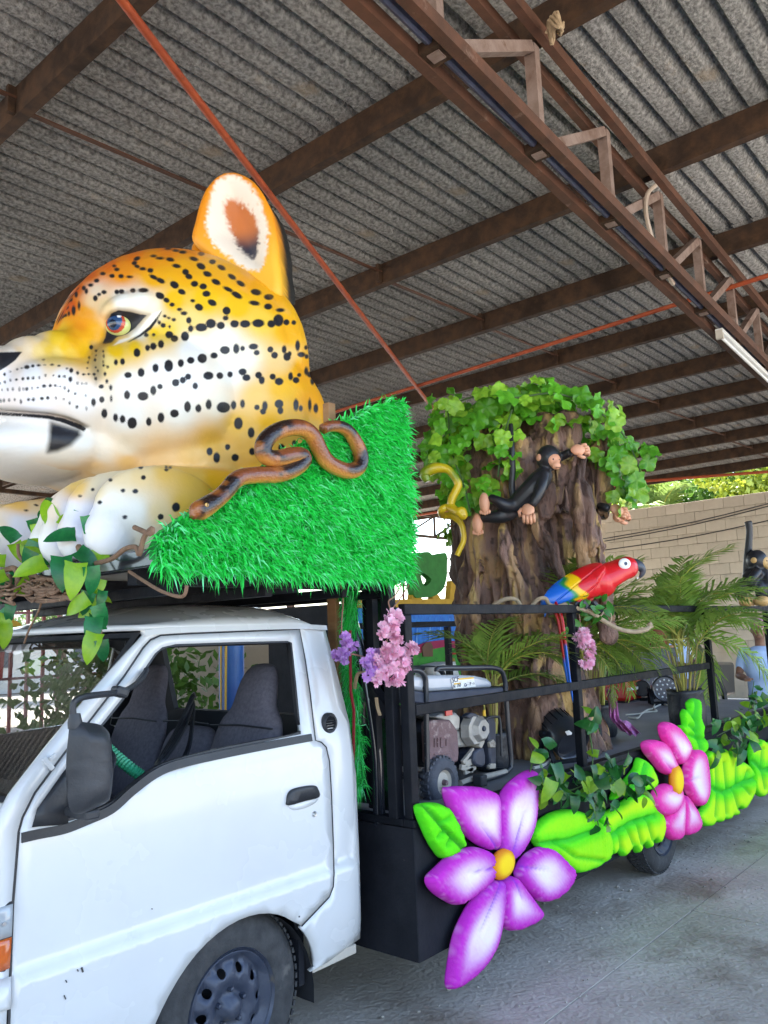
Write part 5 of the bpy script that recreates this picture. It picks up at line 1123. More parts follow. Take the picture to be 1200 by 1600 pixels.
# ------------------------------------------------------------------ carved foam tree on the bed
def PPL(px, py, P0, nrm):
    d = ray(px, py); C0 = np.array([0, 0, CAMZ]); t = ((np.array(P0)-C0)@np.array(nrm))/(d@np.array(nrm)); return C0+d*t
TCX, TCY = 5.14, 3.12
view = _n(np.array([TCX, TCY])); rgt = np.array([view[1], -view[0]])     # across the picture at the trunk
def tpt(px, py, dep=0.0):      # a point on the upright plane through the trunk's axis, dep metres nearer the eye
    P0 = np.array([TCX, TCY, 0])-np.array([*view, 0])*dep; return PPL(px, py, P0, np.array([*view, 0]))
carv = thing('carved_tree', 'tall fluted brown tree trunk sculpture standing on the truck bed', 'tree sculpture', (TCX, TCY, .885))
T = MB(); rr = random.Random(5)
def edge_l(z): return -.50-.06*smooth01(-z, -1.3, -.9)+.02*math.sin(z*5)
for ring, (nt, r0, rad) in enumerate(((11, .37, .15), (9, .20, .21))):
    for k in range(nt):
        a = 2*math.pi*k/nt+rr.uniform(-.12, .12); tw = rr.uniform(-.35, .35); pts = []; rs = []; kk = rr.uniform(.72, 1.28) if ring == 0 else 1
        zt = 2.75+rr.uniform(-.25, .35)
        for i in range(12):
            t = i/11; z = .80+(zt-.80)*t; fl = 1+.06*max(0, 1-t*4.0)**2+.06*math.sin(t*7+k*1.7); q = a+tw*t*1.5+.06*math.sin(t*9+k)
            pts.append((TCX+math.cos(q)*r0*fl*(1-.10*t), TCY+math.sin(q)*r0*fl*(1-.10*t), z)); rs.append(rad*kk*(1+.10*max(0, 1-t*4)**2+.10*math.sin(t*11+k*2.3))*(1-.15*t))
        T.tube(pts, rs, 10)
# broken limbs at the top
for (pp, rs) in (([(765, 800, .1), (760, 740, .15), (757, 690, .15), (760, 655, .15)], [.17, .15, .145, .12]),
                 ([(860, 800, .15), (866, 740, .2), (868, 690, .2), (872, 650, .2)], [.26, .22, .19, .15]),
                 ([(915, 800, .1), (930, 755, .1), (940, 720, .1), (944, 690, .1), (956, 668, .1)], [.17, .13, .105, .085, .06]),
                 ([(820, 800, -.1), (815, 740, -.1), (810, 690, -.1), (815, 640, -.1)], [.25, .22, .2, .15])):
    T.tube([tuple(tpt(*p)) for p in pp], rs, 12)
# ribs standing proud of the bark, and the hollow-edged swelling in the middle
for (pp, r_) in (([(782, 822, .52), (790, 860, .55), (805, 905, .57), (815, 960, .58), (820, 1010, .58)], .045), ([(835, 815, .50), (855, 850, .54), (872, 880, .56), (885, 920, .56)], .06),
                 ([(905, 690, .40), (900, 740, .46), (905, 800, .52), (912, 850, .52), (915, 920, .5)], .065), ([(880, 690, .35), (872, 740, .42), (862, 780, .46), (840, 805, .5), (830, 815, .5)], .06),
                 ([(745, 870, .46), (742, 930, .5), (740, 1000, .52), (736, 1080, .50), (730, 1180, .50)], .06), ([(850, 960, .56), (840, 1040, .6), (836, 1110, .56), (838, 1190, .58)], .06), ([(930, 800, .3), (934, 860, .36), (938, 920, .4), (945, 1000, .4)], .06)):
    T.tube([tuple(tpt(*p)) for p in pp], [r_*k for k in np.interp(np.linspace(0, 1, len(pp)), [0, .3, .8, 1], [.6, 1, 1, .7])], 10)
tme = sculpt(T, .022, 3, 1); V = coords(tme)
V[:, 2] = np.maximum(V[:, 2], .887)
def vnoise(P, f, seed):
    """cheap smooth value noise"""
    rs = np.random.default_rng(seed); tab = rs.random(4096); q = P*f; i = np.floor(q).astype(int); fr = q-i; fr = fr*fr*(3-2*fr); o = 0
    for dx in (0, 1):
        for dy in (0, 1):
            for dz in (0, 1):
                h = ((i[:, 0]+dx)*73+(i[:, 1]+dy)*179+(i[:, 2]+dz)*283) % 4096; w = (fr[:, 0] if dx else 1-fr[:, 0])*(fr[:, 1] if dy else 1-fr[:, 1])*(fr[:, 2] if dz else 1-fr[:, 2]); o = o+w*tab[h]
    return o
nrm = np.empty(len(V)*3, np.float32); tme.vertices.foreach_get('normal', nrm); nrm = nrm.reshape(-1, 3)
S_ = V*np.array([1, 1, .22])
d = (vnoise(S_, 22, 1)-.5)*.034+(vnoise(S_, 48, 2)-.5)*.022+(vnoise(V*np.array([1, 1, .6]), 7, 3)-.5)*.10+(vnoise(V, 15, 31)-.5)*.03
cr = vnoise(V*np.array([1, 1, .14]), 8.5, 41); cr2 = vnoise(V*np.array([1, 1, .25]), 17, 42)
d = d-.045*np.exp(-((cr-.5)/.035)**2)-.018*np.exp(-((cr2-.5)/.04)**2)
V += nrm*d[:, None]; setco(tme, V)
n1 = vnoise(V*np.array([1, 1, .35]), 5, 4); n2 = vnoise(V*np.array([1, 1, .3]), 11, 5); n3 = vnoise(V, 34, 6)
c = np.array(srgb('73584c'))*np.ones((len(V), 3))
def mixc(m_, col):
    global c
    c = c*(1-m_[:, None])+np.array(srgb(col))*m_[:, None]
mixc(smooth01(n1, .45, .65), '8a6d62'); mixc(smooth01(n2, .56, .72)*.7, 'b8946a'); mixc(smooth01(n1*.5+n2*.5, .52, .40)*.9, '33271f') if False else mixc(smooth01(-n2, -.40, -.26)*.7, '3a2e2b')
mixc(smooth01(vnoise(V*np.array([1, 1, .15]), 30, 16)*.6+n1*.4, .60, .72)*.75, 'c9a868'); mixc(smooth01(-n3, -.26, -.16)*.6, '1d1714')
vcol(tme, c)
m_trunk = mat('painted_foam_bark', (.5, .5, .5), rough=.62, spec=.35, bump=1.0, bscale=42, attr='paint', bdist=.03, stretch=(1, 1, .35), c2=(.42, .31, .17), scale=9)
link('trunk', tme, m_trunk, carv)
# leaves: lobed garlands over the crown and down the trunk
m_ivy = leafmat('bright_ivy_leaf', (.17, .50, .03), (.09, .36, .022), .38, rnd=.35)
m_ivy2 = leafmat('yellow_ivy_leaf', (.34, .60, .05), (.20, .46, .03), .38, rnd=.3)
m_vine = mat('green_vine_stem', (.06, .14, .03), (.05, .1, .025), 9, .6)
ivm = [lobed_leaf('leaf', .135, m_ivy), lobed_leaf('leaf', .115, m_ivy2, 3), lobed_leaf('leaf', .15, m_ivy, 5), lobed_leaf('leaf', .12, m_ivy2, 5)]
regions = [([(682, 650), (690, 622), (740, 603), (800, 600), (850, 588), (880, 600), (900, 606), (968, 628), (975, 650), (905, 655), (860, 668), (835, 655), (800, 660), (740, 650)], 170, (-.35, .55)),
           ([(672, 690), (685, 640), (740, 640), (745, 680), (735, 730), (742, 790), (722, 800), (705, 770), (690, 740), (676, 720)], 85, (-.2, .5)),
           ([(765, 660), (800, 660), (800, 690), (795, 730), (785, 750), (770, 735), (762, 700)], 26, (.25, .6)), ([(748, 740), (764, 740), (765, 765), (752, 785)], 10, (.4, .55)),
           ([(930, 650), (985, 672), (1008, 700), (1016, 745), (990, 765), (965, 750), (945, 730), (925, 700)], 48, (.0, .35)), ([(965, 755), (1000, 760), (978, 800), (955, 785)], 10, (.1, .3)), ([(680, 800), (722, 800), (724, 850), (712, 868), (700, 850), (688, 825)], 14, (-.25, .0))]
leafn = 0; extra = []
for poly, n, (d0, d1) in regions:
    A = np.array(poly); lo, hi = A.min(0), A.max(0); got = 0
    while got < n:
        q = NR.uniform(lo, hi)
        if not inpoly(np.array([q]), poly)[0]: continue
        got += 1; dep = NR.uniform(d0, d1); P = tpt(q[0], q[1], dep)
        out = Vector((P[0]-TCX, P[1]-TCY, .35)); out = out.normalized() if out.length > .01 else Vector((0, 0, 1))
        face = (out*.8+Vector((-view[0], -view[1], .25))*.7+Vector(NR.normal(0, .5, 3))).normalized(); dirx = Vector((NR.normal(0, .6), NR.normal(0, .6), -.55))
        rot = frame_from(face, dirx); M = mtx(P, rot, NR.uniform(.75, 1.25))
        if leafn < 285: inst('leaf', ivm[NR.integers(0, 4)], M, carv); leafn += 1
        else: extra.append((ivm[NR.integers(0, 4)], M))
def join_inst(name, items, mats, parent, thk=None):
    b = MB()
    for me, M in items: b.m(mats.index(me.materials[0])); b.add([M @ v.co for v in me.vertices], [tuple(p.vertices) for p in me.polygons])
    o = b.build(name, mats, parent, smooth='all'); o['kind'] = 'stuff'; return o
# the far side of the crown, out of the photograph's sight, keeps its leaves too
for k in range(160):
    a = NR.uniform(-.6, 2.2)+math.atan2(view[1], view[0])-.8; P = (TCX+math.cos(a)*NR.uniform(.35, .75), TCY+math.sin(a)*NR.uniform(.35, .75), NR.uniform(2.75, 3.45)); extra.append((ivm[NR.integers(0, 4)], mtx(P, frame_from((math.cos(a), math.sin(a), .4), NR.normal(0, 1, 3)))))
join_inst('more_leaves', extra, [m_ivy, m_ivy2], carv)
for pp in ([(690, 640, .3), (740, 620, .4), (800, 622, .45), (870, 615, .4), (930, 640, .3), (975, 680, .2), (1000, 735, .2)], [(700, 640, .3), (705, 700, .4), (725, 760, .45), (735, 800, .5)], [(800, 640, .45), (785, 690, .5), (778, 745, .5)]):
    sub('vine_stem', m_vine, carv, lambda b: b.tube(catmull([tuple(tpt(*p)) for p in pp], 5, False), .007, 6), smooth=True)
# ------------------------------------------------------------------ snakes
def snake(name, label, pts, rad, colfn, m, flatten=1.0, n=16, sub_=8):
    t = thing(name, label, 'snake', tuple(pts[0])); c = catmull(pts, sub_, False); k = len(c); L = np.linspace(0, 1, k); r = [rad(x) for x in L]
    b = MB(); b.tube(c, r, n); me = b.mesh('body'); V = coords(me); vcol(me, colfn(V, np.repeat(L, n)[:len(V)])); link('body', me, m, t); return t
def scale_mat(name):
    M = mat(name, (.5, .5, .5), None, rough=.33, attr='paint', coat=.35); nt = M.node_tree; N = nt.nodes; L = nt.links; P = N['Principled BSDF']
    tc = N.new('ShaderNodeTexCoord'); v = N.new('ShaderNodeTexVoronoi'); v.inputs['Scale'].default_value = 110; L.new(tc.outputs['Object'], v.inputs['Vector']); b = N.new('ShaderNodeBump'); b.inputs['Strength'].default_value = .5; b.inputs['Distance'].default_value = .004; b.invert = True; L.new(v.outputs['Distance'], b.inputs['Height']); L.new(b.outputs[0], P.inputs['Normal']); return M
m_scale = scale_mat('painted_scales')
spx_ = [(300, 808), (308, 800), (323, 791), (343, 777), (356, 764), (366, 752), (378, 745), (392, 743), (404, 742), (418, 742), (434, 741), (452, 736), (466, 728), (474, 718), (470, 712), (455, 712), (438, 716), (422, 716), (412, 708), (412, 695), (421, 682), (438, 672), (458, 668), (476, 671), (489, 682), (498, 700), (508, 718), (525, 730), (545, 736), (560, 730), (564, 714), (558, 696), (546, 676), (532, 667), (515, 666), (505, 670)]
zo = [0]*8+[.0, 0, 0, 0, 0, .01, .02, .03, .045, .05, .05, .05, .045, .03, .01, 0, 0, 0, 0, 0, 0, 0, 0, .0, .0, .01, .02, .03]
spts = [PY(x, y, 2.285-o) for (x, y), o in zip(spx_, [0]*36)]
def s_rad(t): return .012+.024*smooth01(t, 0, .035) if t < .05 else (.036-.005*smooth01(t, .05, .09)+.003*smooth01(t, .15, .4)-.012*smooth01(t, .85, 1))
def s_col(V, L):
    n_ = vnoise(V, 11, 9); n2 = vnoise(V, 25, 10); c = np.ones((len(V), 3))*np.array(srgb('7a4120')); c = c*(1-smooth01(n_, .40, .52)[:, None])+np.array(srgb('21120e'))*smooth01(n_, .40, .52)[:, None]
    k = len(V)//16*16; cen = V[:k].reshape(-1, 16, 3).mean(1).repeat(16, 0); low = smooth01((cen[:, 2]-V[:k, 2])/.03, .25, .8)*.9; low = np.pad(low, (0, len(V)-k)); c = c*(1-low[:, None])+np.array(srgb('c98a3c'))*low[:, None]; e = smooth01(n2, .66, .78)*.6; return c*(1-e[:, None])+np.array(srgb('a4632a'))*e[:, None]
sn = snake('rubber_snake', 'brown rubber snake looped over the green grass panel', spts, s_rad, s_col, m_scale)
ey = PY(323, 789, 2.252); m_ochre = mat('snake_eye', (.6, .38, .12), None, rough=.2)
sub('eye', m_ochre, sn, lambda b: b.ell(ey, (.008, .006, .008), n=10, m=8), smooth=True); sub('pupil', m_seal, sn, lambda b: b.ell(ey+np.array([0, -.0045, 0]), (.002, .003, .006), n=8, m=6), smooth=True)
hd = MB(); h0, h1 = PY(302, 806, 2.28), PY(338, 782, 2.28); hd.ell((h0+h1)/2, (.024, .026, .052), frame_from(h1-h0), 18, 12); me = hd.mesh('head'); V = coords(me); cH = np.ones((len(V), 3))*np.array(srgb('6b3b22')); lw = smooth01((h0[2]+h1[2])/2-V[:, 2]+.25*((h0[0]+h1[0])/2-V[:, 0])*-1, -.004, .022); vcol(me, cH*(1-lw[:, None])+np.array(srgb('c08a48'))*lw[:, None]); link('head', me, m_scale, sn)
ypx = [(668, 752), (664, 742), (670, 735), (684, 731), (700, 734), (711, 746), (716, 757), (712, 768), (706, 780), (706, 792), (716, 800), (722, 798), (724, 806), (716, 800), (700, 793), (690, 797), (692, 805), (706, 806), (719, 816), (724, 830), (724, 845), (719, 857), (714, 868)]
ypts = [tpt(x, y, .60+(.06 if 9 < i < 14 else 0)-.10*(i > 15)) for i, (x, y) in enumerate(ypx)]
def y_col(V, L): 
    n_ = vnoise(V, 9, 12); g_ = smooth01(n_*.5+.6*(1-L), .62, .8); return np.array(srgb('d6b81c'))*(1-g_[:, None])+np.array(srgb('6f8a14'))*g_[:, None]
snake('yellow_snake', 'yellow green snake curling down the left side of the carved tree', ypts, lambda t: (.026+.014*smooth01(t, 0, .06)-.012*smooth01(t, .1, .2)) if t < .2 else .028-.010*smooth01(t, .5, 1), y_col, m_scale)
# ------------------------------------------------------------------ monkeys
m_fur = mat('glossy_black_foam', (.012, .012, .015), (.02, .02, .024), 8, .42, .15, 40)
m_flesh = mat('flesh_paint', (.70, .36, .22), (.62, .29, .17), 9, .5, .15, 40)
m_tanm = mat('tan_paint', (.62, .40, .16), (.52, .31, .11), 9, .5, .15, 40)
def hand(b, c, d, up, s=1.0):
    """palm and five curled fingers: d is where the fingers point, up the back of the hand"""
    d = Vector(d).normalized(); up = Vector(up); sd = d.cross(up).normalized(); up = sd.cross(d).normalized(); c = Vector(c)
    b.ell(c, (.042*s, .034*s, .020*s), Matrix((d, sd, up)).transposed(), 14, 10)
    for k in range(4):
        o = c+d*.030*s+sd*((k-1.5)*.017*s); L = (.8, 1.0, .95, .75)[k]*.05*s
        b.tube([o, o+d*L*.55+up*.006*s, o+d*L*.85-up*.012*s, o+d*L*.75-up*.03*s], [.0092*s, .009*s, .0085*s, .007*s], 8)
    o = c-d*.012*s+sd*.03*s; b.tube([o, o+sd*.016*s+d*.02*s, o+sd*.012*s+d*.042*s-up*.014*s], [.010*s, .010*s, .008*s], 8)
def monkey_parts(root, limbs, head, hr, face_dir, fm, sculpt_v=.008):
    b = MB()
    for pts, rs in limbs: b.tube(catmull(pts, 4, False), np.interp(np.linspace(0, 1, (len(pts)-1)*4+1), np.linspace(0, 1, len(rs)), rs), 12)
    b.ell(head, (hr, hr, hr*1.1), n=18, m=12); me = sculpt(b, sculpt_v, 4, 0); link('body', me, m_fur, root)
    fd = Vector(face_dir).normalized(); rot = frame_from(fd, (0, 0, 1)); h = Vector(head)     # rot: local x ~ up, z = face direction
    f = MB(); f.ell(h+fd*hr*.62, (hr*.62, hr*.66, hr*.48), rot, 16, 10); f.ell(h+fd*hr*.98-Vector((0, 0, hr*.36)), (hr*.36, hr*.42, hr*.34), rot, 14, 10); f.ell(h+fd*hr*1.12-Vector((0, 0, hr*.02)), (hr*.16, hr*.13, hr*.12), rot, 10, 8)
    sd = fd.cross(Vector((0, 0, 1))).normalized()
    fme = sculpt(f, hr*.09, 3, 0); fo = link('face', fme, fm, root)
    for s in (1, -1):
        e = h+fd*hr*1.02+sd*hr*.27*s+Vector((0, 0, hr*.16)); sub('eye', m_seal, fo, lambda q: q.ell(e, (hr*.10,)*3, n=10, m=8), smooth=True)
        a = h+sd*hr*.98*s; sub('ear', fm, root, lambda q: q.ell(a, (hr*.30, hr*.30, hr*.14), frame_from(sd, (0, 0, 1)), 12, 8), smooth=True)
    sub('mouth', m_brown, fo, lambda q: q.tube([h+fd*hr*1.27+sd*hr*.22*k-Vector((0, 0, hr*.42+abs(k)*.02*hr)) for k in (-1, -.3, .3, 1)], hr*.035, 6), smooth=True)
MD = .60
def mp(x, y, d=MD): return tpt(x, y, d)
m1 = thing('climbing_monkey', 'black monkey figure with flesh hands stretched across the carved trunk', 'monkey figure', tuple(mp(830, 760)))
monkey_parts(m1, [([mp(852, 738), mp(842, 752, .64), mp(825, 770, .64), mp(802, 793, .62)], [.055, .075, .072, .062]),
                  ([mp(850, 740, .66), mp(846, 760, .72), mp(838, 778, .74), mp(831, 790, .74)], [.042, .036, .032, .026]),
                  ([mp(848, 735, .55), mp(862, 722, .5), mp(880, 712, .58), mp(892, 706, .62)], [.04, .034, .030, .026]),
                  ([mp(804, 790, .62), mp(790, 790, .68), mp(778, 783, .70), mp(765, 777, .68)], [.056, .046, .034, .026]),
                  ([mp(802, 797, .6), mp(785, 806, .64), mp(768, 808, .64), mp(752, 809, .62)], [.056, .05, .04, .03]),
                  ([mp(806, 785, .55), mp(800, 765, .55), mp(801, 735, .56), mp(800, 700, .56), mp(798, 662, .5)], [.026, .024, .022, .020, .016])],
             mp(857, 716), .082, Vector(mp(874, 724, .64))-Vector(mp(857, 717, .55)), m_flesh)
for (c_, d_) in (((825, 797, .75), (-.3, -.2, -.6)), ((903, 703, .64), (.75, -.5, .1))):
    sub('hand', m_flesh, m1, lambda b: hand(b, mp(*c_), d_, (-view[0], -view[1], .3), 1.25), smooth='all')
for (c_, d_) in (((757, 786, .69), (-.1, 0, -1)), ((746, 818, .63), (-.1, 0, -1))):
    sub('foot', m_flesh, m1, lambda b: [b.ell(mp(*c_), (.038, .034, .07), None, 14, 10)]+[b.ell(np.array(mp(*c_))+np.array([rgt[0]*.014*(k-2), rgt[1]*.014*(k-2), -.066+.004*abs(k-2)]), (.011, .011, .016), None, 8, 6) for k in range(5)], smooth='all')
m2 = thing('reaching_monkey', 'black monkey figure reaching out from behind the right of the carved trunk', 'monkey figure', tuple(tpt(925, 800, -.2)))
monkey_parts(m2, [([tpt(912, 760, -.45), tpt(910, 800, -.45), tpt(908, 840, -.45)], [.07, .085, .07]), ([tpt(915, 770, -.4), tpt(930, 788, -.1), tpt(940, 800, .1), tpt(948, 805, .16)], [.05, .045, .036, .028]), ([tpt(912, 775, -.4), tpt(925, 792, 0), tpt(942, 792, .22), tpt(952, 796, .25)], [.05, .04, .032, .024]),
                  ([tpt(908, 838, -.45), tpt(900, 870, -.42)], [.06, .04])], tpt(905, 735, -.48), .08, (1, -.3, 0), m_flesh)
for (c_, d_) in (((964, 797, .26), (.7, -.5, -.3)), ((968, 808, .2), (.7, -.45, .25))): sub('hand', m_flesh, m2, lambda b: hand(b, tpt(*c_), d_, (-view[0], -view[1], .3), 1.25), smooth='all')
# monkey standing on the rear of the rail
RM0 = PY(1172, 944, 2.42); rmn = _n(np.array([RM0[0], RM0[1], 0]))
def rp_(x, y, d=0): return PPL(x, y, RM0-rmn*d, rmn)
m3 = thing('rail_monkey', 'black monkey figure with tan face standing on the rear rail, tail straight up', 'monkey figure', tuple(RM0))
monkey_parts(m3, [([rp_(1186, 890), rp_(1180, 902), rp_(1170, 910), rp_(1162, 912)], [.08, .10, .095, .085]), ([rp_(1163, 912, .05), rp_(1156, 922, .1), rp_(1159, 932, .08), rp_(1163, 938, .06)], [.07, .062, .05, .042]), ([rp_(1180, 908, .05), rp_(1187, 918, .1), rp_(1189, 930, .08), rp_(1188, 936, .05)], [.062, .055, .05, .042]),
                  ([rp_(1185, 892, .08), rp_(1176, 903, .16), rp_(1170, 914, .16)], [.045, .042, .035]), ([rp_(1190, 890, .0), rp_(1199, 905, .05), rp_(1200, 920, .08), rp_(1197, 932, .08)], [.05, .046, .04, .036]), ([rp_(1168, 910, -.05), rp_(1168, 880, -.06), rp_(1170, 850, -.06), rp_(1171, 830, -.06), rp_(1169, 814, -.05)], [.045, .04, .035, .032, .038])],
             rp_(1183, 876), .095, Vector(rp_(1194, 879, .02))-Vector(rp_(1183, 877)), m_tanm, .012)
for p in ((1166, 940, .08), (1191, 939, .10)): sub('foot', m_tanm, m3, lambda b: [b.ell(rp_(*p), (.08, .07, .05), None, 14, 10)]+[b.ell(np.array(rp_(*p))+np.array([.055, -.03+.028*(k-1.5), -.02]), (.032, .016, .022), None, 8, 6) for k in range(4)], smooth='all')
# ------------------------------------------------------------------ the macaw on the rail
PB = PY(905, 944, 2.42); pax = _n(np.array([.80, -.60])); pn = np.array([pax[1], -pax[0], 0])*-1
pn = np.array([-pax[1], pax[0], 0])
def pp(x, y, d=0): return PPL(x, y, PB-pn*d, pn)
mac = thing('macaw_figure', 'red, yellow and blue macaw figure perched on the bed rail', 'parrot figure', tuple(PB))
def px2m(P): return 1/ (FPX/float((RW @ (np.array(P)-[0, 0, CAMZ]))[2]))
u = px2m(PB)
B = MB(); body = [(852, 938, 6), (862, 935, 11), (880, 928, 17), (900, 920, 22), (922, 912, 25), (945, 902, 24), (962, 894, 21), (976, 888, 19), (985, 886, 18)]
B.tube(catmull([pp(x, y) for x, y, _ in body], 4, False), [r*u for r in np.interp(np.linspace(0, 8, 33), range(9), [r for *_, r in body])], 24, flat=.80)
B.ell(pp(980, 887), (19*u, 17*u, 18*u), None, 20, 14); B.ell(pp(940, 910), (30*u, 22*u, 24*u), None, 20, 14)
me = sculpt(B, .006, 4, 1); V = coords(me); q = PROJ(V)
wing_poly = [(848, 946), (852, 932), (866, 918), (884, 905), (905, 893), (925, 885), (940, 884), (946, 892), (938, 905), (930, 918), (920, 928), (902, 933), (880, 940), (862, 945)]
wd = sdf(q, catmull(wing_poly, 4)); sidew = ((V-np.array(PB))@pn) < .03
nrm = np.empty(len(V)*3, np.float32); me.vertices.foreach_get('normal', nrm); nrm = nrm.reshape(-1, 3)
V += nrm*(.032*smooth01(-wd, -1, 3.0)*sidew)[:, None]
fe = np.abs(np.sin((q[:, 0]*.55+q[:, 1]*.8)*.22)); V -= nrm*(.008*(fe < .16)*(wd < -2)*sidew)[:, None]; setco(me, V)
def macaw_col(q):
    c = np.ones((len(q), 3))*np.array(srgb('d3121c')); t = (q[:, 0]-905)*.80-(q[:, 1]-915)*.55     # along the bird
    t = t+4*np.sin(q[:, 1]*.33)
    def put(m_, col):
        nonlocal c
        c = c*(1-m_[:, None])+np.array(srgb(col))*m_[:, None]
    put(smooth01(-t, -2, 2), 'f3c208'); put(smooth01(-t, 11, 17), '1f8a3c'); put(smooth01(-t, 17, 25), '1463c8'); put(smooth01(-(q[:, 0]), -852, -846)*1.0, '1668d0'); return c
vcol(me, macaw_col(q)); m_mac = mat('glossy_macaw_paint', (.5, .5, .5), None, rough=.34, attr='paint', coat=.2, bump=.08, bscale=50)
link('body', me, m_mac, mac)
ec2 = pp(976, 881, 17*u*.93)
m_wht = mat('white_gloss', (.82, .81, .78), None, rough=.3); m_beak = mat('slate_beak', (.035, .04, .055), (.06, .065, .08), 12, .4, .15, 60)
ep = sub('eye_patch', m_wht, mac, lambda b: b.ell(ec2, (10.5*u, 4*u, 9*u), frame_from((0, 0, 1), (pax[0], pax[1], 0)), 18, 10), smooth=True)
sub('iris', mat('blue_grey_iris', (.10, .14, .22), None, rough=.2), ep, lambda b: b.ell(ec2-pn*3.6*u, (3*u, 1.6*u, 3*u), frame_from((0, 0, 1), (pax[0], pax[1], 0)), 12, 8), smooth=True)
sub('pupil', m_seal, ep, lambda b: b.ell(ec2-pn*5.0*u, (1.5*u, .8*u, 1.5*u), None, 10, 6), smooth=True)
BK = MB(); BK.tube(catmull([pp(984, 883), pp(993, 882), pp(1001, 886), pp(1004, 894), pp(999, 903)], 4, False), [x*u for x in np.interp(np.linspace(0, 1, 17), [0, .3, .6, .85, 1], [12, 12, 9, 5.5, 1.5])], 14, flat=.7)
link('upper_beak', sculpt(BK, .005, 2, 0), m_beak, mac)
sub('lower_beak', m_seal, mac, lambda b: b.ell(pp(986, 895), (9*u, 6*u, 6*u), frame_from((0, 0, 1), (pax[0], pax[1], 0)), 14, 10), smooth=True)
sub('beak_tip', m_wht, mac, lambda b: b.ell(pp(996, 903), (2*u, 1.5*u, 2*u), None, 8, 6), smooth=True)
for (x, d) in ((906, .03), (922, -.05)):
    sub('leg', m_mac if False else mat('red_leg', (.52, .015, .02), None, rough=.4), mac, lambda b: b.tube([pp(x, 922, d), pp(x, 932, d), pp(x-1, 941, d)], [8*u, 6.5*u, 5*u], 12), smooth=True)
    f = MB()
    for k in range(3): f.tube([pp(x, 940, d), pp(x+5+k, 941, d+.03*(k-1)), pp(x+9+k, 947, d+.035*(k-1)), pp(x+8+k, 952, d+.035*(k-1))], [3*u, 3.4*u, 3.2*u, 1.2*u], 8)
    f.tube([pp(x, 940, d), pp(x-6, 943, d), pp(x-8, 948, d)], [3*u, 3*u, 1*u], 8); f.build('foot', m_beak, mac, smooth=True)
def tailpiece(name, pts, w, cols):
    b = MB(); c = catmull([pp(*p) for p in pts], 8, False); k = len(c); b.tube(c, [w*u*s for s in np.interp(np.linspace(0, 1, k), [0, .1, .7, .93, 1], [.8, 1, .85, .55, .1])], 10, flat=.35); me = b.mesh(name); V = coords(me); t = np.repeat(np.linspace(0, 1, k), 10)
    s = smooth01(t, cols[2]-.02, cols[2]+.02)[:, None]; vcol(me, np.array(srgb(cols[0]))*(1-s)+np.array(srgb(cols[1]))*s); link(name, me, m_mac, mac)
tailpiece('tail_feather', [(866, 940, .04), (877, 965, .10), (882, 1000, .12), (887, 1040, .12), (895, 1098, .12)], 6.5, ('c8141c', '1668d0', .55))
tailpiece('tail_feather', [(862, 944, .04), (872, 970, .08), (878, 1010, .1), (884, 1050, .1), (889, 1078, .1)], 5, ('c8141c', '1668d0', .62))
tailpiece('tail_feather', [(856, 940, .02), (853, 952, .03), (851, 964, .03)], 5, ('1668d0', '1668d0', .6))
# dry branch and sprig tied under the bird
m_branch = mat('dry_pale_branch', (.42, .33, .22), (.30, .22, .14), 9, .8, .4, 60)
br = thing('dry_branch', 'pale dry branch tied along the rail under the macaw', 'branch', tuple(PB-np.array([0, .08, 0])))
def pb(x, y, d=.05): return pp(x, y, d)
for pts, r in (([(770, 946), (790, 936), (808, 938), (818, 955), (828, 950), (840, 937), (852, 935), (860, 945), (880, 944), (900, 950), (922, 956), (940, 968), (965, 982), (990, 987), (1008, 984), (1016, 978), (1014, 973)], .013), ([(936, 966), (950, 950), (955, 965), (952, 975)], .006)):
    sub('twig', m_branch, br, lambda b: b.tube(catmull([pb(*p) for p in pts], 5, False), [r*(1.0 if i < 40 else 1.1) for i in range((len(pts)-1)*5+1)], 8), smooth=True)
m_sprig = leafmat('sprig_leaf', (.06, .26, .03), (.04, .18, .02), .35)
sprig = leaf_mesh('leaf', .075, .035, m_sprig)
sg = thing('leaf_sprig', 'small green leaf sprig tied at the macaw feet', 'sprig', tuple(pb(920, 945)))
for k in range(26):
    x, y = RNG.uniform(885, 960), RNG.uniform(925, 975); x = x if k < 22 else RNG.uniform(876, 890); y = y if k < 22 else RNG.uniform(970, 1000)
    inst('leaf', sprig, mtx(pb(x, y, RNG.uniform(.02, .12)), frame_from(Vector((-view[0]+RNG.uniform(-.6, .6), -view[1]+RNG.uniform(-.6, .6), RNG.uniform(-.3, .7))), (RNG.uniform(-1, 1), RNG.uniform(-1, 1), RNG.uniform(-.8, .5))), RNG.uniform(.8, 1.35)), sg)
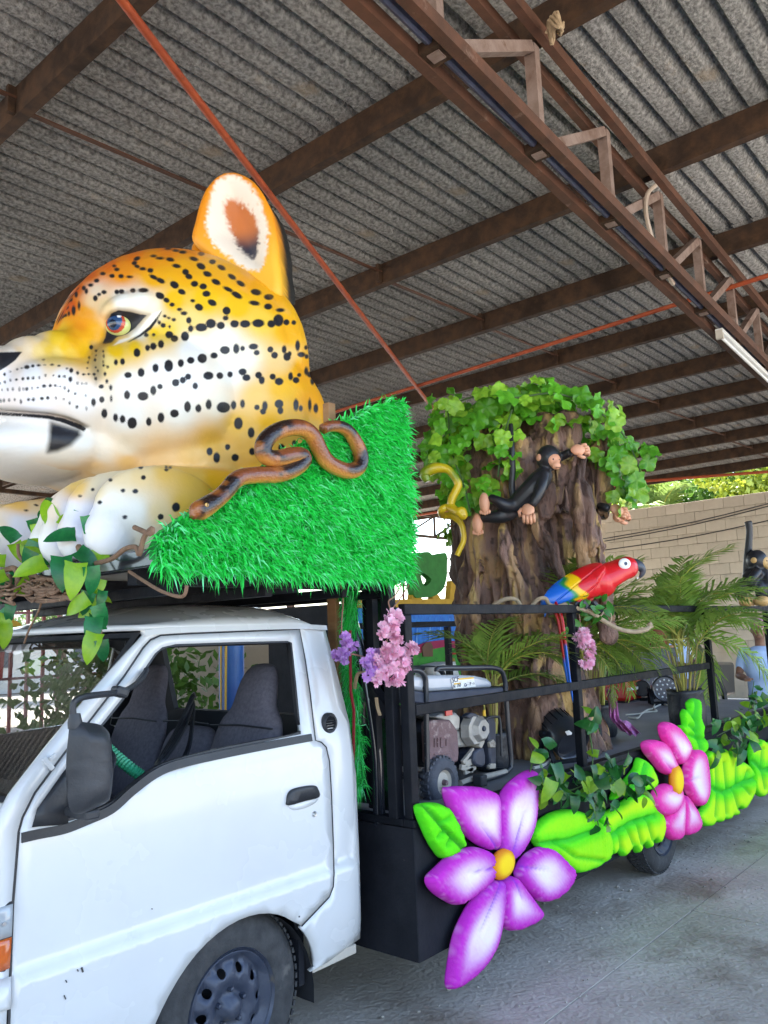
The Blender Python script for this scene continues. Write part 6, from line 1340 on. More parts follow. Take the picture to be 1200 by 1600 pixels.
# ------------------------------------------------------------------ artificial blossom sprays
m_pink = leafmat('pink_petal', (.88, .42, .60), (.90, .62, .74), .6, rnd=.12)
m_lilac = leafmat('lilac_petal', (.50, .20, .62), (.66, .40, .74), .6, rnd=.15)
def blossom_mesh(name, m, n=16, r=.03, seed=0):
    rr_ = random.Random(seed); b = MB()
    for k in range(n):
        a = 2.4*k; el = rr_.uniform(-.2, 1.2); d = Vector((math.cos(a)*math.cos(el), math.sin(a)*math.cos(el), math.sin(el))); s = d.cross(Vector((rr_.uniform(-1, 1), rr_.uniform(-1, 1), 1))).normalized(); t = d.cross(s).normalized(); L = r*rr_.uniform(.8, 1.2); w = L*.55
        c0 = d*L*.15; b.add([c0, c0+d*L*.6+s*w, c0+d*L*1.05+s*w*.5+t*L*.15, c0+d*L*.95, c0+d*L*1.08-s*w*.5+t*L*.15, c0+d*L*.6-s*w], [(0, 1, 2, 3), (0, 3, 4, 5)])
    me = b.mesh(name); me.materials.append(m); me.polygons.foreach_set('use_smooth', [True]*len(me.polygons)); return me
bl_p = [blossom_mesh('blossom', m_pink, 13, .038, s) for s in range(3)]; bl_l = [blossom_mesh('blossom', m_lilac, 13, .032, s+5) for s in range(2)]
m_twig = mat('thin_brown_twig', (.22, .10, .07), (.3, .16, .1), 9, .7)
def spray(label, spots, Yp, stems, kinds):
    t = thing('blossom_spray', label, 'blossoms', tuple(PY(*spots[0], Yp)), 'artificial blossom sprays')
    for (x, y), kd in zip(spots, kinds):
        for k in range(2):
            me = RNG.choice(bl_p if kd == 'p' else bl_l); P = PY(x+RNG.uniform(-6, 6), y+RNG.uniform(-5, 5), Yp-RNG.uniform(-.03, .05)); inst('blossom', me, mtx(P, frame_from((RNG.uniform(-.5, .5), -1, RNG.uniform(-.2, .8)), (RNG.uniform(-1, 1), 0, RNG.uniform(-1, 1))), RNG.uniform(.5, .8)), t)
    for st in stems: sub('twig', m_twig, t, lambda b: b.tube(catmull([PY(x, y, Yp+.02) for x, y in st], 4, False), .0035, 6), smooth=True)
    return t
ps_ = [(611, 962), (604, 970), (618, 966), (598, 982), (610, 985), (616, 978), (600, 990), (612, 996), (620, 1002), (608, 1010), (600, 1018), (588, 1028), (596, 1034), (606, 1026), (614, 1020), (604, 1040), (592, 1044), (622, 1022), (630, 1030), (640, 1018), (643, 1010), (632, 1040), (620, 1048), (634, 1024), (586, 1052), (598, 1058), (608, 1064), (618, 1062), (626, 1046), (590, 1060)]
spray('long pink blossom spray hanging on the front corner post', ps_, 2.33, [[(640, 890), (640, 910), (625, 935), (612, 955), (606, 990), (604, 1020), (608, 1050)], [(606, 1030), (590, 1030), (575, 1026)], [(606, 1035), (625, 1030), (640, 1020)], [(612, 955), (607, 940), (618, 930), (632, 905)]], 'p'*len(ps_))
sl_ = [(582, 1036), (577, 1046), (588, 1042), (584, 1022), (574, 1038), (580, 1052)]
spray('lilac blossom cluster beside the pink spray at the corner post', sl_, 2.36, [[(578, 1030), (560, 1024), (548, 1022)]], 'l'*6)
sl2 = [(541, 998), (545, 1006), (532, 1015), (540, 1020), (547, 1014), (530, 1025), (538, 1028)]
spray('lilac blossom cluster hanging just behind the cab', sl2, 2.52, [[(530, 905), (536, 935), (534, 970), (534, 1000)], [(545, 1020), (560, 1024)]], 'l'*7)
spray('pink blossom cluster hanging on the rail post below the macaw, upper', [(903, 998), (911, 992), (917, 1000), (905, 1006), (912, 1012), (921, 1008), (908, 990)], 2.36, [[(905, 960), (908, 985)]], 'p'*7)
spray('pink blossom cluster hanging on the rail post below the macaw, lower', [(914, 1025), (922, 1022), (926, 1030), (912, 1034), (918, 1040), (910, 1042), (924, 1036)], 2.36, [[(912, 1012), (918, 1024)]], 'p'*7)
# loose rope ends tied to the corner frame
tag(sub('rope_end', m_rope, None, lambda b: [b.tube(catmull([PX(x+j*1.5, y, 2.92) for x, y in ((572, 1050), (560, 1052), (556, 1064), (554, 1076))], 4, False), .005, 6) for j in range(-1, 2)]), 'frayed rope end knotted on the black front brace', 'rope')
tag(sub('rope_end', m_rope, None, lambda b: [b.tube(catmull([PX(x+j*1.5, y, 2.92) for x, y in ((588, 1090), (590, 1105), (594, 1118))], 4, False), .004, 6) for j in range(-1, 2)]), 'short rope tail hanging below the black front brace', 'rope')
# ------------------------------------------------------------------ carved foam flowers and leaves along the bed
FLY = 2.385      # the skirt they are screwed to
def zz(l, s, ox, oy): return [(ox+x/s, oy+y/s) for x, y in l]
m_foam = mat('airbrushed_foam', (.5, .5, .5), None, rough=.8, attr='paint', bump=.55, bscale=150, bdist=.004, spec=.25)
def pillow(name, poly_px, Y0, depth, colfn, parent, step=.012, edge=.05, groove=(), gd=.012, ridge=None):
    """a carved slab: flat back at Y0, bulging towards the viewer; outline given in photo pixels on the plane Y0"""
    O = [tuple(PY(x, y, Y0)[[0, 2]]) for x, y in poly_px]; O = catmull(O, 4)
    V, F = cdt(O, [], step); k = len(V); d = segdist(V, O); q0 = V*330; h = depth*np.sqrt(np.clip(1-(1-np.clip(d/edge, 0, 1))**2, 0, 1)); h = h*.55+.40*depth*smooth01(d, 0, .008)+.0035*np.sin(q0[:, 0]*.9)*np.sin(q0[:, 1]*.8)
    q = PROJ(np.stack([V[:, 0], np.full(k, Y0), V[:, 1]], 1))
    for gl in groove: h = h-gd*np.exp(-(segdist(q, gl, False)/3.2)**2)*(d > .006)
    h = np.where(d < 1e-5, .004, np.maximum(h, .006))
    c = np.clip(colfn(q, d), 0, .9); from collections import Counter
    e = Counter((f[i], f[(i+1) % len(f)]) for f in F for i in range(len(f))); rim = [(a, b) for a, b in e if (b, a) not in e]
    me = bpy.data.meshes.new(name); me.from_pydata([(x, Y0-hh, z) for (x, z), hh in zip(V, h)]+[(x, Y0+.004, z) for x, z in V], [], [tuple(f) for f in F]+[tuple(i+k for i in reversed(f)) for f in F]+[(b, a, a+k, b+k) for a, b in rim])
    bm = bmesh.new(); bm.from_mesh(me); bmesh.ops.recalc_face_normals(bm, faces=bm.faces); bm.to_mesh(me); bm.free()
    vcol(me, np.vstack([c, c*.9])); return link(name, me, m_foam, parent)
def mixa(a, b, t): return np.array(a)*(1-t[:, None])+np.array(b)*t[:, None]
MAG, WHT, PUR, HOT = srgb('bf2bb6'), srgb('f6e2f4'), srgb('8436bc'), srgb('e6339c')
def petal_col(centre, tip, hot):
    centre = np.array(centre, float); tip = np.array(tip, float); ax_ = tip-centre; L = np.linalg.norm(ax_); ax_ /= L
    def f(q, d):
        r = (q-centre)@ax_/L; off = np.abs((q-centre)@np.array([-ax_[1], ax_[0]])); g_ = NR.normal(0, .05, len(q))
        w = .92*smooth01(d, .016, .105)*np.exp(-((r-.52)/.30)**2); c = mixa(hot, WHT, np.clip(w*1.1+g_*.5, 0, 1)); c = c*(1-(.75*np.exp(-(r/.20)**2))[:, None])+np.array(PUR if hot is MAG else HOT)*(.75*np.exp(-(r/.20)**2))[:, None]
        vein = np.exp(-(off/1.6)**2)*smooth01(-r, -.65, -.3)*.8; c = c*(1-vein[:, None])+np.array(PUR if hot is MAG else srgb('c21f9a'))*vein[:, None]; sp_ = (NR.random(len(q)) < .10)*.35*smooth01(-d, -.03, -.004); return c*(1-sp_[:, None]*.6)+np.array(WHT)*sp_[:, None]*.6
    return f
def flower(label, centre, petals, hot, cen, Y0, depth=.055, group='carved foam flowers on the skirt'):
    t = thing('foam_flower', label, 'foam flower', tuple(PY(*centre, Y0)), group)
    for i, (poly, tip) in enumerate(petals): pillow('petal', poly, Y0-.004*(i % 3), depth, petal_col(centre, tip, hot), t, groove=[[centre, tuple(np.array(centre)*.45+np.array(tip)*.55)]])
    cx, cy, rx, ry = cen; c = PY(cx, cy, Y0-depth*.75); ux = abs(PY(cx+rx, cy, Y0)[0]-PY(cx-rx, cy, Y0)[0])/2; uz = abs(PY(cx, cy-ry, Y0)[2]-PY(cx, cy+ry, Y0)[2])/2
    b = MB(); b.ell(c, (ux, .035, uz), None, 28, 16); me = b.mesh('flower_centre'); V = coords(me); r = np.hypot((V[:, 0]-c[0])/ux, (V[:, 2]-c[2])/uz); vcol(me, mixa(srgb('f7cf1e'), srgb('d9821a'), smooth01(r, .45, .95))); link('flower_centre', me, m_foam, t)
    return t
Z6 = lambda l: zz(l, 1.875, 560, 1050)
c1 = (784, 1349)
fl1 = flower('large magenta and white foam flower at the front of the skirt', c1, [
    (Z6([(245, 345), (265, 336), (310, 334), (365, 340), (398, 362), (403, 420), (402, 490), (390, 522), (340, 503), (295, 462), (260, 405)]), Z6([(270, 350)])[0]),
    (Z6([(398, 470), (402, 390), (425, 338), (465, 302), (500, 286), (512, 300), (511, 370), (505, 440), (480, 505), (440, 552), (408, 530)]), Z6([(500, 290)])[0]),
    (Z6([(455, 585), (478, 540), (520, 513), (560, 516), (598, 552), (622, 585), (606, 630), (570, 664), (530, 672), (500, 650), (470, 620)]), Z6([(618, 590)])[0]),
    (Z6([(415, 615), (450, 598), (478, 632), (508, 672), (528, 704), (512, 732), (470, 752), (438, 757), (415, 735), (410, 680)]), Z6([(490, 745)])[0]),
    (Z6([(392, 603), (415, 618), (414, 690), (398, 780), (365, 850), (310, 905), (268, 929), (254, 914), (259, 860), (276, 770), (310, 695), (350, 640)]), Z6([(262, 920)])[0]),
    (Z6([(195, 603), (222, 572), (265, 535), (325, 512), (375, 525), (392, 570), (375, 615), (330, 655), (285, 682), (240, 664), (205, 635)]), Z6([(200, 605)])[0])], MAG, (785, 1350, 18, 24), FLY-.02)
LG, YG, DG = srgb('5ee010'), srgb('c3ee12'), srgb('12a52a')
def leaf_col(mid, yellow=1.0, dark=DG, k=1.0, veins=()):
    def f(q, d):
        m_ = segdist(q, mid, False); c = mixa(LG, YG, np.clip(yellow*smooth01(m_, 5, 22)*smooth01(d, .0, .05)+NR.normal(0, .04, len(q)), 0, 1)); e = smooth01(-m_, -7, -.5)*.75*k; c = c*(1-e[:, None])+np.array(dark)*e[:, None]
        for vn in veins: ev = smooth01(-segdist(q, vn, False), -5.0, -.3)*.7; c = c*(1-ev[:, None])+np.array(srgb('1fae1e'))*ev[:, None]
        e2 = smooth01(-d, -.018, -.002)*.6; return c*(1-e2[:, None])+np.array(srgb('2fc41c'))*e2[:, None]
    return f
def foam_leaf(label, poly, mid, veins, yellow=.8, Y0=FLY-.01, depth=.05, dark=DG):
    t = pillow('foam_leaf', poly, Y0, depth, leaf_col(mid, yellow, dark, 1.0, veins), None, groove=[mid]+veins, gd=.026, edge=.05)
    o = np.array(PY(*poly[0], Y0)); t.data.transform(Matrix.Translation(-Vector(o))); t.location = o; return tag(t, label, 'foam leaf', 'carved foam leaves on the skirt')
foam_leaf('plain green foam leaf left of the large magenta flower', Z6([(162, 398), (185, 384), (225, 383), (255, 398), (280, 440), (302, 500), (292, 522), (245, 547), (215, 520), (188, 470)]), Z6([(180, 395), (235, 460), (290, 515)]), [Z6([(235, 460), (215, 480)]), Z6([(220, 440), (250, 425)]), Z6([(255, 480), (240, 505)])], .0, dark=srgb('0c7a1e'))
foam_leaf('smooth green foam leaf tucked behind the right petal of the large flower', Z6([(500, 470), (530, 430), (570, 408), (620, 402), (670, 418), (715, 455), (732, 500), (725, 545), (690, 572), (640, 588), (605, 572), (570, 540), (520, 515)]), Z6([(520, 500), (600, 490), (680, 460)]), [Z6([(560, 495), (620, 540), (700, 550)])], .45)
foam_leaf('scalloped lime foam leaf between the two flowers', Z6([(700, 425), (740, 398), (800, 360), (840, 362), (870, 395), (888, 440), (884, 475), (872, 502), (858, 490), (846, 517), (828, 500), (812, 530), (796, 512), (770, 540), (752, 520), (736, 535), (722, 500), (715, 460)]), Z6([(720, 480), (780, 440), (850, 420)]), [Z6([(770, 450), (790, 500)]), Z6([(800, 435), (815, 500)]), Z6([(830, 425), (848, 490)]), Z6([(745, 460), (755, 515)])], 1.0)
foam_leaf('small lime foam leaf above the left petals of the second flower', Z6([(770, 320), (800, 285), (812, 252), (832, 258), (850, 278), (865, 320), (850, 345), (800, 350), (760, 365), (735, 375), (745, 345)]), Z6([(760, 350), (810, 320), (825, 270)]), [], .7)
Z4 = lambda l: zz(l, 4.615, 940, 1040)
c2 = Z4([(538, 828)])[0]
flower('second pink and white foam flower further back on the skirt', c2, [
    (Z4([(525, 700), (470, 610), (420, 520), (405, 440), (430, 408), (480, 410), (540, 460), (590, 530), (612, 590), (600, 650), (560, 710)]), Z4([(430, 415)])[0]),
    (Z4([(510, 790), (420, 770), (350, 690), (295, 620), (283, 560), (330, 535), (400, 540), (450, 580), (490, 660), (520, 730)]), Z4([(290, 560)])[0]),
    (Z4([(520, 860), (440, 850), (370, 890), (345, 960), (365, 1030), (410, 1075), (470, 1080), (520, 1040), (550, 960), (545, 890)]), Z4([(360, 1000)])[0]),
    (Z4([(550, 920), (500, 1010), (440, 1090), (430, 1170), (470, 1245), (520, 1258), (552, 1230), (560, 1150), (566, 1040)]), Z4([(480, 1250)])[0]),
    (Z4([(575, 930), (562, 1050), (556, 1160), (580, 1220), (630, 1215), (675, 1180), (684, 1120), (660, 1050), (620, 980)]), Z4([(650, 1200)])[0]),
    (Z4([(575, 800), (590, 700), (630, 620), (680, 600), (715, 640), (735, 740), (744, 850), (735, 950), (700, 1012), (650, 990), (605, 920), (580, 860)]), Z4([(738, 800)])[0])], HOT, (Z4([(538, 830)])[0][0], Z4([(538, 828)])[0][1], 9.5, 26), FLY-.025, .06)
def scallop(label, poly, mid, veins, yellow=.9): return foam_leaf(label, Z4(poly), Z4(mid), [Z4(v) for v in veins], yellow)
scallop('upright green foam leaf standing above the second flower', [(640, 620), (600, 560), (560, 470), (550, 430), (575, 425), (565, 350), (585, 312), (612, 320), (605, 270), (640, 238), (680, 245), (690, 310), (690, 380), (712, 440), (705, 490), (730, 530), (738, 600), (700, 640)], [(680, 600), (655, 480), (645, 330), (650, 260)], [[(655, 480), (600, 430)], [(650, 400), (600, 330)], [(660, 520), (600, 500)], [(665, 540), (710, 530)]], .25)
scallop('scalloped lime foam leaf right of the second flower', [(735, 660), (770, 612), (800, 640), (835, 600), (875, 600), (890, 640), (930, 612), (960, 690), (1000, 690), (1050, 730), (1080, 800), (1082, 900), (1060, 960), (1010, 1035), (975, 1020), (965, 1075), (920, 1085), (905, 1110), (860, 1105), (845, 1130), (800, 1125), (775, 1155), (715, 1150), (672, 1075), (740, 980), (755, 850)], [(760, 880), (850, 915), (950, 860), (1075, 810)], [[(800, 900), (790, 720)], [(870, 900), (850, 700)], [(940, 860), (940, 700)], [(1000, 830), (1020, 760)], [(860, 930), (870, 1060)], [(920, 900), (960, 1030)], [(980, 850), (1040, 920)], [(800, 930), (790, 1080)]])
scallop('scalloped lime foam leaf at the right edge of the skirt', [(1050, 640), (1062, 560), (1090, 540), (1110, 570), (1130, 530), (1160, 545), (1185, 560), (1230, 520), (1290, 560), (1330, 640), (1330, 760), (1290, 850), (1230, 880), (1190, 900), (1150, 945), (1110, 930), (1085, 880), (1080, 790)], [(1060, 690), (1130, 750), (1230, 740), (1320, 680)], [[(1120, 740), (1130, 600)], [(1180, 750), (1190, 620)], [(1130, 770), (1150, 880)], [(1200, 750), (1230, 840)]])
# ------------------------------------------------------------------ leafy garlands
m_gl_d = leafmat('dark_garland_leaf', (.018, .115, .025), (.03, .16, .03), .30, rnd=.35)
m_gl_l = leafmat('lime_garland_leaf', (.24, .42, .02), (.16, .34, .015), .35, rnd=.25)
gl = [leaf_mesh('leaf', .125, .075, m_gl_d, .35, .35, 'heart'), leaf_mesh('leaf', .12, .07, m_gl_l, .35, .4, 'heart'), leaf_mesh('leaf', .11, .06, m_gl_d, .3, .35, 'oval'), leaf_mesh('leaf', .11, .062, m_gl_l, .2, .15, 'oval')]
def garland(label, path, Y0, n, spread, lime=.3, sc=1.0, depth=.10, seed=1):
    r_ = np.random.default_rng(seed); P = [PY(x, y, Y0) for x, y in path]; t = thing('leaf_garland', label, 'garland', tuple(P[0]), 'artificial leaf garlands'); c = catmull(P, 8, False)
    sub('stem', m_vine, t, lambda b: b.tube(c, .004, 6), smooth=True)
    for k in range(n):
        p = c[r_.integers(0, len(c))]+np.array([r_.normal(0, spread), -abs(r_.normal(0, depth*.6)), r_.normal(0, spread)]); me = gl[(1 if r_.random() < .5 else 3) if r_.random() < lime else (0 if r_.random() < .6 else 2)]
        inst('leaf', me, mtx(p, frame_from(Vector((r_.normal(-.2, .5), -1+r_.normal(0, .4), r_.normal(.5, .5))), Vector((r_.normal(0, 1), r_.normal(0, .4), r_.normal(-.5, .7)))), sc*r_.uniform(.7, 1.25)), t)
    return t
garland('dark and lime leaf garland draped over the skirt between the flowers', [(838, 1235), (860, 1215), (885, 1235), (915, 1225), (940, 1212), (958, 1215), (975, 1222)], 2.33, 85, .05, .28, .95, seed=2)
garland('leafy sprig rising in front of the deck beside the large flower', [(826, 1215), (832, 1190), (838, 1165), (830, 1185)], 2.34, 9, .03, .5, .9, seed=3)
garland('leafy sprig climbing the rail post beside the black flower pot', [(925, 1205), (926, 1180), (922, 1150), (916, 1130), (922, 1115)], 2.33, 13, .02, .45, .9, .06, seed=4)
garland('leaf garland drooping below the lime leaf left of the second flower', [(925, 1240), (930, 1265), (935, 1290)], 2.31, 14, .03, .35, .8, .05, seed=6)
garland('dense leaf garland on the rear of the skirt at the right edge', [(1120, 1150), (1140, 1140), (1165, 1130), (1190, 1120), (1215, 1110)], 2.33, 75, .11, .3, 1.1, .14, seed=5)
garland('leafy trail climbing the rear rail post at the right edge', [(1170, 1110), (1175, 1085), (1178, 1065)], 2.33, 12, .05, .6, 1.1, .06, seed=8)
# big-leaf branch and twisted twigs on the front of the platform
m_big_d = leafmat('dark_pothos_leaf', (.012, .13, .040), (.02, .19, .05), .25, rnd=.3)
m_big_l = leafmat('lime_pothos_leaf', (.30, .52, .02), (.22, .44, .018), .28, rnd=.2)
bg = [leaf_mesh('leaf', .15, .085, m_big_d, .38, .35, 'heart', 8), leaf_mesh('leaf', .15, .085, m_big_l, .38, .35, 'heart', 8)]
m_twine = mat('twisted_brown_twig', (.24, .14, .085), (.15, .085, .05), 14, .75, .4, 80, c3=(.36, .24, .15), s3=20, t3=.6)
gar = thing('platform_branch', 'big-leaved branch and twisted twigs wired to the front of the cab platform', 'branch', tuple(PX(110, 900, 1.56)))
def gx(x, y, d=0): return PX(x, y, 1.56-d)
for (x, y, ang, lime, s, dp) in ((118, 838, 200, 0, 1.0, .05), (60, 848, 245, 0, 1.15, .05), (72, 862, 160, 1, 1.1, .03), (70, 880, 210, 1, 1.05, .08), (98, 870, 272, 0, 1.15, .10), (118, 880, 262, 1, 1.15, .12), (128, 822, 15, 0, 1.0, .06), (85, 815, 120, 1, 1.0, .04), (100, 822, 75, 1, .9, .03), (82, 800, 100, 0, .8, .0), (120, 862, 330, 0, .95, .08), (140, 885, 285, 0, .95, .08), (145, 870, 20, 1, .7, .03), (8, 880, 200, 1, 1.1, .05), (10, 900, 215, 1, .9, .07), (25, 845, 140, 0, .9, 0), (35, 900, 150, 0, .7, .0), (50, 905, 120, 0, .6, -.02), (10, 960, 250, 1, .85, .05), (6, 975, 275, 1, .9, .08), (18, 945, 260, 0, .7, .04), (0, 985, 200, 0, .8, .05),
                                 (140, 925, 250, 0, .8, .06), (138, 935, 215, 1, .85, .08), (152, 945, 290, 0, .8, .07), (148, 965, 265, 0, .95, .08), (150, 990, 255, 1, .95, .09), (158, 1000, 280, 0, .7, .08), (135, 905, 110, 0, .5, .05), (66, 905, 60, 0, .6, -.02), (90, 850, 300, 0, .8, .0), (110, 800, 60, 1, .7, -.02)):
    P = gx(x, y, dp); a = R(ang); d_ = np.array([rgt[0]*math.cos(a), rgt[1]*math.cos(a), math.sin(a)]); inst('leaf', bg[lime], mtx(P, frame_from(Vector((-.45+RNG.uniform(-.4, .4), -.85, .35+RNG.uniform(-.4, .4))), Vector(d_)), s*.80), gar)
for k in range(26):
    x, y = ((RNG.uniform(40, 150), RNG.uniform(795, 890)) if k < 12 else ((RNG.uniform(-5, 40), RNG.uniform(840, 990)) if k < 19 else (RNG.uniform(135, 160), RNG.uniform(900, 1000)))); a = RNG.uniform(0, 6.28); lm_ = int(RNG.random() < .45)
    inst('leaf', bg[lm_], mtx(gx(x, y, RNG.uniform(-.04, .06)), frame_from(Vector((-.45+RNG.uniform(-.6, .6), -.8, .3+RNG.uniform(-.5, .5))), Vector((rgt[0]*math.cos(a), rgt[1]*math.cos(a), math.sin(a)-.4))), RNG.uniform(.4, .7)), gar)
for pts, r_ in (([(-20, 935), (20, 925), (45, 912), (70, 905), (100, 912), (112, 930), (118, 955)], .009), ([(-20, 905), (10, 890), (25, 890), (28, 910), (24, 930)], .012), ([(60, 905), (45, 885), (30, 868), (28, 850)], .007), ([(116, 842), (124, 855), (130, 872)], .014), ([(150, 880), (175, 873), (195, 858), (212, 855), (218, 866), (225, 840), (237, 826), (235, 834), (210, 824)], .009), ([(202, 893), (225, 908), (255, 925), (285, 932), (292, 915)], .006), ([(68, 930), (60, 955), (45, 985), (38, 1005)], .004), ([(150, 885), (152, 930), (158, 980), (156, 1010)], .004), ([(130, 870), (148, 905), (152, 940)], .004)):
    sub('twig', m_twine, gar, lambda b: b.tube(catmull([gx(x, y, .03) for x, y in pts], 5, False), r_, 8), smooth=True)
rs_ = random.Random(9)
for k in range(34):
    x0 = rs_.uniform(-5, 105); y0 = 915+rs_.uniform(-10, 12)+.05*x0; a0 = rs_.uniform(0, 6.28)
    pts = [gx(x0+14*math.sin(a0+t*1.1)+t*rs_.uniform(-3, 4), y0+11*math.cos(a0+t*1.1)*.9+(t > 5)*rs_.uniform(0, 12), .05*math.cos(t+a0)+.03) for t in range(8)]
    sub('twig', m_twine, gar, lambda b: b.tube(catmull(pts, 4, False), rs_.uniform(.0035, .007), 6), smooth=True)
# ------------------------------------------------------------------ generator on the bed
GYF = 2.66
gen = thing('generator', 'portable petrol generator with grey tank in a black tube frame', 'generator', tuple(PZ(720, 1240, .9)))
Zg = lambda x, y, Y=GYF: PY(640+x/7.06, 1040+y/7.06, Y)
m_tube_b = mat('chipped_black_frame', (.018, .02, .028), (.03, .032, .04), 9, .35, .1, 40, c3=(.28, .26, .25), s3=14, t3=.66, w3=.04)
m_tank = mat('grey_tank_paint', (.50, .52, .56), (.42, .44, .48), 4, .32, .05, 30, coat=.3, c3=(.30, .29, .28), s3=6, t3=.66, w3=.1)
m_navy = mat('dusty_navy_plastic', (.03, .034, .055), (.05, .055, .08), 7, .5, .1, 40, c3=(.22, .20, .2), s3=12, t3=.68, w3=.06)
m_guard = mat('rusty_muffler_guard', (.20, .125, .13), (.14, .08, .085), 8, .7, .5, 60, c3=(.36, .28, .27), s3=14, t3=.58, w3=.1)
m_alu = mat('dirty_cast_alloy', (.48, .46, .43), (.30, .28, .26), 9, .5, .3, 50, metal=.4, c3=(.16, .13, .11), s3=9, t3=.62, w3=.1)
m_cream = mat('dusty_cream_metal', (.44, .40, .34), (.34, .30, .25), 7, .6, .2, 50, c3=(.20, .16, .13), s3=9, t3=.6)
GYB = GYF+.44
def g3(pts, r, name='frame_tube', m=m_tube_b): return sub(name, m, gen, lambda b: b.tube(catmull(pts, 5, False), r, 10), smooth=True)
for dy in (0, GYB-GYF):
    o = np.array([0, dy, 0])
    g3([Zg(-30, 60)+o, Zg(60, 50)+o, Zg(130, 75)+o, Zg(172, 140)+o, Zg(180, 260)+o, Zg(185, 600)+o, Zg(192, 1000)+o, Zg(196, 1240)+o], .0145)
    g3([Zg(300, 62)+o, Zg(330, 30)+o, Zg(600, 26)+o, Zg(900, 22)+o, Zg(1010, 60)+o, Zg(1050, 160)+o, Zg(1062, 300)+o, Zg(1090, 700)+o, Zg(1120, 1060)+o, Zg(1090, 1150)+o, Zg(980, 1210)+o, Zg(760, 1270)+o, Zg(570, 1310)+o], .015)
for (x, y) in ((190, 1225), (1095, 1160), (1060, 250), (178, 240)): g3([Zg(x, y), Zg(x, y)+np.array([0, (GYB-GYF)/2, 0]), Zg(x, y)+np.array([0, GYB-GYF, 0])], .013)
g3([Zg(560, 1300), Zg(700, 1250), Zg(900, 1210), Zg(1060, 1170)], .016, 'base_tube', m_cream)
def slabg(name, poly, y0, y1, m, bevel=.008): return sub(name, m, gen, lambda b: b.prism([tuple(Zg(*p)[[0, 2]]) for p in poly], y0, y1), bevel=bevel, smooth=True)
tank = slabg('fuel_tank', [(-10, 250), (-5, 160), (60, 122), (260, 108), (560, 102), (760, 112), (880, 140), (920, 175), (945, 240), (205, 290)], GYF+.01, GYB-.01, m_tank, .025)
slabg('tank_band', [(-10, 262), (205, 296), (1040, 236), (1050, 300), (205, 430), (-10, 400)], GYF+.004, GYB-.004, m_navy)
# sticker with its print
m_sticker = mat('sticker_white', (.80, .79, .74), None, rough=.4); m_ink = mat('sticker_ink', (.02, .025, .08), None, rough=.5); m_stky = mat('sticker_yellow', (.80, .46, .02), None, rough=.45)
st = sub('sticker', m_sticker, tank, lambda b: b.add([Zg(x, y, GYF+.006) for x, y in ((455, 150), (708, 126), (730, 232), (480, 256))], [(0, 1, 2, 3)]))
def mark(x0, y0, x1, y1, m, nm): sub(nm, m, st, lambda b: b.add([Zg(x, y, GYF+.004) for x, y in ((x0, y0), (x1, y0-(x1-x0)*.09), (x1+3, y1-(x1-x0)*.09), (x0+3, y1))], [(0, 1, 2, 3)]))
mark(538, 142, 706, 158, m_stky, 'yellow_bar'); mark(488, 196, 562, 210, m_stky, 'yellow_bar')
for k, w in enumerate((34, 50, 28, 44)): mark(545+(k % 2)*85, 170+(k//2)*16, 545+(k % 2)*85+w, 174+(k//2)*16, m_ply, 'print_line')
def lettering(txt, x, y, size, m, name, Yp, par, zgf, italic=False):
    cu = bpy.data.curves.new(name, 'FONT'); cu.body = txt; cu.size = size; cu.extrude = .0004; cu.shear = .1 if italic else 0; ob = bpy.data.objects.new(name, cu); COL.objects.link(ob); bpy.context.view_layer.update()
    me = evaluated(ob); bpy.data.objects.remove(ob); P = zgf(x, y, Yp); me.materials.clear()
    me.transform(Matrix.Translation(Vector(P)) @ Matrix.Rotation(R(-4), 4, 'Y') @ Matrix.Rotation(R(90), 4, 'X')); return link(name, me, m, par, smooth=False)
lettering('SCF', 470, 190, .040, m_ink, 'lettering', GYF+.0035, st, Zg)
lettering('N  750', 482, 250, .026, m_ink, 'lettering', GYF+.0035, st, Zg, True); lettering('Gr - P - s', 606, 234, .026, m_ink, 'lettering', GYF+.0035, st, Zg, True)
gu = slabg('muffler_guard', [(215, 620), (300, 600), (470, 600), (510, 650), (555, 720), (568, 960), (560, 1060), (500, 1090), (300, 1060), (232, 1090)], GYF+.01, GYF+.06, m_guard, .014)
for k, (a, c_) in enumerate((((275, 800), (275, 900)), ((310, 795), (310, 900)), ((275, 850), (310, 848)), ((345, 800), (345, 900)), ((345, 800), (395, 800)), ((345, 900), (400, 895)), ((405, 810), (405, 890)), ((270, 980), (440, 960)), ((270, 1010), (440, 990)))):
    sub('embossed_bar', m_guard, gu, lambda b: b.bar(Zg(*a, GYF+.008), Zg(*c_, GYF+.008), .008, .008), bevel=.002)
slabg('engine_shroud', [(380, 570), (450, 530), (600, 520), (650, 570), (640, 720), (580, 730), (500, 640)], GYF+.05, GYF+.22, m_alu, .015)
slabg('engine_block', [(560, 780), (640, 720), (860, 720), (900, 840), (860, 900), (600, 920)], GYF+.08, GYF+.3, m_alu, .015)
cc_ = Zg(745, 710, GYF+.02)
def octo(r0, r1, y0, y1, c0, m, name, nn=8): sub(name, m, gen, lambda b: b.lathe([(.0001, y0), (r0, y0), (r1, y1)], c0, (0, 1, 0), nn, x=(.92, 0, .38)), bevel=.004)
octo(.082, .095, .0, .05, cc_, m_alu, 'recoil_cover'); octo(.055, .075, -.03, .0, Zg(775, 700, GYF+.02), m_alu, 'recoil_boss')
octo(.014, .016, -.04, -.03, Zg(768, 692, GYF+.02), m_navy, 'recoil_badge', 12)
slabg('starter_handle', [(660, 560), (710, 520), (770, 530), (830, 600), (800, 600), (750, 560), (700, 590)], GYF+.02, GYF+.06, m_navy, .006)
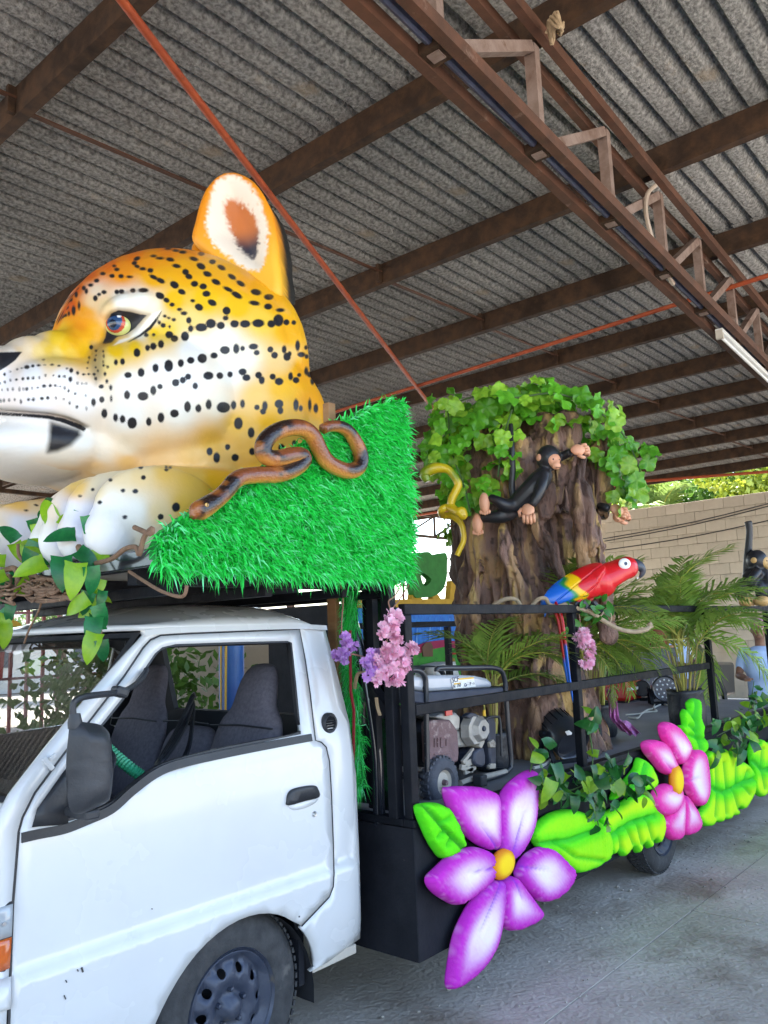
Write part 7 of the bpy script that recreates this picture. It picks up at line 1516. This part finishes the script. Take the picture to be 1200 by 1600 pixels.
slabg('carburettor', [(840, 640), (920, 650), (915, 700), (880, 780), (880, 850), (850, 920), (820, 900), (825, 800)], GYF+.03, GYF+.12, m_cream, .006)
slabg('air_filter', [(800, 930), (870, 900), (892, 1000), (890, 1100), (850, 1130), (780, 1110), (760, 1060), (770, 960)], GYF+.03, GYF+.15, m_navy, .012)
slabg('control_panel', [(930, 570), (1000, 575), (1020, 640), (1025, 1120), (960, 1140), (945, 900)], GYF+.04, GYF+.40, m_navy, .01)
slabg('panel_bracket', [(915, 850), (960, 815), (985, 850), (985, 905), (925, 905)], GYF+.02, GYF+.04, m_cream, .004)
slabg('panel_bracket', [(910, 1110), (940, 1082), (990, 1085), (985, 1140), (920, 1145)], GYF+.02, GYF+.04, m_cream, .004)
g3([Zg(830, 600), Zg(880, 570), Zg(960, 565), Zg(990, 580), Zg(1005, 700), Zg(1015, 1000)], .008, 'cable_loop', m_seal)
for (a, c_, w) in (((600, 1090), (800, 1010), .035), ((580, 1070), (700, 920), .02), ((560, 1120), (690, 1150), .03), ((600, 1180), (720, 1120), .025)): sub('engine_mount', m_cream, gen, lambda b: b.bar(Zg(*a, GYF+.06), Zg(*c_, GYF+.06), .02, w), bevel=.003)
sub('alternator', m_dark, gen, lambda b: b.lathe([(.0001, -.12), (.11, -.12), (.12, -.06), (.12, .1), (.08, .14)], Zg(80, 850, GYF+.22), (1, 0, 0), 20), smooth=True)
slabg('engine_dark_mass', [(240, 470), (900, 400), (930, 1140), (560, 1160), (240, 1100)], GYF+.24, GYF+.34, m_dark, .01)
sub('fuel_tap', m_stky, gen, lambda b: b.tube([Zg(822, 490, GYF+.02), Zg(822, 555, GYF+.02)], .009, 8), smooth=True)
sub('red_tag', m_redg, gen, lambda b: b.obox(Zg(430, 520, GYF+.04), (.06, .01, .03)), bevel=.002)
sub('tank_cap', m_cream, gen, lambda b: b.lathe([(.0001, .03), (.03, .03), (.034, 0), (.034, -.02)], Zg(230, 80, GYF+.2), (0, 0, 1), 16), smooth=True)
# its wheel
wc = Zg(385, 1290, GYF-.03); gw = bpy.data.objects.new('wheel', None); COL.objects.link(gw); gw.parent = gen; gw.location = Vector(wc)-Vector(wloc(gen)); LOC[gw.name] = np.array(wc)
wr = .128
m_grub = mat('dusty_grey_rubber', (.09, .095, .115), (.05, .053, .065), 11, .85, .5, 40, c3=(.2, .19, .19), s3=9, t3=.6, w3=.1)
sub('tyre', m_grub, gw, lambda b: b.lathe([(.062, .0), (.075, -.012), (.105, -.012), (.12, .0), (wr, .018), (wr, .05), (.115, .065), (.07, .065)], wc, (0, 1, 0), 36), smooth=True)
tb = MB()
for k in range(26):
    a = 2*math.pi*k/26; rot = Matrix.Rotation(a, 3, 'Y')
    for s_, off in ((.006, 0), (.034, .12)):
        rot2 = Matrix.Rotation(a+off, 3, 'Y'); tb.obox(Vector(wc)+rot2 @ Vector((wr, 0, 0))+Vector((0, s_+.012, 0)), (.012, .022, .017), rot2)
tb.build('tread_block', m_grub, gw)
sub('rim', m_cream, gw, lambda b: b.lathe([(.0001, .012), (.02, .004), (.05, .012), (.064, .0), (.064, .03)], wc, (0, 1, 0), 28), smooth=True)
sub('axle_nut', m_guard, gw, lambda b: b.lathe([(.0001, -.02), (.012, -.018), (.016, 0), (.016, .02)], wc, (0, 1, 0), 8), smooth=True)
sub('foot_rubber', m_dark, gen, lambda b: b.obox(PZ(775, 1228, .905)+np.array([0, .1, .02]), (.06, .06, .06)), bevel=.008)
# ------------------------------------------------------------------ stage lamps
m_lamp = mat('satin_black_lamp', (.02, .022, .03), (.03, .032, .042), 8, .3, .05, coat=.3)
def par_can(label, c, axis, Rr, L, deck):
    t = thing('stage_lamp', label, 'stage lamp', (c[0], c[1], deck)); ax_ = Vector(axis).normalized(); c = Vector(c)
    sub('housing', m_lamp, t, lambda b: b.lathe([(.0001, -L*.62), (Rr*.55, -L*.60), (Rr*.82, -L*.45), (Rr*.92, -L*.2), (Rr*.95, 0), (Rr, .02*L), (Rr*1.02, L*.45), (Rr*.98, L*.5), (Rr*.90, L*.46), (Rr*.88, L*.36), (.0001, L*.36)], c, ax_, 20), smooth=True)
    for k in range(16):
        a = 2*math.pi*k/16; rot = frame_from(ax_); q = c+rot @ Vector((Rr*.93*math.cos(a), Rr*.93*math.sin(a), -L*.16)); sub('cooling_fin', m_black, t, lambda b: b.obox(q, (.007, .005, L*.42), rot @ Matrix.Rotation(a, 3, 'Z')))
    sd = Vector((-ax_.y, ax_.x, 0)).normalized()
    for k in (0, 1):
        e = .07 if k else -.07; ft = Vector((ax_.x, ax_.y, 0)).normalized()*e
        y = [c+sd*Rr*1.12, c+sd*Rr*1.12+Vector((0, 0, -(c.z-deck)*.45))+ft*.6, Vector((c.x, c.y, deck+.012))+sd*Rr*1.05+ft, Vector((c.x, c.y, deck+.012))-sd*Rr*1.05+ft, c-sd*Rr*1.12+Vector((0, 0, -(c.z-deck)*.45))+ft*.6, c-sd*Rr*1.12]
        sub('yoke', m_black, t, lambda b: [b.bar(y[i], y[i+1], .012, .03, up=tuple(sd if i != 2 else (0, 0, 1))) for i in range(5)])
    for s in (1, -1): sub('yoke_knob', m_black, t, lambda b: b.lathe([(.0001, .03), (.022, .03), (.022, 0)], c+sd*Rr*s*1.1, sd*s, 10))
    return t, c, ax_
pc = PZ(880, 1180, .9); pc = np.array([4.98, 2.74, 1.10])
pt_, pcc, pax_ = par_can('black stage lamp tilted down beside the black flower pot', PY(877, 1143, 2.64), (-.30, -.72, -.45), .12, .26, .885)
sub('paper_tag', m_wht, pt_, lambda b: b.add([PY(x, y, 2.50) for x, y in ((883, 1143), (889, 1141), (894, 1145), (893, 1148), (886, 1149))], [(0, 1, 2, 3, 4)]))
lp, lc, la_ = par_can('black LED stage lamp facing the camera on the rear of the deck', PZ(1038, 1082, 1.02)*0+PY(1037, 1076, 3.5), (-.75, -.6, .05), .135, .16, .885)
m_led = mat('white_led_lens', (.75, .78, .82), None, rough=.15, coat=.6); m_ledface = mat('led_plate', (.014, .018, .05), None, rough=.3)
rot = frame_from(la_)
sub('led_plate', m_ledface, lp, lambda b: b.lathe([(.0001, .0), (.12, 0)], Vector(lc)+la_*.062, la_, 24))
for k in range(18):
    rr_, a = (.092, k*2*math.pi/12) if k < 12 else (.048, (k-12)*2*math.pi/6); sub('led', m_led, lp, lambda b: b.ell(Vector(lc)+la_*.066+rot @ Vector((rr_*math.cos(a), rr_*math.sin(a), 0)), (.011, .011, .008), rot, 8, 6), smooth=True)
for k, (x, y, lab) in enumerate(((1006, 1078, 'small black stage lamp lying beside the LED lamp at the back of the deck'),)):
    par_can(lab, PY(x, y-2, 3.9), (-.9, -.2, .1), .09, .2, .885)
# red machine and clutter at the back of the deck
clt = thing('red_machine', 'red machine half hidden behind the palm at the back of the deck', 'machine', tuple(PZ(975, 1085, .9)))
cp_ = PY(972, 1075, 4.1)
sub('machine_body', m_redg, clt, lambda b: b.obox(cp_, (.42, .3, .26)), bevel=.04); sub('machine_base', m_dark, clt, lambda b: b.obox(cp_-np.array([0, 0, .19]), (.5, .36, .12)), bevel=.01)
sub('machine_stripe', m_wht, clt, lambda b: b.obox(cp_+np.array([-.05, -.16, .0]), (.3, .02, .03)))
# cables on the deck, cloth
m_wcable = mat('white_cable', (.62, .60, .54), (.5, .48, .42), 8, .5)
tag(sub('deck_cable', m_wcable, None, lambda b: [b.tube(catmull([PZ(x, y, .894) for x, y in pts], 6, False), .008, 6) for pts in ([(978, 1117), (1000, 1115), (1012, 1109), (1020, 1107), (1024, 1100), (1034, 1100), (1044, 1102)], [(982, 1121), (996, 1122), (1004, 1114), (1014, 1112), (1026, 1111), (1022, 1106), (1032, 1101)])], smooth=True), 'white cable snaking over the grey deck', 'cable')
tag(sub('deck_cable', m_wcable, None, lambda b: b.tube(catmull([PZ(x, y, .896) for x, y in ((834, 1200), (850, 1195), (862, 1185), (872, 1176))], 6, False), .010, 6), smooth=True), 'short white cable running to the tilted stage lamp', 'cable')
tag(sub('cable_plug', m_seal, None, lambda b: b.obox(PZ(1050, 1101, .905), (.12, .06, .03), Matrix.Rotation(.4, 3, 'Z')), bevel=.008, origin=tuple(PZ(1050, 1101, .89))), 'black plug at the end of the white deck cable', 'plug')
m_cloth2 = leafmat('purple_gauze', (.62, .18, .50), (.70, .30, .60), .7, rnd=0)
clb = MB(); N1, N2 = 16, 8
cz0 = [(952, 1075), (958, 1100), (960, 1125), (968, 1130), (978, 1140), (990, 1150)]
for i in range(N1+1):
    t = i/N1; xy = np.array([np.interp(t, np.linspace(0, 1, 6), [p[0] for p in cz0]), np.interp(t, np.linspace(0, 1, 6), [p[1] for p in cz0])])
    for j in range(N2+1):
        s = j/N2-.5; w = 11+14*t; P = PY(xy[0]+s*w, xy[1]-5*abs(s)*t*2+3*math.sin(j*2.1+i*.6), 2.62+.05*math.sin(j*1.9+i*.5)); clb.v.append(tuple(P))
clb.f = [(i*(N2+1)+j, i*(N2+1)+j+1, (i+1)*(N2+1)+j+1, (i+1)*(N2+1)+j) for i in range(N1) for j in range(N2)]; clb.mi = [0]*len(clb.f)
for i, v in enumerate(clb.v): clb.v[i] = (v[0], v[1], max(v[2], .893))
tag(clb.build('gauze_cloth', m_cloth2, None, smooth='all', origin=tuple(PZ(970, 1145, .89))), 'purple gauze cloth draped beside the black flower pot', 'cloth')
# ------------------------------------------------------------------ potted palms
m_bag = mat('black_grow_bag', (.016, .017, .022), (.03, .032, .04), 10, .4, .6, 25)
m_soil = mat('soil', (.05, .035, .022), (.08, .055, .035), 30, .95, .5, 60)
m_straw = mat('straw_stalk', (.42, .34, .10), (.30, .22, .08), 14, .55)
fm = [frond_mesh(1.0, 56, .0135, .55+.18*(s % 3), s, .30+.04*(s % 2), .009) for s in range(6)]
for m in fm: m.materials.append(m_stalk); m.materials.append(m_pleaf)
def potted(label, base, potr, poth, fr, stems=24, lean=.06, sh=.55, pot=True):
    t = thing('potted_palm', label, 'potted palm', tuple(base), 'potted palms on the bed'); x, y, z = base
    if pot:
        b = MB(); n = 20; prof = [(potr*.92, 0), (potr, .02), (potr*1.04, poth*.5), (potr*.98, poth*.9), (potr*1.06, poth), (potr*.94, poth*.97), (potr*.9, poth*.85)]; b.lathe(prof, (x, y, z), (0, 0, 1), n)
        for i, v in enumerate(b.v): k = .012*math.sin(i*2.7)+.008*math.sin(i*.9); b.v[i] = (x+(v[0]-x)*(1+k*4), y+(v[1]-y)*(1+k*4), v[2]+k*.6*(v[2] > z+.03))
        b.build('grow_bag', m_bag, t, smooth='all'); sub('soil', m_soil, t, lambda b: b.lathe([(.0001, poth*.86), (potr*.93, poth*.86)], (x, y, z), (0, 0, 1), 16))
    for k in range(stems):
        a = RNG.uniform(0, 6.28); r0 = RNG.uniform(0, potr*.6); q = Vector((x+math.cos(a)*r0, y+math.sin(a)*r0, z+poth*.8)); e = q+Vector((math.cos(a)*lean*RNG.uniform(.3, 1.3), math.sin(a)*lean*RNG.uniform(.3, 1.3), sh*RNG.uniform(.6, 1.1)))
        sub('stalk', RNG.choice([m_stalk, m_straw, m_stalk]), t, lambda b: b.tube([q, q.lerp(e, .5)+Vector((RNG.uniform(-.012, .012),)*2+(0,)), e], [.007, .006, .004], 6), smooth=True)
    for (yaw, pitch, s, h) in fr:
        rot = Matrix.Rotation(R(yaw), 3, 'Z') @ Matrix.Rotation(-R(pitch), 3, 'Y') @ Matrix.Rotation(R(RNG.uniform(-25, 25)), 3, 'X'); inst('frond', RNG.choice(fm), mtx((x+RNG.uniform(-.05, .05), y+RNG.uniform(-.05, .05), z+h), rot, s), t)
    return t
b1 = PZ(938, 1172, .89); 
potted('potted palm in a black bag right of the tilted stage lamp', (b1[0], b1[1]+.10, .889), .105, .24, [(RNG.uniform(0, 360), RNG.uniform(25, 82), RNG.uniform(.6, .85), RNG.uniform(.5, .75)) for k in range(15)]+[(-35, 20, .8, .62), (-60, 10, .75, .6), (150, 30, .75, .6), (-20, -15, .7, .75), (-45, -35, .6, .75), (-70, -50, .55, .72), (-30, 60, .85, .7), (0, 35, .8, .66)], 34)
b2 = PZ(1105, 1138, .89)
potted('potted palm in a black bag near the rear rail post', (b2[0], b2[1]+.15, .889), .14, .30, [(RNG.uniform(0, 360), RNG.uniform(28, 85), RNG.uniform(.75, 1.05), RNG.uniform(.45, .7)) for k in range(10)]+[(-60, -20, .95, .7), (-50, 35, 1.0, .7), (150, 10, .9, .65), (170, 30, 1.0, .65), (-45, 75, 1.0, .7), (130, -15, .85, .7), (-20, -45, .8, .75)], 22, .10, .5)
b3 = (4.40, 3.35, .889)
potted('potted palm half hidden between the generator and the carved trunk', (4.30, 2.86, .889), .11, .22, [(a, p, .72, .45) for a, p in ((10, 25), (-40, 30), (40, 40), (-70, 40), (-25, 10), (25, 60), (120, 50))], 10, .05, .4)
potted('palm standing behind the carved trunk with one frond above the macaw', (5.95, 2.95, .889), .11, .24, [(a, p, .95, .55) for a, p in ((-60, 70), (-40, 82), (-80, 60), (0, 50), (-45, 40))], 12, .05, .6)
# ------------------------------------------------------------------ people beyond the rear of the bed
m_skin = mat('brown_skin', (.26, .13, .075), (.22, .105, .06), 9, .5, sss=.1); m_shirt = mat('pale_blue_shirt', (.42, .56, .80), (.36, .50, .75), 5, .8, .3, 20); m_jean = mat('blue_jeans', (.05, .075, .14), (.035, .055, .11), 9, .85, .2); m_hair = mat('black_hair', (.012, .010, .009), None, rough=.5); m_capp = mat('pink_cap', (.52, .22, .34), (.44, .18, .28), 6, .75); m_greycap = mat('grey_cap', (.22, .22, .2), (.17, .17, .16), 6, .8)
def person(label, base, yaw, seated, capm, s=1.0, reach=.0):
    """one continuous figure grown over a joint skeleton; local frame: +x forward, z up"""
    t = thing('person', label, 'person', tuple(base)); Rz = Matrix.Rotation(yaw, 3, 'Z')
    def L(x, y, z): return Vector(base)+Rz @ Vector((x*s, y*s, z*s))
    hip = .50 if seated else .93; sh = hip+.50; b = MB()
    b.tube([L(0, 0, hip-.04), L(.02, 0, hip+.15), L(.03, 0, hip+.32), L(.02, 0, sh-.03), L(.01, 0, sh+.04)], [.155*s, .150*s, .165*s, .15*s, .07*s], 16, flat=1.25)
    for k in (1, -1): b.ell(L(.0, .17*k, sh-.03), (.075*s, .08*s, .075*s), None, 14, 10); b.tube([L(.0, .19*k, sh-.04), L(.03, .23*k, sh-.16), L(.05, .245*k, sh-.24)], [.068*s, .062*s, .06*s], 12)
    link('shirt', sculpt(b, .018, 3, 1), m_shirt, t)
    b = MB()
    b.tube([L(.01, 0, sh-.02), L(.02, 0, sh+.09), L(.04, 0, sh+.15)], [.062*s, .056*s, .058*s], 12); hc = L(.045, 0, sh+.235)
    b.ell(hc, (.098*s, .078*s, .122*s), Rz, 20, 14); b.ell(hc+Rz @ Vector((.055*s, 0, -.065*s)), (.05*s, .05*s, .05*s), Rz, 14, 10); b.ell(hc+Rz @ Vector((.102*s, 0, -.012*s)), (.022*s, .015*s, .024*s), Rz, 10, 8)
    for k in (1, -1):
        b.ell(hc+Rz @ Vector((-.005*s, .08*s*k, -.005*s)), (.022*s, .012*s, .032*s), Rz, 10, 8)
        el = L(.12, .26*k, sh-.30); wr_ = L(.34+reach, .17*k, sh-.30-.02); b.tube([L(.045, .242*k, sh-.20), el, el.lerp(wr_, .5), wr_], [.048*s, .046*s, .042*s, .030*s], 12)
        hb_ = wr_+Rz @ Vector((.045*s, -.01*k*s, 0)); b.ell(hb_, (.048*s, .040*s, .018*s), Rz, 12, 8)
        for q in range(4): o = hb_+Rz @ Vector((.035*s, (q-1.5)*.020*s, 0)); b.tube([o, o+Rz @ Vector((.035*s, 0, -.006*s)), o+Rz @ Vector((.052*s, 0, -.024*s))], [.0105*s, .010*s, .008*s], 8)
        o = hb_+Rz @ Vector((-.01*s, -.035*k*s, 0)); b.tube([o, o+Rz @ Vector((.02*s, -.02*k*s, 0)), o+Rz @ Vector((.045*s, -.018*k*s, -.008*s))], [.012*s, .011*s, .009*s], 8)
    link('skin', sculpt(b, .0085, 3, 0), m_skin, t)
    for k in (1, -1):
        sub('eye', m_wht, t, lambda q: q.ell(hc+Rz @ Vector((.085*s, .033*s*k, .012*s)), (.012*s, .014*s, .009*s), Rz, 10, 8), smooth=True); sub('pupil', m_seal, t, lambda q: q.ell(hc+Rz @ Vector((.095*s, .033*s*k, .012*s)), (.004*s, .006*s, .006*s), Rz, 8, 6), smooth=True)
    sub('mouth', m_brown, t, lambda q: q.ell(hc+Rz @ Vector((.098*s, 0, -.062*s)), (.008*s, .024*s, .005*s), Rz, 10, 6), smooth=True)
    b = MB(); b.ell(hc+Rz @ Vector((-.016*s, 0, .022*s)), (.098*s, .086*s, .112*s), Rz, 18, 12); link('hair', b.mesh('hair'), m_hair, t)
    if capm: sub('cap', capm, t, lambda q: [q.ell(hc+Rz @ Vector((-.004*s, 0, .065*s)), (.112*s, .094*s, .075*s), Rz, 18, 12), q.ell(hc+Rz @ Vector((.12*s, 0, .05*s)), (.075*s, .075*s, .010*s), Rz, 16, 8)], smooth=True)
    b = MB()
    for k in (1, -1):
        hp_ = L(0, .095*k, hip-.02); kn_ = L(.44, .11*k, hip-.01) if seated else L(.03, .10*k, hip-.43); an = L(.42, .11*k, .09) if seated else L(0, .10*k, .09)
        b.tube([hp_, hp_.lerp(kn_, .5), kn_, kn_.lerp(an, .45), an], [.098*s, .085*s, .066*s, .06*s, .048*s], 12)
    b.ell(L(0, 0, hip), (.14*s, .175*s, .12*s), Rz, 16, 10); link('trousers', sculpt(b, .018, 3, 0), m_jean, t)
    for k in (1, -1): sub('shoe', m_dark, t, lambda q: [q.ell((L(.49, .11*k, .045) if seated else L(.06, .10*k, .045)), (.135*s, .05*s, .045*s), Rz, 14, 8)], smooth=True)
    return t
q1 = PZ(1196, 1050, .0)*0
ppA = PY(1188, 1012, 2.95); perA = person('person in a pale blue shirt and pink cap beyond the rear palm', (ppA[0], 2.95, 0), R(195), False, m_capp, .97)
ppB = PY(1117, 985, 4.3); perB = person('person in a pale blue shirt and grey cap leaning behind the rear palm', (ppB[0], 4.95, 0), R(250), False, m_greycap, 1.0)
# parked dark vehicle behind them
van = thing('dark_pickup', 'dark parked vehicle half hidden behind the rear palm', 'vehicle', (13.2, 6.2, 0))
m_vdark = mat('dark_vehicle_paint', (.02, .021, .025), (.03, .03, .035), 3, .3, coat=.5); vx = 12.2
sub('body', m_vdark, van, lambda b: b.prism([(12.0, .35), (16.4, .35), (16.5, .95), (15.2, 1.02), (14.6, 1.55), (12.9, 1.6), (12.2, 1.05), (11.95, .95)], 5.3, 7.0), bevel=.06, smooth=True)
m_bright = mat('pale_panel', (.75, .70, .62), None, rough=.4)
for (x0, x1) in ((12.95, 13.7), (13.8, 14.5)): sub('window', m_bright if x0 > 13.75 else m_farglass, van, lambda b: b.prism([(x0, 1.12), (x1, 1.12), (x1-.05, 1.5), (x0+.1, 1.52)], 5.285, 5.31))
for x in (12.8, 15.5):
    wv = bpy.data.objects.new('wheel', None); COL.objects.link(wv); wv.parent = van; wv.location = Vector((x, 5.3, .33))-Vector(wloc(van)); LOC[wv.name] = np.array([x, 5.3, .33])
    sub('tyre', m_rubber, wv, lambda b: b.lathe([(.2, 0), (.3, -.02), (.33, .03), (.33, .18), (.2, .2)], (x, 5.29, .33), (0, 1, 0), 28), smooth=True); sub('rim', m_chrome, wv, lambda b: b.lathe([(.0001, .03), (.1, .02), (.2, .04)], (x, 5.29, .33), (0, 1, 0), 20), smooth=True)
# grey cabinet and terracotta pot behind the palms
cab = thing('grey_cabinet', 'dark grey equipment box standing behind the first potted palm', 'cabinet', tuple(PZ(1020, 1075, .89)))
pcb = PY(1015, 1010, 4.2)
sub('cabinet_body', m_navy, cab, lambda b: b.box(pcb[0]-.5, pcb[0]+.6, 4.1, 4.45, .889, 1.42), bevel=.01); sub('cabinet_top', m_wood, cab, lambda b: b.box(pcb[0]-.52, pcb[0]+.62, 4.08, 4.47, 1.422, 1.45))
tpp = PY(1040, 1020, 4.2); m_terra = mat('terracotta', (.34, .12, .06), (.28, .09, .05), 7, .7)
tag(sub('clay_jug', m_terra, None, lambda b: b.lathe([(.0001, 0), (.10, 0), (.17, .06), (.18, .12), (.13, .19), (.06, .22), (.05, .26), (.06, .28)], (tpp[0], 4.27, 1.451), (0, 0, 1), 20), smooth=True, origin=(tpp[0], 4.27, 1.451)), 'terracotta clay jug on the grey equipment box', 'jug')
# rolled banner seen through the cab's rear window
rb = PX(362, 1060, 3.35)
roll = thing('rolled_banner', 'blue and yellow rolled banner seen through the cab rear window', 'banner', (rb[0], rb[1], .9))
m_bban = mat('blue_banner', (.03, .12, .42), (.05, .18, .5), 3, .35, .2); sub('roll', m_bban, roll, lambda b: b.tube([(rb[0], rb[1], .89), (rb[0], rb[1], 1.72)], .08, 20), smooth=True)
for a in (2.95, 3.45): sub('yellow_stripe', m_stky, roll, lambda b: b.tube([(rb[0]+.077*math.cos(a), rb[1]+.077*math.sin(a), .9), (rb[0]+.077*math.cos(a+.15), rb[1]+.077*math.sin(a+.15), 1.715)], .009, 6), smooth=True)
